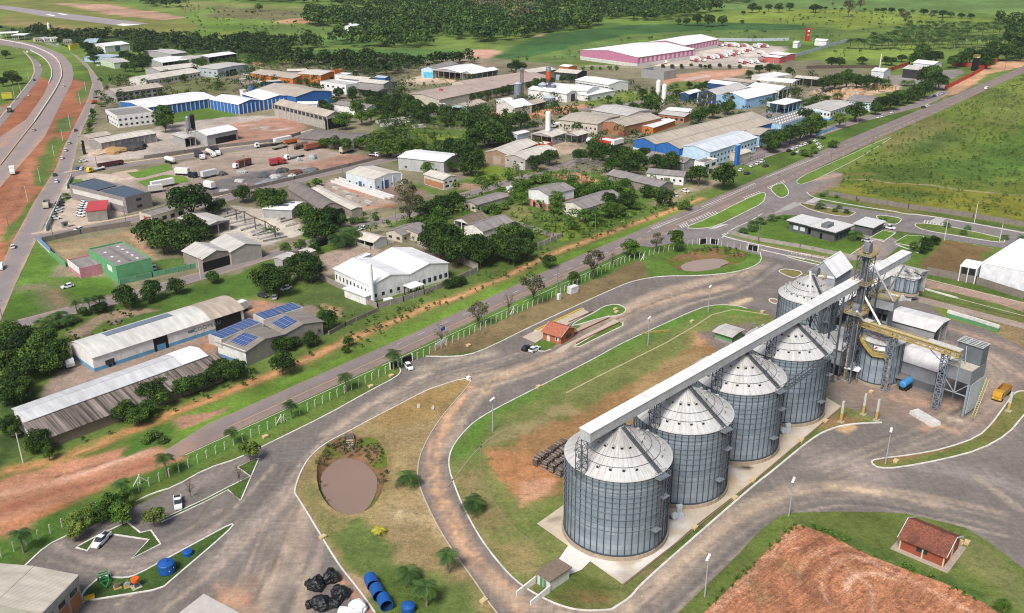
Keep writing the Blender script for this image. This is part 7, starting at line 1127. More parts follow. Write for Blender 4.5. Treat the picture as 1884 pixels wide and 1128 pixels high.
for i,(c,x,y,w_)in enumerate([('D0',1415,850,150),('E0',160,430,170),('D1',210,625,110),('D1',720,385,120),('D1',1200,150,120),('C1',1610,980,130),('E0',1040,5,130)]):tree(c,x,y,w_,'r',['royal palm at the broken end of the highway','royal palm nearest the corner hall','royal palm beside the thin light tree','royal palm beside the braced fence post','royal palm between the braced post and the gate','royal palm beside the gate of the works','royal palm above the parking trees'][i])
for i,(c,x,y,w_,k)in enumerate([('D1',1740,1000,190,'k'),('E1',1490,395,110,'y'),('E1',1750,760,190,'k'),('E1',1860,880,170,'k'),('E2',520,150,190,'k'),('E2',300,615,170,'r'),('E2',110,890,180,'r')]):tree(c,x,y,w_,k,['bushy dark palm between the pond and the dirt loop','small yellow palm on the dry lawn','bushy palm above the lying blue tanks','bushy palm beside the tall pale trunked palm','dark palm inside the loop near the reddish soil','pale trunked palm beside the dirt loop','palm with a dark trunk at the bottom edge'][i])
def clear(x,y,pad=1.):
 k=np.ones(len(x),bool)
 for r,hx,hy,_n in BB.values():
  c,s_=math.cos(r.rotation_euler.z),math.sin(r.rotation_euler.z);dx,dy=x-r.location.x,y-r.location.y;k&=~((np.abs(dx*c+dy*s_)<hx+pad)&(np.abs(-dx*s_+dy*c)<hy+pad))
 for p in ROADS:k&=seg_d(x,y,p,False)>6
 return k
def mass(name,label,polys,dens,size,leafs,mat,seed,ls,flat=.6,town=0):
 rng=np.random.default_rng(seed);C=[];R=[]
 for p in polys:
  P=np.array(w2(p));lo,hi=P.min(0),P.max(0);n=int((hi[0]-lo[0])*(hi[1]-lo[1])*dens)
  x=rng.uniform(lo[0],hi[0],n);y=rng.uniform(lo[1],hi[1],n);k=inside(x,y,[tuple(a)for a in P]);x,y=x[k],y[k]
  k=fbm(x,y,size*6,seed)>.4+town;x,y=x[k],y[k]
  if town:k=clear(x,y,size*.45);x,y=x[k],y[k]
  s=size*(.6+.8*rng.random(len(x)))
  C+=list(np.stack([x,y,s*.55],1));R+=list(s*.5)
 C=np.array(C);R=np.array(R);off=rng.normal(size=(len(C),3,3))*R[:,None,None]*.35;off[:,:,2]=np.abs(off[:,:,2])*.8
 C3=(C[:,None,:]+off).reshape(-1,3);R3=np.repeat(R,3)*.72
 me=leaf_mesh(name,C3,R3,len(C)*leafs,ls,mat,rng,squash=flat+.3);o=link(name,me);tag(o,label,'vegetation',None,'stuff');return o
mass('forest','dark far wood behind the fields at the top of the picture',[[(650,-40),(700,10),(760,22),(690,30),(650,36),(640,60),(690,66),(680,88),(860,91),(930,82),(985,64),(1080,54),(1160,44),(1240,36),(1330,20),(1380,8),(1400,-40)],[(380,2),(500,-3),(700,10),(760,20),(700,20),(500,4)],[(570,26),(650,30),(690,60),(680,88),(600,84),(610,66),(560,44)]],.0125,11,46,L_DK,3,2.6)
mass('woodland','lighter grey green wood among the dark far wood',[[(860,8),(980,5),(1000,40),(960,50),(880,40),(850,25)],[(600,-10),(660,-5),(665,12),(610,6)]],.013,13,46,L_SP,5,2.6)
mass('forest','wooded belt between the runway and the industrial halls',[[(0,50),(110,66),(260,70),(400,80),(470,72),(580,78),(600,88),(520,92),(560,102),(760,116),(860,112),(880,118),(830,122),(760,130),(720,142),(640,134),(560,125),(480,120),(470,108),(380,100),(340,98),(300,96),(240,82),(130,78),(0,60)]],.022,8,46,L_DK,7,1.9)
mass('forest','wood at the far right behind the palm plantation',[[(1840,45),(1960,40),(1980,100),(1860,98)],[(250,-8),(340,-5),(350,12),(300,16),(255,10)],[(130,-5),(200,-2),(205,4),(140,2)]],.012,11,46,L_DK,9,2.4)
mass('undergrowth','scattered tufts and scrub in the far green fields',[[(920,115),(1090,82),(1300,58),(1560,57),(1540,80),(1330,75),(1000,120)],[(330,10),(640,30),(680,66),(400,78),(350,60)],[(1400,40),(1560,20),(1760,35),(1600,60)],[(1500,110),(1560,85),(1780,80),(1700,110)]],.003,2.6,26,L_BU,11,1.1)
mass('undergrowth','rough tufts scattered over the pasture right of the highway',[[(1560,300),(1640,252),(1884,140),(2000,160),(2000,420),(1884,405),(1640,368),(1545,346)]],.075,1.15,16,L_BU,13,.5)
mass('undergrowth','leafy weeds along the verge north of the highway',[[(640,600),(800,535),(1000,452),(1150,395),(1285,352),(1270,380),(1100,440),(900,530),(720,610),(640,660)],[(1000,415),(1130,405),(1250,370),(1150,410),(1020,440)]],.1,1.,16,L_MD,15,.45)
mass('undergrowth','weeds and low bushes on the vacant plots between the halls',[[(820,330),(960,300),(1110,300),(1260,330),(1240,400),(1040,450),(900,440),(860,380)],[(700,215),(880,190),(900,260),(820,300),(690,260)],[(1060,180),(1180,165),(1330,150),(1240,180),(1100,200)],[(400,90),(700,140),(900,150),(880,170),(700,160),(480,140)]],.03,2.2,20,L_BU,17,.75)
mass('undergrowth','weeds on the lower left lots and round the sheds',[[(60,590),(230,560),(260,600),(120,640)],[(0,800),(120,800),(330,730),(560,650),(620,620),(560,670),(340,755),(60,850)],[(520,560),(690,570),(620,600)]],.05,1.3,18,L_MD,19,.5)
mass('undergrowth','dark overgrown rim of bushes around the ploughed field',[[(1300,1120),(1370,1050),(1435,985),(1470,958),(1545,985),(1600,1010),(1700,1052),(1830,1118),(1840,1128),(1690,1060),(1590,1020),(1540,995),(1470,970),(1440,992),(1375,1056),(1305,1128)]],.9,.7,26,L_MD,21,.28)
mass('undergrowth','reeds and weeds on the banks of the two ponds',[[(583,850),(600,822),(650,805),(704,825),(712,880),(690,930),(698,880),(670,842),(620,836),(594,858),(588,900),(620,945),(600,930)],[(1240,470),(1290,455),(1350,458),(1372,472),(1340,470),(1300,462),(1260,470)]],.5,.8,30,L_SP,23,.3)
mass('undergrowth','dark shrubs and small trees crowding the gaps between the industrial buildings',[[(165,160),(300,130),(480,110),(760,130),(900,150),(900,240),(700,225),(560,200),(300,200),(200,230)],[(620,180),(900,170),(1000,240),(900,330),(740,300),(690,240)],[(900,200),(1200,160),(1560,140),(1640,170),(1400,240),(1300,330),(1100,320),(1000,290)]],.012,6,60,L_DK,31,.9,.6,.08)
mass('undergrowth','shrubs and garden bushes round the houses of the middle blocks',[[(480,440),(760,360),(1000,300),(1130,310),(1270,340),(1200,400),(1000,450),(880,480),(700,440),(560,480)]],.02,4,50,L_MD,33,.65,.6,.06)
TYRE=paint((.018,.018,.018),.9,grime=0);LAMP=P_((.75,.75,.72),grime=0,rough=.2);TAIL=P_((.4,.02,.02),grime=0,rough=.3);CHAS=P_((.03,.03,.035))
def loft(m,secs):
 """secs: (x, half width, z0, z1)"""
 vs=[];fs=[]
 for x,w_,z0,z1 in secs:vs+=[(x,-w_,z0),(x,w_,z0),(x,w_*.96,z1),(x,-w_*.96,z1)]
 n=len(secs)
 for i in range(n-1):
  a,b=4*i,4*i+4
  fs+=[(a,a+1,b+1,b),(a+1,a+2,b+2,b+1),(a+2,a+3,b+3,b+2),(a+3,a,b,b+3)]
 fs+=[(0,3,2,1),(4*n-4,4*n-3,4*n-2,4*n-1)];m.faces(vs,fs)
wm_=MB();wm_.lathe([(.2,-.11),(.33,-.11),(.33,.11),(.2,.11)],14,cap0=True);wm_.v=[(x,z,y)for x,y,z in wm_.v];WH=wm_.mesh('wheel',TYRE)
lm_=MB();lm_.box(-.04,-.16,-.07,.04,.16,.07);LM=lm_.mesh('headlight',LAMP);TM=lm_.mesh('taillight',TAIL)
CARM={}
def car_meshes(kind,col):
 k=(kind,col)
 if k in CARM:return CARM[k]
 bm_=paint(col,.28,.0,.04,1.,.08);m=MB();g=MB()
 if kind=='car':
  loft(m,[(-2.1,.7,.35,.8),(-2.0,.82,.28,.92),(-1.2,.86,.25,.93),(.8,.86,.25,.9),(1.6,.84,.26,.82),(2.05,.72,.3,.66)]);loft(g,[(-1.95,.74,.9,.94),(-1.35,.72,.9,1.38),(-.2,.7,.9,1.42),(1.0,.72,.88,.92)]);loft(m,[(-1.4,.66,1.37,1.41),(-.9,.66,1.42,1.47),(-.2,.66,1.42,1.47),(.15,.64,1.3,1.34)]);L,zt=2.08,.68
 elif kind=='pickup':
  loft(m,[(-2.5,.82,.45,.95),(-.55,.86,.35,.98),(.9,.87,.32,1.0),(2.0,.85,.34,.95),(2.45,.75,.4,.75)]);m.cur=1;m.box(-2.42,-.68,.96,-.7,.68,.985);m.cur=0;m.box(-2.48,-.82,.95,-.6,-.7,1.12);m.box(-2.48,.7,.95,-.6,.82,1.12);loft(g,[(-.6,.76,.98,1.0),(-.45,.74,.98,1.6),(.5,.72,.98,1.62),(1.2,.76,.98,1.0)]);loft(m,[(-.5,.7,1.6,1.66),(0,.7,1.63,1.7),(.45,.68,1.6,1.66)]);L,zt=2.46,.8
 else:
  loft(m,[(-2.4,.86,.35,1.9),(1.2,.88,.3,1.95),(1.75,.86,.3,1.25),(2.35,.8,.35,.95)]);loft(g,[(-2.0,.9,1.25,1.7),(1.25,.9,1.2,1.75),(1.75,.87,1.2,1.25)]);L,zt=2.38,.8
 CARM[k]=(m.mesh('body',[bm_,CHAS]),g.mesh('window',GLASS),L,zt);return CARM[k]
CN=dict(w=(.74,.75,.76),s=(.42,.44,.46),k=(.015,.016,.02),d=(.05,.055,.065),b=(.03,.08,.25),r=(.4,.03,.03),y=(.6,.45,.03),o=(.6,.2,.04))
def heading(c,x,y,dx,dy):
 a=KG(c,x,y);b=KG(c,x+dx,y+dy);return a,math.atan2(b.y-a.y,b.x-a.x)
def vehicle(c,x,y,dx,dy,kind,col,label,group=None,small=False):
 g,rz=heading(c,x,y,dx,dy);me,gl,L,zt=car_meshes(kind,CN[col]);r=thing({'car':'parked_car','pickup':'pickup_truck','van':'van'}[kind],label,{'car':'car','pickup':'pickup','van':'van'}[kind],(g.x,g.y,.06),rz,group)
 link('body',me,r);link('window',gl,r);w_=L*.64
 for sx in(-1,1):
  for sy in(-1,1):link('wheel',WH,r,(sx*w_,sy*.78,.33))
 if not small:
  for sy in(-1,1):link('headlight',LM,r,(L-.02,sy*.55,zt));link('taillight',TM,r,(-L-.0,sy*.6,zt))
 return r
V_=vehicle
def fleet(c,rows,label,group,kind='car'):
 for x,y,dx,dy,col in rows:V_(c,x,y,dx,dy,kind,col,label,group,True)
V_('C2',988,955,90,-50,'car','k','black car beside the white one at the weigh house',None);V_('C2',1050,965,90,-50,'car','w','white car beside the black one at the weigh house');V_('D1',1748,82,60,70,'car','w','silver white car just inside the works gate');V_('E0',1542,195,5,60,'pickup','w','white pickup with an open bed on the upper parking lane');V_('E0',880,520,-60,60,'pickup','w','white pickup under the parking trees');V_('B4',712,945,60,12,'pickup','w','white pickup at the small gate building');V_('B4',522,1058,60,10,'car','s','pale car at the edge of the brick paved office yard')
V_('C0',585,420,-60,15,'car','w','white car on a small grey patch of the green lawn');V_('C0',1335,262,10,40,'car','w','white car half hidden by the green hall');V_('C0',115,75,5,-40,'car','w','white car on the frontage road beside the green verge');V_('C0',8,258,-10,60,'van','w','white van at the left edge on the frontage road');V_('B0',682,960,-60,20,'car','w','white car on the side street below the guard booth');V_('C1',490,500,60,20,'car','d','dark car under the clump on the lawn');V_('C1',592,512,10,-50,'car','s','silver car beside the muddy yard');V_('C1',690,437,-50,20,'car','w','white car half under the clump on the lawn');V_('C1',1205,55,-60,15,'car','k','black car at the white picket fence');V_('B1',1350,950,-50,20,'car','w','white car behind the small picket fenced house')
for x,y,col,lb,k in[(655,100,'d','dark car farthest up the frontage road','car'),(600,210,'s','grey car, first below the dark one on the frontage road','car'),(567,273,'w','white car, second below the dark one on the frontage road','car'),(537,340,'w','white car, third below the dark one on the frontage road','car'),(475,486,'d','dark car next to a white one at the side street mouth','car'),(490,543,'w','white car just past the side street mouth','car')]:V_('B0',x,y,18,-45,k,col,lb)
for x,y,col,lb,k in[(238,458,'w','white van on the service road before the bend','van'),(350,570,'w','white car on the service road at the bend','car'),(298,697,'d','dark car on the service road beside a motorcycle lane','car'),(248,830,'w','small white car on the red strip beside the new road','car'),(550,750,'w','white car on the new road at the bend','car')]:V_('A0',x,y,15,-45,k,col,lb)
V_('B0',295,97,30,-45,'car','s','grey car on the new road beside the barrier end')
fleet('B0',[(750,697,40,8,'d'),(742,715,40,8,'w'),(733,733,40,8,'w'),(724,752,40,8,'w'),(716,770,40,8,'w'),(710,790,40,8,'s'),(705,812,40,8,'w'),(698,838,40,8,'w')],'car in the tight row beside the red roofed hut','cars in the row beside the red roofed hut');fleet('B0',[(505,808,40,-10,'w'),(515,755,40,-10,'d'),(520,730,40,-10,'d'),(512,782,40,-10,'w')],'car against the white wall of the office car park','cars against the white wall');V_('B0',485,862,40,-6,'car','w','last white car against the white car park wall');V_('B0',722,366,40,-6,'car','w','white car on the pale forecourt of the sand yard');V_('B0',684,432,30,-15,'car','b','blue car on the pale forecourt');V_('B0',714,433,30,-15,'car','w','white car beside the blue one on the forecourt')
fleet('B3',[(1050,445,45,-20,'w'),(1145,408,45,-20,'w'),(1195,388,45,-20,'w'),(1235,370,45,-20,'w')],'white car parked at the fence below the blue tower','white cars below the blue tower');V_('B3',1102,474,45,-15,'car','d','dark car below the white ones at the blue tower');V_('B3',1262,409,45,-15,'car','d','dark car at the kerb right of the white ones');fleet('B3',[(1465,277,40,-15,'k'),(1505,260,40,-15,'w'),(1540,246,40,-15,'w'),(1575,232,40,-15,'w'),(1610,219,40,-15,'w'),(1642,208,40,-15,'k')],'car in the kerb line under the dark street trees','cars in the kerb line under the street trees');fleet('B3',[(1695,190,40,-15,'w'),(1760,168,40,-15,'k'),(1503,306,40,-15,'k'),(1548,285,40,-15,'w'),(1720,217,40,-12,'w'),(1742,243,40,-12,'w'),(1722,262,40,-12,'w')],'car on the verge side between round bushes','cars on the verge side between bushes');fleet('B3',[(1180,240,40,5,'w'),(1200,238,40,5,'d'),(1135,262,40,5,'w')],'car in the small lot before the pale blue hall','cars before the pale blue hall')
V_('B3',568,627,40,10,'car','w','white car at the end of the dirt lane');V_('B3',488,665,10,30,'car','s','pale car half hidden in bushes at the dirt lane');V_('B3',343,715,30,20,'car','k','black car in the shrubs at the dirt lane');fleet('A4',[(625,1022,45,-12,'w'),(660,1012,45,-12,'w'),(740,980,45,-15,'w'),(990,868,45,-15,'w'),(1050,847,45,-15,'w'),(1105,836,45,-15,'d'),(1135,828,45,-15,'w'),(1175,816,45,-15,'s')],'car along the far frontage lane before the street tree row','cars along the far frontage lane');V_('A4',1010,936,45,-8,'car','d','dark car on the green verge of the highway');V_('A4',1050,923,45,-8,'car','w','white car on the green verge of the highway');V_('A4',1555,772,45,-16,'van','w','white van driving on the far highway')
fleet('A0',[(880,490,30,3,'w'),(905,505,30,3,'w'),(880,520,30,3,'d'),(850,570,30,3,'w'),(545,395,30,6,'d'),(500,388,30,6,'w'),(575,402,30,6,'d')],'car parked among the roadside shops','cars among the roadside shops');fleet('A1',[(1110,828,30,4,'w'),(1135,832,30,4,'k'),(1010,742,30,0,'w'),(1040,745,30,0,'w'),(960,735,30,0,'d'),(1310,800,30,0,'w')],'car parked beside the blue hall and the boxy white building','cars beside the blue hall')
WHT2=WHT
def truck(c,x,y,dx,dy,L,kind,cab,body,label,cat='truck',w_=1.2):
 g,rz=heading(c,x,y,dx,dy);r=thing('cargo_truck',label,cat,(g.x,g.y,.06),rz);h=L/2;bm_=paint(body,.5,0,.1,1,.3)
 if cab is not None:
  m=MB();loft(m,[(h-2.2,w_,.6,2.7),(h-.5,w_,.6,2.75),(h,w_*.97,.6,1.6)]);m.build('cab',paint(cab,.35,0,.05,1,.1),r);m=MB();loft(m,[(h-1.6,w_*1.01,1.7,2.3),(h-.45,w_*1.01,1.65,2.5),(h-.1,w_*.98,1.65,1.75)]);m.build('window',GLASS,r)
  for sy in(-1,1):link('headlight',LM,r,(h+.02,sy*w_*.7,.95))
 e=h-2.5 if cab is not None else h;m=MB();m.box(-h,-w_*.5,.6,h-.3,w_*.5,.95);m.build('chassis',CHAS,r);m=MB()
 if kind=='box':m.box(-h,-w_,1.,e,w_,3.6)
 elif kind=='tank':
  m.lathe([(.6,-h),(w_,-h+.3),(w_,e-.3),(.6,e)],16,cap0=True);m.v=[(z,x_*1.0,y_+1.0+w_)for x_,y_,z in m.v]
 elif kind=='flat':m.box(-h,-w_,1.,e,w_,1.25);m.box(-h,-w_,1.25,-h+.1,w_,1.7)
 elif kind=='open':
  m.box(-h,-w_,1.,e,w_,1.15)
  for a,b,cc,d in((-h,-w_,e,-w_+.08),(-h,w_-.08,e,w_),(-h,-w_+.08,-h+.08,w_-.08),(e-.08,-w_+.08,e,w_-.08)):m.box(a,b,1.15,cc,d,2.3)
 m.build({'box':'cargo_box','tank':'tank','flat':'flatbed','open':'cargo_bed'}[kind],bm_,r)
 ax=[-h+.7,-h+1.9]+([h-1.2]if cab is not None else[h-1.2,h-2.4])
 for x_ in ax:
  for sy in(-1,1):o=link('wheel',WH,r,(x_,sy*(w_-.15),.5));o.scale=(1.5,1.6,1.5)
 return r
T_=truck;Kk=(.02,.02,.025);WT=(.72,.72,.7);RD=(.4,.05,.04);GN=(.1,.11,.1);RU=(.16,.05,.035)
T_('C0',585,1075,55,80,9,'open',(.5,.52,.52),(.2,.19,.18),'grey truck with an open bed at the end of the grain shed');T_('C0',530,1085,10,50,7,'open',(.03,.08,.2),(.03,.06,.13),'dark blue truck under the grove trees');T_('C0',1085,1040,-100,38,13,'open',None,(.05,.05,.05),'dark flatbed trailer parked along the grain shed','trailer');r=T_('C1',245,655,-90,40,9.5,'box',WT,WT,'white box truck with a round green and yellow emblem at the grain shed')
m=MB();m.lathe([(.62,0),(.62,.05)],20,cap0=True);m.v=[(x-1.2,z+1.22 if 0 else-1.2-z-.02,y+2.4)for x,y,z in m.v];m.build('emblem',P_((.15,.4,.05),grime=0),r);m=MB();m.lathe([(.35,0),(.35,.05)],16,cap0=True);m.v=[(x-1.2,-1.26-z,y+2.4)for x,y,z in m.v];m.build('emblem',P_((.6,.5,.05),grime=0),r)
T_('D4',1680,330,-60,60,8,'open',(.5,.27,.03),(.32,.17,.04),'ochre truck loaded with pale planks beside the bin');m=MB()
g,rz=heading('D4',1690,300,-60,60)
T_('D4',850,262,-60,40,4.6,'tank',None,(.06,.25,.55),'small blue tank trailer beside the round bin','trailer',1.0)
for c,x,y,dx,dy,L,k,cab,body,lb in[('A0',85,965,15,-40,9,'open',WT,(.12,.13,.11),'white cabbed truck with dark bed on the service road'),('B0',110,470,5,40,6.5,'box',WT,WT,'white truck on the red earth of the new road'),('B0',405,755,-15,50,8,'open',(.45,.4,.3),(.16,.17,.14),'long truck with a grey tarp on the frontage road'),('B0',960,405,60,-10,13,'open',None,(.1,.03,.03),'long dark red trailer on the upper side street'),('B0',830,448,-60,14,9,'flat',(.6,.45,.03),(.5,.5,.5),'yellow cabbed car transporter on the upper side street'),('B0',1475,378,40,12,8,'tank',None,WT,'white tank trailer at the lawn corner of the truck yard'),('B0',1730,335,50,25,10,'box',WT,(.05,.05,.07),'dark box truck nearest the white tank trailer'),('B0',1825,315,50,25,10,'tank',WT,(.6,.58,.52),'white tank truck between two dark box trucks'),('B1',80,300,45,25,10,'box',WT,(.03,.03,.035),'black box truck right of the white tank truck'),('B1',310,410,-90,25,11,'box',WT,RU,'brown box truck alone in the middle of the truck yard'),('B1',510,235,-90,12,12,'flat',WT,(.05,.05,.05),'long black flatbed truck at the back of the truck yard'),('B1',660,205,60,-12,11,'box',None,WT,'white box trailer at the derelict shed'),('B1',730,210,60,-12,9,'open',None,(.5,.15,.03),'orange open trailer at the derelict shed'),('B1',925,258,60,-12,11,'box',None,(.3,.1,.06),'rust red trailer with a pale stripe in the truck yard'),('B1',820,250,60,-12,9,'tank',None,(.16,.1,.08),'brown tank trailer beside the rust red trailer'),('B1',760,335,-60,14,12,'flat',WT,(.3,.3,.28),'white cabbed flatbed truck before the scrap tanks'),('B1',640,250,60,-14,10,'flat',None,(.3,.28,.22),'empty skeletal trailer in the truck yard'),('B1',1215,285,60,-16,9,'box',None,(.5,.47,.4),'cream container at the rear of the truck yard'),('B1',650,385,50,-5,5,'box',RD,RD,'red truck wreck at the scrap heap'),('B1',580,398,40,-5,4,'box',None,(.4,.05,.08),'small red cab wreck left of the red truck wreck'),('B1',1455,320,40,4,6,'flat',WT,WT,'white truck beside the white shelter'),('B0',1580,480,50,2,7,'box',None,WT,'white van body on the lawn edge'),('B0',1670,500,40,8,5,'open',(.02,.03,.06),(.02,.03,.06),'dark blue small truck on the lawn edge'),('B0',1810,500,60,-14,8,'box',None,(.55,.58,.6),'grey white container near the lawn'),('B0',1410,585,60,-12,11,'box',None,WT,'white trailer behind the modern office'),('B0',1350,630,40,-6,6,'box',None,(.6,.6,.58),'smaller white box behind the modern office'),('B0',1815,600,40,10,6,'box',None,WT,'white camper behind the huge round tree'),('B2',720,215,90,-12,13,'box',None,WT,'white trailer, nearer of two side by side'),('B2',690,200,90,-12,11,'box',None,WT,'white trailer, rear of two side by side'),('B2',1250,68,-40,3,8,'tank',WT,WT,'white tank truck at the brick warehouse'),('B2',1345,170,50,10,9,'tank',WT,(.7,.66,.45),'cream mixer truck at the water tower yard'),('B2',1520,205,30,-30,6,'tank',WT,WT,'white mixer truck in the sandy yard'),('B2',1765,225,60,-16,9,'box',None,WT,'white trailer behind dark trees'),('B2',720,345,50,8,7,'flat',(.1,.3,.2),(.1,.2,.15),'small green truck before the brown gable'),('A2',230,945,-40,5,8,'box',RD,WT,'red cabbed white trailer among dark trees'),('A3',1300,935,20,10,7,'box',None,WT,'white truck box, left under the flat canopy'),('A3',1355,943,20,10,7,'box',None,(.55,.55,.5),'beige truck box, middle under the flat canopy'),('A3',1410,948,20,10,7,'box',None,WT,'white truck box, right under the flat canopy'),('A0',1330,465,-60,-8,13,'box',None,WT,'white trailer beside the dark grove'),('A0',825,845,5,-30,6,'open',(.5,.5,.5),(.3,.28,.26),'grey truck at the frontage road corner'),('A0',815,897,30,-5,4,'open',None,(.6,.17,.04),'small orange machine at the frontage road corner')]:T_(c,x,y,dx,dy,L,k,cab,body,lb)
for i,(x,y)in enumerate([(870,400),(930,400),(975,402),(1010,405),(1060,410),(1090,412),(1180,415),(1215,408),(1260,410),(1045,460),(1085,445),(1130,438),(1010,470),(970,482),(930,480),(900,495),(860,500),(830,505),(790,510),(750,505),(710,530),(670,525),(640,530),(460,522),(375,545),(1060,550),(1120,548),(1170,545),(1230,535),(1260,500),(1220,470)]):
 T_('A3',x,y,30,8,11,'box',(.42,.05,.06)if i%3==1 else WT,WT if i%4 else(.45,.25,.24),'truck in the crowded yard of the pink warehouse')['group']='trucks in the yard of the pink warehouse'
pm=MB();pm.box(-.085,-.085,0,.085,.085,2.1);pm.hull8([(-.085,-.085,2.1),(.085,-.085,2.1),(.085,.085,2.1),(-.085,.085,2.1),(-.09,-.5,2.5),(.09,-.5,2.5),(.09,-.3,2.55),(-.09,-.3,2.55)]);PM=pm.mesh('fence_post',paint((.56,.54,.48),.9,grime=.4))
def walk(pts,step):
 p=[Vector((*a,0))for a in w2(pts)];out=[];carry=0
 for a,b in zip(p,p[1:]):
  d=(b-a);L=d.length;d.normalize();t=carry
  while t<L:out.append((a+d*t,math.atan2(d.y,d.x)));t+=step
  carry=t-L
 return out
for lb,pts in(('white concrete fence post with a bent top, between highway and works road',[(3,1026),(106,976),(274,895.5),(324,872),(387,841),(533,772),(712,687)]),('white concrete fence post with a bent top, along the brown verge and the pond',[(768,662),(832,631.5),(927,587),(996,558),(1082,515),(1150,483),(1210,467),(1287,448),(1320,452),(1366,460),(1396,466)])):
 for p,a in walk(pts,2.48):o=link('fence_post',PM,None,p,a);tag(o,lb,'fence post',lb.replace('post','posts').split(',')[0]+lb.split(',')[1])
for px in((258,890),(518,778),(945,577),(1184,478)):
 g=G(*px);m=MB();m.box(-.13,-.13,0,.13,.13,2.4);m.bar((-1.6,0,0),(0,0,2),.18,.18);m.bar((1.6,0,0),(0,0,2),.18,.18);tag(m.build('fence_brace',paint((.68,.66,.6),.9,grime=.3),None,g,.75),'white concrete corner post propped by two struts in the fence','fence post','propped fence posts')
lab_=['between the dirt loop and the silo lawn','on the lawn near the yellow barrier','on the lawn at the round bend','at the bend beside the ploughed field','on the verge at the ploughed field edge','on the lamp island by the plant']
for px,lb in zip([(906.8,794),(1192,636),(1302.8,575),(1451,950),(1296.4,1098.6),(1628.7,853.6)],lab_):
 r=thing('street_lamp','grey floodlight pole '+lb,'street lamp',G(*px),1.1);m=MB();m.tube([(0,0,0),(0,0,9)],.17,8,.1);m.build('pole',P_((.36,.36,.37)),r);m=MB();m.bar((-.9,0,8.9),(.9,0,8.9),.1,.1);m.build('crossarm',STEEL,r)
 for x_ in(-.8,0,.8):m=MB();m.box(x_-.22,-.28,8.95,x_+.22,.28,9.25,.06);m.build('lamp_head',LAMP,r)
def pole(c,x,y,h,label,mat=None,arm=True,group=None):
 r=thing('utility_pole',label,'pole',KG(c,x,y),.6,group);m=MB();m.tube([(0,0,0),(0,0,h)],.17,7,.11);m.build('pole',mat or P_((.2,.19,.18)),r)
 if arm:m=MB();m.bar((-1,0,h-.4),(1,0,h-.4),.12,.12);m.bar((-1,0,h-.4),(-1,0,h-.1),.1,.1);m.bar((1,0,h-.4),(1,0,h-.1),.1,.1);m.build('crossarm',P_((.14,.12,.1)),r)
 return r
WP=P_((.6,.59,.56))
for a in[('D0',200,900,8,'white pole below the white end wall of the long shed',WP),('B2',920,530,7.5,'pole at the corner of the bright green plot'),('B2',495,665,6.5,'pole at the street beside the low overgrown house'),('B2',1575,970,7.5,'pole on the overgrown verge before the long white house'),('B3',1370,615,7.5,'dark pole on the triangular island'),('B3',1820,415,7.5,'dark pole on the long green verge'),('B3',1195,1065,8,'pole with a white foot at the office fence'),('B4',205,415,7.5,'dark pole at the highway edge before the pasture'),('B4',570,222,7.5,'second dark pole along the pasture edge'),('B4',938,82,7.5,'third dark pole along the pasture edge'),('B4',1450,890,9,'tall pale pole at the block wall of the pasture',WP),('B4',1190,1045,9,'tall pale pole on the office median',WP),('A4',1712,612,8,'far dark pole beside the red earth track'),('A4',435,1095,8,'white footed pole before the blue offices'),('A4',330,1090,8,'dark pole before the blue offices'),('B0',460,1020,7.5,'dark pole at the street corner below the white wall'),('B0',350,540,7,'pale pole at the lower end of the green strip',WP),('B0',470,320,7,'pale pole in the middle of the green strip',WP),('B0',545,185,7,'pale pole at the upper end of the green strip',WP),('B0',240,705,7,'pale pole on the red earth strip',WP),('B0',88,990,7.5,'pole on the lower green strip'),('B0',1090,895,7,'thin pole beside the pavement of the side street'),('B0',840,415,7,'thin pole at the dark red trailer'),('B0',610,70,8,'pale pole above the upper green strip',WP),('B1',1180,505,7.5,'dark pole at the white and blue warehouse'),('B1',755,590,7,'pole beside the arched shed'),('B1',335,430,7.5,'pole in the truck yard beside the brown box truck'),('B1',1135,260,7,'pole at the derelict shed'),('B1',705,300,7,'pole in the middle of the truck yard'),('B1',1640,910,7.5,'pole at the bend of the middle street'),('B1',1425,940,6.5,'pole beside the picket fence street'),('C0',30,732,8,'dark pole at the lower left street corner'),('C0',1735,340,8,'pale pole on the pavement beside the green wall',WP),('C2',1250,412,7.5,'dark pole behind the white meter box'),('C2',1277,522,8.5,'tall dark pole beside the white meter box'),('C2',615,825,7,'dark pole with a white foot on the brown verge'),('C1',1675,605,6.5,'short pole at the lower wall of the white factory'),('A0',250,692,8,'pale pole on the left field kerb',WP),('A0',180,803,8,'second pale pole on the left field kerb',WP),('A0',127,852,8,'third pale pole beside the yellow billboard',WP),('A0',745,795,8,'pale pole on the upper red island',WP),('A0',697,903,8,'second pale pole on the red island',WP),('A0',190,470,9,'dark pole before the road bend'),('A0',137,440,9,'second dark pole before the road bend'),('C4',1665,30,8,'thin pale pole left of the large white warehouse',WP)]:pole(*a)
def wall_line(name,label,c,pts,h,mat,th=.22,cap=None):
 p=[Vector((*KG(c,*q)[:2],0))for q in pts];m=MB();L,R=offset_strip([tuple(q[:2])for q in p],th,False)
 for i in range(len(p)-1):m.hull8([(*L[i],0),(*R[i],0),(*R[i+1],0),(*L[i+1],0),(*L[i],h),(*R[i],h),(*R[i+1],h),(*L[i+1],h)])
 k=max(1,int(sum((b-a).length for a,b in zip(p,p[1:]))/4))
 for a,b in zip(p,p[1:]):
  n=max(1,int((b-a).length/4))
  for j in range(n+1):q=a.lerp(b,j/n);th>.5 or m.box(q.x-th*.75,q.y-th*.75,0,q.x+th*.75,q.y+th*.75,h+.1)
 return tag(m.build(name,mat),label,'wall' if 'wall' in name else 'fence')
GW=wall((.22,.19,.17));GW2=wall((.34,.31,.28))
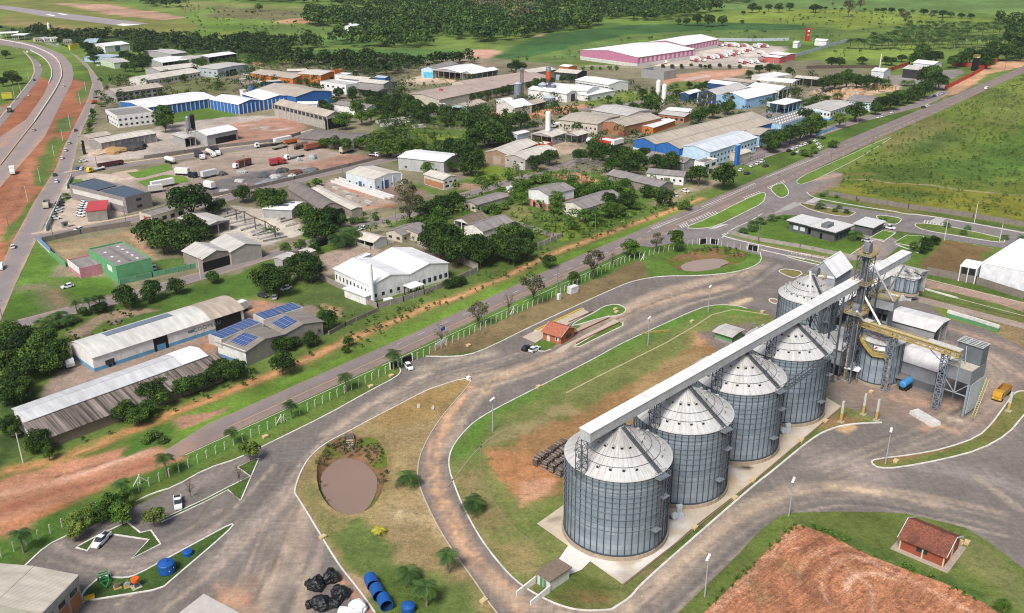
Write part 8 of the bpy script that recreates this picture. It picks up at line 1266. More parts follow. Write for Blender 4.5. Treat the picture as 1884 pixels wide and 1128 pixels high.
for a in[('block_wall','dark grey panel wall between the plant road and the bare brown lot','C4',[(1035,300),(1460,385),(1880,520),(2100,580)],2.6,GW),('block_wall','stained grey block wall along the lower edge of the pasture','B4',[(190,655),(430,700),(880,770),(1440,850),(1900,930),(2100,960)],2.1,GW),('wire_fence','fence with grey posts on a low wall left of the dark office','B3',[(945,990),(1200,1050),(1560,1110),(1900,1180),(2050,1210)],1.5,GW2),('block_wall','dark wall along the dry lot below the side street','B0',[(370,1065),(700,990),(1130,920)],2.2,GW),('sign_wall','blue and white painted wall at the street corner','C0',[(332,25),(440,130)],2.6,wall((.15,.3,.5),(.6,.62,.62),.8)),('block_wall','green wall from the street corner to the pink annex','C0',[(440,140),(570,240)],2,wall(GRN)),('block_wall','long green wall along the street right of the green hall','C0',[(1040,395),(1320,330),(1750,240)],2,wall((.12,.3,.17))),('block_wall','white blue wall of the office car park','B0',[(400,970),(530,690)],2.2,wall((.55,.62,.65))),('block_wall','short white wall piece at the office lawn','B0',[(580,600),(622,500)],2,wall((.55,.62,.65))),('block_wall','stone wall round the lower side of the white factory','C1',[(985,345),(1240,470),(1480,605),(1700,540),(1880,480),(2090,400),(2340,285)],2,wall((.3,.27,.25))),('block_wall','long grey wall on the upper right side of the white factory','C2',[(40,55),(300,160),(560,268)],2.6,GW2),('wire_fence','dark fence from the solar building to the factory wall','C1',[(1060,830),(1200,750),(1480,625)],1.3,GW),('block_wall','old grey wall around the small walled garden','B2',[(880,910),(1020,955),(1210,1020),(1290,1015),(1080,1105)],1.8,GW2),('block_wall','grey wall between the truck yard and the pale pavement','B1',[(60,670),(360,610),(760,520),(1240,405),(1600,315)],1.7,GW),('block_wall','dark wall along the upper side street and the sand yard','B0',[(1250,340),(1600,290),(1880,245),(2400,190),(2600,130)],1.8,GW),('block_wall','pale blue boundary wall behind the truck yard','A3',[(860,352),(1150,358),(1460,352)],3,wall((.42,.48,.52))),('block_wall','pale blue boundary wall right of the truck yard','A3',[(1330,552),(1600,470),(1880,385),(1960,365)],3,wall((.42,.48,.52))),('red_fence','bright red fence along the red earth track','A4',[(1195,778),(1430,660),(1655,530)],3,wall((.5,.06,.04))),('red_fence','red fence piece behind the black walled hall','A4',[(1280,572),(1430,575),(1560,580)],3,wall((.5,.06,.04))),('red_fence','red fence left of the pale hall','A4',[(560,660),(740,610),(890,560)],3,wall((.42,.06,.05))),('block_wall','dark brown wall below the bright meadow','A4',[(0,595),(300,590),(620,590)],2.6,wall((.1,.075,.06))),('panel_fence','blue and white fence before the blue offices','B4',[(80,155),(240,92)],2.4,wall((.2,.35,.6),(.6,.6,.6),.8)),('block_wall','pale wall before the truck yard of the pink warehouse','A3',[(-300,580),(300,592),(1100,590)],1.8,GW2),('retaining_wall','low retaining wall with white top and green side at the turning circle','P',[(1742,582),(1790,596),(1837,611)],2.2,wall((.62,.62,.58),(.1,.28,.14),1.3),.9)]:wall_line(*a)
def gate(c,a,b,label,h=2.2):
 A,B=KG(c,*a),KG(c,*b);d=B-A;r=thing('gate',label,'gate',A,math.atan2(d.y,d.x));L=d.length;m=MB();m.box(.1,-.04,.15,L-.1,.04,h-.1);m.build('panel',DARK,r)
 for x_ in(0,L):m=MB();m.box(x_-.14,-.14,0,x_+.14,.14,h+.3);m.build('gate_post',WHITE,r)
gate('C3',(690,48),(750,38),'dark gate panel, left at the round pond');gate('C3',(785,40),(850,50),'dark gate panel, middle at the round pond');gate('C3',(1108,92),(1195,108),'dark double gate panel right of the round pond');gate('D1',(1590,95),(1655,70),'dark works gate panel beside the royal palm');gate('D1',(1690,52),(1780,20),'dark works gate panel beside the silver white car');gate('C1',(920,85),(1060,45),'dark gate on the side street at the factory car park',2.6)
for lb,c,pts in(('white picket fence round the small white roofed house','B1',[(1205,1045),(1300,1085),(1420,1125),(1620,1065)]),('white railing on the kerb beside the steep grey gable','C3',[(1485,130),(1660,160),(1810,185)]),('dark iron fence before the low building behind the blue tower','B3',[(1060,400),(1130,360),(1250,325)])):
 p=[KG(c,*q)for q in pts];m=MB();dk='dark' in lb
 for a,b in zip(p,p[1:]):
  n=max(2,int((b-a).length/(.45 if 'picket' in lb else 1.6)))
  for z in((.4,1.1)if not dk else(.3,1.9)):m.bar(a+Vector((0,0,z)),b+Vector((0,0,z)),.1,.1)
  for i in range(n+1):q=a.lerp(b,i/n);m.box(q.x-.07,q.y-.07,0,q.x+.07,q.y+.07,1.35 if not dk else 2)
 tag(m.build('railing',STEEL if dk else W_KERB),lb,'fence')
def tower(name,label,cat,c,x,y,parts,rz=.7):
 r=thing(name,label,cat,KG(c,x,y),rz)
 for pn,mt,kind,a in parts:
  m=MB()
  if kind=='b':m.box(-a[0],-a[1],a[2],a[0],a[1],a[3],*(a[4:]))
  elif kind=='c':m.lathe(a,20,cap0=True)
  elif kind=='l':lattice(m,0,0,a[0],a[1],a[2],a[3],a[4])
  m.build(pn,mt,r)
 return r
BLM=P_((.03,.14,.45));RDM=P_((.45,.04,.03));BKM=P_((.015,.015,.018))
tower('pylon','tall square blue pylon in front of the pale blue hall','tower','B3',1010,395,[('shaft',BLM,'b',(1.1,.8,0,10.5)),('cap',P_((.4,.6,.7)),'b',(1.15,.85,10.5,10.8))]);r=tower('pylon','black pylon with a white mark at the sand yard','sign','B0',732,300,[('shaft',BKM,'b',(.9,.6,0,7.5)),('emblem',WHITE,'b',(.5,.63,6,6.8))],-.9)
tower('pylon','red pylon with white letters and a thin mast above the meadow','sign','A3',1620,356,[('shaft',RDM,'b',(2,1.5,0,13)),('emblem',WHITE,'b',(1.2,1.55,9.5,11.2)),('emblem',WHITE,'b',(1.,1.55,6,6.8)),('mast',STEEL,'b',(.12,.12,13,18))],0.2);tower('pylon','black tower with an ochre top at the red fence','tower','A4',1450,612,[('shaft',BKM,'b',(2.2,1.6,0,10.5)),('cap',P_((.25,.2,.05)),'b',(2.3,1.7,10.5,13)),('emblem',WHITE,'b',(1.3,1.75,10.8,11.5))],0.3);tower('pylon','white and yellow totem tower above the roadside shops','sign','A0',440,335,[('shaft',P_((.6,.5,.05)),'b',(1.2,1,0,11)),('cap',WHITE,'c',[(1.3,11),(1.3,16),(.5,17)])])
tower('water_tower','slender white water tower on a lattice foot in the sandy yard','water tower','B2',1165,195,[('lattice_foot',P_((.5,.5,.52)),'l',(0,6,1.1,1.5,.16)),('tank',WHITE,'c',[(.5,5.5),(1.5,6.5),(1.5,17),(1.2,17.5)])]);tower('chimney','white tapered chimney at the corner of the white factory','chimney','C1',1436,552,[('shaft',P_((.78,.78,.78),grime=.05),'c',[(.95,0),(.62,13.6),(.5,13.8)])]);tower('water_tank','red water tank on a short leg among dark trees','tank','A2',243,880,[('tank',RDM,'c',[(.9,4),(1.5,4.5),(1.5,8.5),(1.2,9)]),('leg',RDM,'b',(.4,.4,0,4.2))]);tower('tank_tower','red and white silo on a tall lattice tower at the mill','tower','A2',1168,850,[('lattice_tower',STEEL,'l',(0,22,1,2.5,.2)),('tank',P_((.5,.1,.04)),'c',[(.8,12),(1.9,14),(1.9,19)]),('cap',GALV,'c',[(1.95,19),(1.8,21),(.4,22.5)])]);tower('elevator_mast','thin dark elevator mast between the mill silos','tower','A2',942,855,[('lattice_tower',STEEL,'l',(0,20,.8,2.5,.2)),('head',GALV,'b',(1,1,20,21.5))])
for lb,x,y,R,H in(('tall narrow mill silo left of the mast',905,858,2.6,11),('wide mill silo behind the red and white tower, left one',1122,840,3.4,9),('wide mill silo behind the red and white tower, right one',1192,842,3.4,9),('small cone roofed mill silo right of the beige lean-to',1178,918,4.2,6)):tower('mill_silo',lb,'silo','A2',x,y,[('wall',wall((.2,.24,.28)),'c',[(R,0),(R,H)]),('roof',P_((.42,.46,.5)),'c',[(R+.2,H+.01),(.4,H+R*.5)])])
tower('cement_silo','white cement silo, left of two','silo','A3',330,830,[('tank',WHITE,'c',[(.6,0),(1.7,3),(1.7,10.5),(.6,11.5)])]);tower('cement_silo','white cement silo, taller right of two','silo','A3',378,912,[('tank',WHITE,'c',[(.6,0),(1.6,3),(1.6,13.5),(.6,14.5)])]);tower('cement_silo','black cement silo of the concrete plant','silo','B0',1680,130,[('leg',STEEL,'l',(0,4,1,1.5,.2)),('tank',BKM,'c',[(.5,3),(1.3,4.5),(1.3,11.5),(.9,12)])]);tower('cement_silo','grey cement silo of the concrete plant','silo','B0',1640,140,[('leg',STEEL,'l',(0,4,1,1.5,.2)),('tank',GALV,'c',[(.5,3),(1.3,4.5),(1.3,11),(.9,11.5)])]);tower('water_tank','rusty brown tank on a pole beside the derelict shed','tank','B1',1565,312,[('pole',STEEL,'b',(.2,.2,0,4.5)),('tank',P_((.2,.08,.05)),'c',[(.9,4),(1.,6.5),(.8,6.7)])]);tower('blue_tank','blue tank behind the zigzag white roofs','tank','A1',395,800,[('tank',BLM,'c',[(2,0),(2,4.5),(1.6,4.8)])]);tower('flare_pole','thin white vent pole above the white loading bin','pole','A4',632,590,[('pole',WHITE,'b',(.3,.3,0,12))])
BT=P_((.015,.09,.32),grime=.1,rough=.4)
r=tower('water_tank','big upright blue plastic tank on the wedge lawn','tank','E0',1447,770,[('tank',BT,'c',[(1.5,0),(1.62,.2),(1.62,2.1),(1.5,2.2),(.5,2.6),(.45,2.75)])]);m=MB();m.bar((-.2,-1.66,1.),(1.0,-1.3,1.35),.06,.16);m.build('emblem',WHITE,r)
tower('water_tank','small upright blue plastic tank at the tip of the wedge lawn','tank','E0',1625,625,[('tank',BT,'c',[(.85,0),(.98,.1),(.98,.9),(.9,1.),(.4,1.15)])])
for i,(x,y)in enumerate([(1430,900),(1480,990),(1545,1075)]):
 g,rz=heading('E1',x,y,95,-25);m=MB();n=20;m.lathe([(1.1,-1.35),(1.25,-1.3),(1.25,1.35),(1.12,1.35)],n,cap0=True,cap1=False);m.cur=1;m.lathe([(1.12,1.34),(1.05,-1.2)],n,cap1=True);m.v=[(y_*-1,-z,x_+1.25)for x_,y_,z in m.v];tag(m.build('plastic_tank',[BT,P_((.008,.03,.1))],None,g,rz),['lying blue plastic tank, uppermost of three','lying blue plastic tank, middle of three','lying blue plastic tank nearest the bottom edge'][i],'tank')
tower('water_tank','blue tank half cut off at the bottom edge','tank','E1',1745,1120,[('tank',BT,'c',[(1.2,0),(1.3,1.6),(.6,2.)])])
def blob(label,c,x,y,w_,h,mat,seed,name='covered_bale',cat='bale'):
 rng=np.random.default_rng(seed);vs=[];fs=[];n,k=22,9
 for j in range(k+1):
  t=j/k
  for i in range(n):
   a=2*PI*i/n;f=1+.16*math.sin(3*a+seed)+.1*math.sin(7*a+seed*2+j*.4)+.05*rng.normal();r_=w_/2*f*(1-t**3.2)**.5 if j<k else.05;vs.append((r_*math.cos(a),r_*math.sin(a),h*t*(1+.1*math.sin(2*a+seed))))
 for j in range(k):
  for i in range(n):fs.append((j*n+i,j*n+(i+1)%n,(j+1)*n+(i+1)%n,(j+1)*n+i))
 m=MB();m.faces(vs,fs);m.face([vs[k*n+i]for i in range(n)]);return tag(m.build(name,mat,None,KG(c,x,y),seed),label,cat)
PLB=NT('black_plastic');tc=PLB.n('TexCoord').outputs['Object'];PLB.b.inputs['Specular IOR Level'].default_value=.6;PLB.done((.006,.007,.01),.28,0,PLB.noise(tc,2.2,5,.7),.25,.8);PLB=PLB.m
PLW=NT('white_plastic');tc=PLW.n('TexCoord').outputs['Object'];PLW.done((.74,.74,.73),.5,0,PLW.noise(tc,2.2,5,.7),.25,.8);PLW=PLW.m
for i,(x,y,w_,lb)in enumerate([(955,905,3.2,'left upper bale under black plastic'),(1080,840,3.2,'upper right bale under black plastic, nearest the kerb end'),(1160,985,3.4,'right middle bale under black plastic'),(995,1070,3.4,'lower left bale under black plastic'),(1090,1060,2.6,'low bale under black plastic in the middle of the group'),(890,1070,1.6,'small black plastic bundle at the left of the bales'),(885,890,1.4,'small black plastic bundle at the upper left of the bales')]):blob(lb,'E1',x,y,w_,2.3 if w_>3 else 1.4,PLB,i+1)
blob('tall heap under white plastic beside the black bales','E1',1310,1100,3.2,2.2,PLW,11);blob('lower heap under white plastic at the bottom edge','E1',1190,1130,2.6,1.2,PLW,12)
def logstack(c,a,b,label,w_=1.35,h=2.):
 A,B=KG(c,*a),KG(c,*b);d=B-A;L=d.length;r=thing('log_stack',label,'wood stack',A,math.atan2(d.y,d.x));rr=random.Random(int(L*10));m=MB();x=.15
 while x<L:
  z=.12
  while z<h+rr.uniform(-.2,.15):
   R=rr.uniform(.1,.16);y0=rr.uniform(-.12,.12);m.cur=rr.choice((0,0,1));m.tube([(x+rr.uniform(-.05,.05),-w_/2+y0,z),(x+rr.uniform(-.05,.05),w_/2+y0,z)],R,6);z+=R*1.9
  x+=.3
 m.build('logs',[P_((.11,.085,.075)),P_((.26,.21,.18))],r);m=MB();m.box(0,-w_*.4,0,L,w_*.4,.1);m.build('bearer',P_((.1,.08,.06)),r)
for i,(a,b)in enumerate([((1050,930),(1330,745)),((1130,965),(1340,800)),((1190,990),(1340,885)),((1250,1030),(1340,960))]):logstack('D2',a,b,['uppermost long log stack beside the nearest silo','second log stack beside the nearest silo','third log stack beside the nearest silo','lowest and shortest log stack beside the nearest silo'][i])
def boxthing(name,label,cat,c,x,y,dims,mat,rz=.8,group=None,lid=None):
 r=thing(name,label,cat,KG(c,x,y,.1),rz,group);m=MB();m.box(-dims[0]/2,-dims[1]/2,0,dims[0]/2,dims[1]/2,dims[2]);m.build('body',mat,r);m=MB();m.box(-dims[0]/2-.06,-dims[1]/2-.06,dims[2]+.002,dims[0]/2+.06,dims[1]/2+.06,dims[2]+.12);m.build('lid',lid or mat,r);return r
boxthing('transformer_hut','white transformer hut on the brown verge','hut','C2',1380,462,(3.6,2,2.2),wall((.66,.67,.68)),.75);boxthing('meter_box','white meter box at the foot of a dark pole','box','C2',1262,522,(1.2,1.,1.9),wall((.7,.7,.7)))
YB=P_((.6,.46,.25))
for i,(c,x,y)in enumerate([('D3',1150,1060),('D3',1570,712),('D3',1780,545),('E3',648,395),('E3',995,138),('D4',770,892),('C3',625,715),('D1',508,680),('D1',1420,245),('D1',1598,153),('D4',558,292),('C2',1750,610),('C2',1760,635),('E1',1005,478),('C3',1235,632),('C2',478,925),('D2',1085,248),('E4',1070,525),('E4',1120,525),('E2',610,1030)]):boxthing('inspection_box',['pale yellow inspection box on the grass strip beside the silo pad','pale yellow inspection slab on grass beside a kerb'][i>5],'manhole',c,x,y,(1.3,.9,.4),YB,.85,['inspection boxes beside the silo pad','inspection slabs beside kerbs'][i>5])
for i,(x,y,lb)in enumerate([(1680,430,'nearest'),(1000,940,'second')]):
 for kk,(c,x,y)in enumerate(([('E3',475,320)],[('D3',1415,650)])[i]):
  r=thing('aeration_fan','white aeration fan at the foot of the %s silo'%(lb if i==0 else 'third'),'fan',KG(c,x,y,.2),.5);m=MB();m.lathe([(.8,-.3),(.8,.3)],16,cap0=True);m.v=[(x_,z,y_+1)for x_,y_,z in m.v];m.build('fan_housing',P_((.55,.62,.66)),r);m=MB();m.box(.6,-.4,0,2.2,.4,.9);m.build('duct',P_((.5,.55,.6)),r);m=MB();m.box(-.6,.35,0,.3,1.,.6);m.build('motor',P_((.1,.14,.2)),r)
for c,x,y,lb in[('E3',512,260,'white electric cabinet at the foot of the second silo'),('D3',1450,620,'white electric cabinet at the foot of the fourth silo')]:boxthing('cabinet',lb,'cabinet',c,x,y,(1.2,.7,1.8),P_((.6,.65,.68)),.3)
for c,x,y,lb in[('E2',1395,495,'red extinguisher box at the left foot of the nearest silo'),('D3',1510,565,'red extinguisher box at the foot of the fourth silo'),('D3',918,1090,'red extinguisher box at the foot of the second silo')]:boxthing('extinguisher_box',lb,'box',c,x,y,(.45,.35,1.4),RDM)
g,rz=heading('C2',195,965,100,-62);r=thing('notice_board','long white notice board on posts beside a blue flag','sign',g,rz);m=MB();m.box(0,-.06,1,5,.06,2.2);m.build('board',WHITE,r)
for x_ in(.1,4.9):m=MB();m.box(x_-.1,-.1,0,x_+.1,.1,2.3);m.build('leg',WHITE,r)
g=KG('C2',285,880);r=thing('flag','blue flag on a thin pole behind the white notice board','flag',g,.4);m=MB();m.tube([(0,0,0),(0,0,5)],.05,6);m.build('flagpole',WHITE,r);m=MB();n=6
for i in range(n):a,b=i/n,(i+1)/n;f=lambda t,z:(-1.6*t,.15*math.sin(6*t),z-.3*t*t);m.face([f(a,3.6),f(b,3.6),f(b,4.8),f(a,4.8)])
m.build('cloth',P_((.03,.07,.35),grime=0),r)
g,rz=heading('C3',190,828,205,-20);r=thing('barrier','yellow tubular height barrier lying beside the kerb','barrier',g,rz);m=MB()
for y,z in((0,.3),(0,.9),(.7,.3)):m.bar((0,y,z),(9,y,z),.12,.12)
for i in range(7):m.bar((9*i/6,0,.0),(9*i/6,0,.9),.1,.1);m.bar((9*i/6,0,.3),(9*i/6,.7,.3),.1,.1)
m.build('frame',YEL,r)
g,rz=heading('C2',1055,800,415,-195);r=thing('guard_wall','yellow slatted guard wall with white kerb along the weighbridge','barrier',g,rz);L=(KG('C2',1470,605)-g).length;m=MB();m.box(0,-.5,0,L,.5,.3);m.build('base',W_KERB,r);m=MB();m.box(.5,-.28,.302,L-.5,.28,.62);m.build('rail',P_((.6,.4,.04)),r)
g,rz=heading('E0',905,850,20,80);r=thing('farm_machine','green trailed farm implement on the wedge lawn','machine',g,rz);m=MB()
for y in(-.8,.8):m.bar((-1.6,y,.9),(1.2,y,.9),.16,.2)
for x_ in(-1.6,-.7,.3,1.2):m.bar((x_,-.8,.9),(x_,.8,.9),.14,.2);m.bar((x_,-.8,.9),(x_,-.8,1.5),.12,.12);m.bar((x_,.8,.9),(x_,.8,1.5),.12,.12)
m.bar((-1.6,-.8,1.5),(1.2,-.8,1.5),.1,.1);m.bar((-1.6,.8,1.5),(1.2,.8,1.5),.1,.1);m.bar((1.2,-.8,.9),(3,0,.6),.16,.16);m.bar((1.2,.8,.9),(3,0,.6),.16,.16);m.build('frame',P_((.03,.25,.08)),r)
for y in(-1.,1.):o=link('wheel',WH,r,(-.4,y,.4));o.scale=(1.3,1.3,1.3)
for x,y,lb in((1015,905,'small rusty engine on a wooden pallet, left one'),(1105,895,'grey engine on a wooden pallet beside the orange hopper')):
 r=thing('pallet_engine',lb,'machine',KG('E0',x,y,.1),.5);m=MB()
 for i in range(5):m.box(-.7,-.7+i*.3,0,.7,-.5+i*.3,.14)
 m.build('pallet',P_((.45,.3,.1)),r);m=MB();m.box(-.4,-.35,.142,.4,.35,.9,.08);m.tube([(-.5,0,.6),(.5,0,.6)],.28,10);m.bar((0,0,.8),(.1,0,1.4),.15,.15);m.build('engine',P_((.16,.13,.12)if x<1050 else(.3,.31,.32)),r)
r=tower('hopper','bright orange hopper on a stand on the wedge lawn','machine','E0',1180,905,[('pallet',P_((.4,.38,.3)),'b',(.9,.8,0,.14)),('stand',STEEL,'b',(.3,.3,.142,1.1)),('tank',P_((.65,.12,.02),grime=.1),'c',[(.3,1.),(.75,1.5),(.78,2.1),(.7,2.15)])]);boxthing('yellow_pallet','flat yellow metal crate at the corner of the hall','crate','E0',775,1000,(1.7,1.1,.25),P_((.65,.38,.02)),.5)
tag(blob('white dusty tarpaulin over a long stack on the plant yard','D4',1030,520,1,1,P_((.6,.58,.56)),3,'covered_stack','stack'),None);bpy.data.objects.remove(bpy.data.objects['covered_stack']);g,rz=heading('D4',1020,525,170,100);m=MB();m.box(-3.8,-1.5,0,3.8,1.5,1.,.15);tag(m.build('covered_stack',P_((.6,.58,.55),grime=.7,sc=.8),None,g,rz),'pale dusty slab stack lying on the plant yard before the bin','stack')
for c,x,y in(('D2',48,430),('D2',172,445)):r=thing('small_sign','small white plate sign standing on the dry lawn','sign',KG(c,x,y),.6,'small white plate signs on the dry lawn');m=MB();m.box(-.35,-.04,.2,.35,.04,1.3);m.build('plate',WHITE,r);m=MB();m.box(-.05,-.03,0,.05,.03,.2);m.build('leg',STEEL,r)
boxthing('kerb_marker','white marker block at the pointed tip of the dry lawn','marker','D2',480,180,(.9,.9,.8),WHITE);g=KG('D1',1235,690,.1);r=thing('sluice','concrete sluice with steps at the top of the large pond','sluice',g,.1);m=MB();m.box(-1.1,-.2,0,1.1,.9,.9);m.build('head_wall',P_((.14,.12,.11)),r)
for i in range(5):m=MB();m.box(-.9,-.9-i*.75,-.25-i*.22,.9,-.3-i*.75,-.1-i*.22);m.build('step',P_((.42,.34,.27)),r)
for x_ in(-1.15,1.15):m=MB();m.bar((x_,-.1,.7),(x_,-4,-.6),.15,.5);m.build('side_wall',P_((.14,.12,.11)),r)
cs=[KG('B2',*q,0)for q in((1285,510),(1620,480),(1480,390),(1250,430))];O,U,Wv=cs[0],(KG('B2',1455,540)-KG('B2',1230,500)),(KG('B2',1590,475)-KG('B2',1455,540));O=KG('B2',1230,500);r=thing('skeleton_shed','bare steel portal frame without a roof on red earth','frame',O,math.atan2(U.y,U.x));L=U.length;W=Wv.length*1.4;sg=1 if U.cross(Wv).z>0 else-1
for i in range(5):m=MB();x_=L*i/4;m.bar((x_,0,0),(x_,0,5),.28,.28);m.bar((x_,sg*W,0),(x_,sg*W,5),.28,.28);m.bar((x_,0,5),(x_,sg*W/2,6.2),.25,.3);m.bar((x_,sg*W/2,6.2),(x_,sg*W,5),.25,.3);m.build('portal',P_((.24,.22,.2)),r)
m=MB()
for j in range(9):t=j/8;m.bar((0,sg*W*t,5.1+1.2*(1-abs(2*t-1))),(L,sg*W*t,5.1+1.2*(1-abs(2*t-1))),.14,.14)
m.build('purlin',P_((.24,.22,.2)),r)
GP=[(185,830),(265,880),(335,895),(425,945),(515,980),(598,1030)];m=MB();r=thing('gantry','row of dark posts joined by a beam in the concrete pole yard','gantry',KG('B1',*GP[0]));tp=[]
for q in GP:p=KG('B1',*q)-r.location;m=MB();m.bar(p,p+Vector((0,0,5)),.4,.4);m.bar(p+Vector((-.8,0,5)),p+Vector((.8,0,5)),.25,.25);m.build('post',P_((.12,.09,.07)),r);tp.append(p+Vector((0,0,4.8)))
m=MB()
for a,b in zip(tp,tp[1:]):m.bar(a,b,.25,.35)
m.build('beam',P_((.16,.11,.08)),r)
def stack(label,c,a,b,rows,lay,rad,mats,group,name='pole_stack',cat='pole stack'):
 A,B=KG(c,*a),KG(c,*b);d=B-A;rz=math.atan2(d.y,d.x);m=MB();rr=random.Random(int(A.x*7))
 for l in range(lay):
  for i in range(rows-l):m.cur=rr.randrange(len(mats));e=rr.uniform(-.4,.4);m.tube([(e,(i+l*.5)*rad*2.3,rad*(1+1.8*l)),(d.length+e,(i+l*.5)*rad*2.3,rad*(1+1.8*l))],rad,6,rad*.8)
 return tag(m.build(name,mats,None,A,rz),label,cat,group)
CP=[P_((.5,.48,.44)),P_((.36,.34,.31)),P_((.13,.12,.115))]
for i,(a,b)in enumerate([((150,850),(300,810)),((180,880),(320,850)),((200,905),(400,860)),((220,940),(410,900)),((310,965),(480,915)),((400,980),(520,940)),((410,1010),(560,950)),((440,1010),(600,975)),((460,1040),(660,985)),((500,1060),(700,1020)),((160,820),(260,790)),((520,775),(590,800)),((640,870),(740,840)),((650,890),(760,860)),((700,930),(790,905))]):stack('stack of grey concrete poles in the pole yard','B1',a,b,5,2,.16,CP,'stacks of concrete poles in the pole yard')
for i,(a,b)in enumerate([((1080,540),(1545,690)),((1115,525),(1590,685)),((1150,515),(1620,675))]):A,B=KG('B1',*a),KG('B1',*b);d=B-A;m=MB();m.box(0,-.45,0,d.length,.45,.9);tag(m.build('concrete_beam',P_((.72,.7,.67),grime=.2),None,A,math.atan2(d.y,d.x)),['lower','middle','upper'][i]+' of three very long white concrete beams','beam')
for i,(x,y)in enumerate([(980,590),(1040,620),(1120,600),(1190,650),(1240,680),(1300,710),(1210,640),(1370,740),(930,620),(1080,570),(1400,720),(1280,660)]):g,rz=heading('B1',x,y,60,25);m=MB();m.box(-2.6,-.7,0,2.6,.7,.9);tag(m.build('concrete_block_stack',CP[i%2],None,g,rz),'grey stack of precast concrete pieces beside the long beams','stack','stacks of precast pieces beside the long beams')
rr=random.Random(9)
for i in range(46):
 x,y=rr.uniform(60,520),rr.uniform(770,850)
 if i>30:x,y=560+(i-31)*17,770+rr.uniform(-20,8)
 g,rz=heading('A4',x,y,60,-12);m=MB();m.box(-2,-1.2,0,2,1.2,1.6 if i<31 else 2.6);m.box(-1.9,-1.15,1.605 if i<31 else 2.605,1.9,1.15,1.75 if i<31 else 2.75);tag(m.build('timber_stack',P_(rr.choice([(.45,.27,.13),(.5,.36,.24),(.52,.44,.36)])),None,g,rz),'stack of sawn boards in the timber yard','timber stack','board stacks in the timber yard')
for i,(x,y,w_,h,col)in enumerate([(500,490,7,1.6,(.1,.11,.12)),(600,500,6,1.4,(.5,.5,.5)),(560,540,8,1.2,(.25,.27,.29)),(660,450,6,2,(.07,.075,.08)),(760,465,7,1.8,(.15,.08,.06)),(900,445,8,1.4,(.16,.17,.18)),(740,490,4,1.2,(.55,.55,.55)),(140,480,4,2,(.1,.1,.1)),(290,535,5,1.2,(.5,.48,.46)),(310,460,5,1.6,(.4,.4,.4)),(150,620,5,1.,(.45,.45,.44)),(460,565,4,1.2,(.28,.32,.36)),(340,570,3,1.,(.5,.25,.2)),(800,358,3,2,(.4,.46,.5)),(920,340,4,2.4,(.36,.42,.46))]):blob('%s scrap heap in the truck yard'%['dark jagged','pale jagged','blue grey low','black tall','brown','long dark','small white','small black','pale wide','grey twin','pale flat','steel blue','reddish','pale rounded tank like','large rounded tank like'][i],'B1',x,y,w_,h,P_(col,sc=3.,var=.6),i+21,'scrap_heap','scrap heap')
blob('ochre sand heap in the sand yard','B0',1000,275,14,2.2,P_((.42,.26,.12)),41,'sand_heap','heap');blob('black gravel heap in the sand yard','B0',1140,245,17,3,P_((.055,.052,.055)),42,'gravel_heap','heap');blob('pale sand heap in the sand yard','B0',890,285,14,1.4,P_((.52,.4,.3)),43,'sand_heap','heap')
g,rz=heading('C0',1520,890,60,-20);r=thing('farm_machine','red baler like machine standing at the grain shed','machine',g,rz);m=MB();m.box(-1.6,-1,.6,1.2,1,2.2,.15);m.box(.4,-.5,2.1,1,.5,3.2,.1);m.build('body',P_((.3,.04,.03)),r);m=MB();m.bar((-1.6,0,.7),(-3.4,0,.6),.3,.2);m.box(-2.8,-1.3,.5,-1.8,1.3,.9);m.build('pickup_head',P_((.4,.25,.04)),r)
for y_ in(-1.1,1.1):o=link('wheel',WH,r,(.2,y_,.5));o.scale=(1.6,1.4,1.6)
g,rz=heading('C0',1295,948,50,-20);r=thing('farm_machine','red seeder box beside the blue half door of the grain shed','machine',g,rz);m=MB();m.box(-1.1,-.8,.5,1.1,.8,2,.12);m.build('body',P_((.33,.04,.04)),r)
for y_ in(-.9,.9):link('wheel',WH,r,(0,y_,.33))
for x,y,w_ in((1000,720,4),(750,825,3)):blob('heap of dry branches on the lawn behind the grain shed' if x>900 else 'small stone ring heap at the grain shed end','C0',x,y,w_,.8,P_((.22,.17,.12),sc=3,var=.6),int(x),'branch_heap','heap')
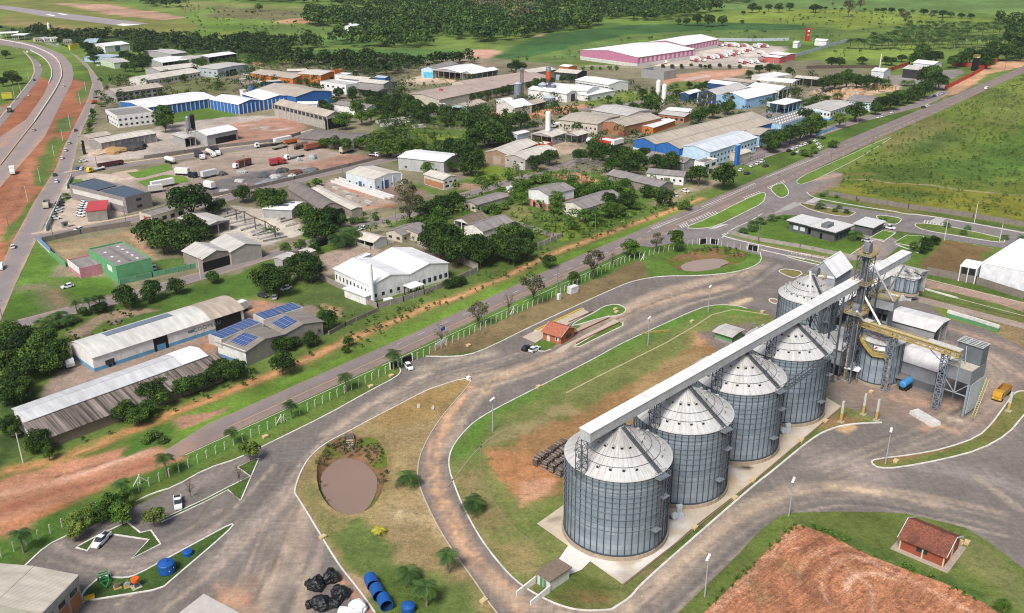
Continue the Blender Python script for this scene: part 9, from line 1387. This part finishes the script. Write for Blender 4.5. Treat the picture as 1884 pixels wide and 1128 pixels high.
for i,(x,y,c)in enumerate([(1520,1060,'A1'),(1600,1050,'A1'),(1680,1040,'A1'),(1760,1030,'A1'),(1560,1090,'A1'),(1660,1080,'A1'),(1760,1070,'A1'),(1850,1060,'A1'),(1840,1100,'A1'),(30,1010,'A2'),(100,1020,'A2'),(150,1005,'A2')]):g,rz=heading(c,x,y,60,-8);m=MB();m.box(-4,-1.6,0,4,1.6,1.4);m.box(-3.8,-1.5,1.405,3.8,1.5,1.6);tag(m.build('precast_stack',CP[i%2],None,g,rz),'pale stack of precast pipes in the storage yard behind the thicket','stack','precast stacks behind the thicket')
for i,(x,y)in enumerate([(300,650),(330,670),(370,690),(280,690),(400,710),(340,700)]):stack('pile of grey slabs in the yard behind the zigzag roofs','A1',(x,y),(x+70,y+10),6,2,.3,CP,'slab piles behind the zigzag roofs')
SUB=dict(roof_vent='roof',roof_ring='roof',roof_stair='roof',solar_panel='roof',solar_array='roof',skylight='roof',ridge_vent='roof',roof_box='roof',new_roof_sheet='roof',lamp_head='crossarm',emblem='shaft',platform='ladder',louvre_post='wall',corner_post='wall',window_frame='wall',parapet='wall',half_door='door',cap='shaft',fan_box='roof',crossarm='pole',walkway='truss',drive_cover='conveyor_trough')
base=lambda o:o.name.split('.')[0]
for o in list(COL.objects):
 if o.parent and base(o)in SUB and not o.parent.parent:
  if o.rotation_euler.z and base(o)=='emblem':continue
  t=[c for c in o.parent.children if base(c)==SUB[base(o)]and c is not o]
  if t and not any(base(c)=='lamp_head' for c in o.children):o.parent=t[0]
m=MB();m.box(-1500,-60,-1,1500,2600,130);q=bpy.data.materials.new('haze_air');q.use_nodes=True;q.node_tree.nodes.remove(q.node_tree.nodes['Principled BSDF']);v=q.node_tree.nodes.new('ShaderNodeVolumePrincipled');v.inputs['Density'].default_value=.00005;v.inputs['Color'].default_value=(.9,.94,1,1);v.inputs['Anisotropy'].default_value=.2;q.node_tree.links.new(v.outputs[0],q.node_tree.nodes['Material Output'].inputs['Volume']);o=m.build('haze',q);o['kind']='stuff'
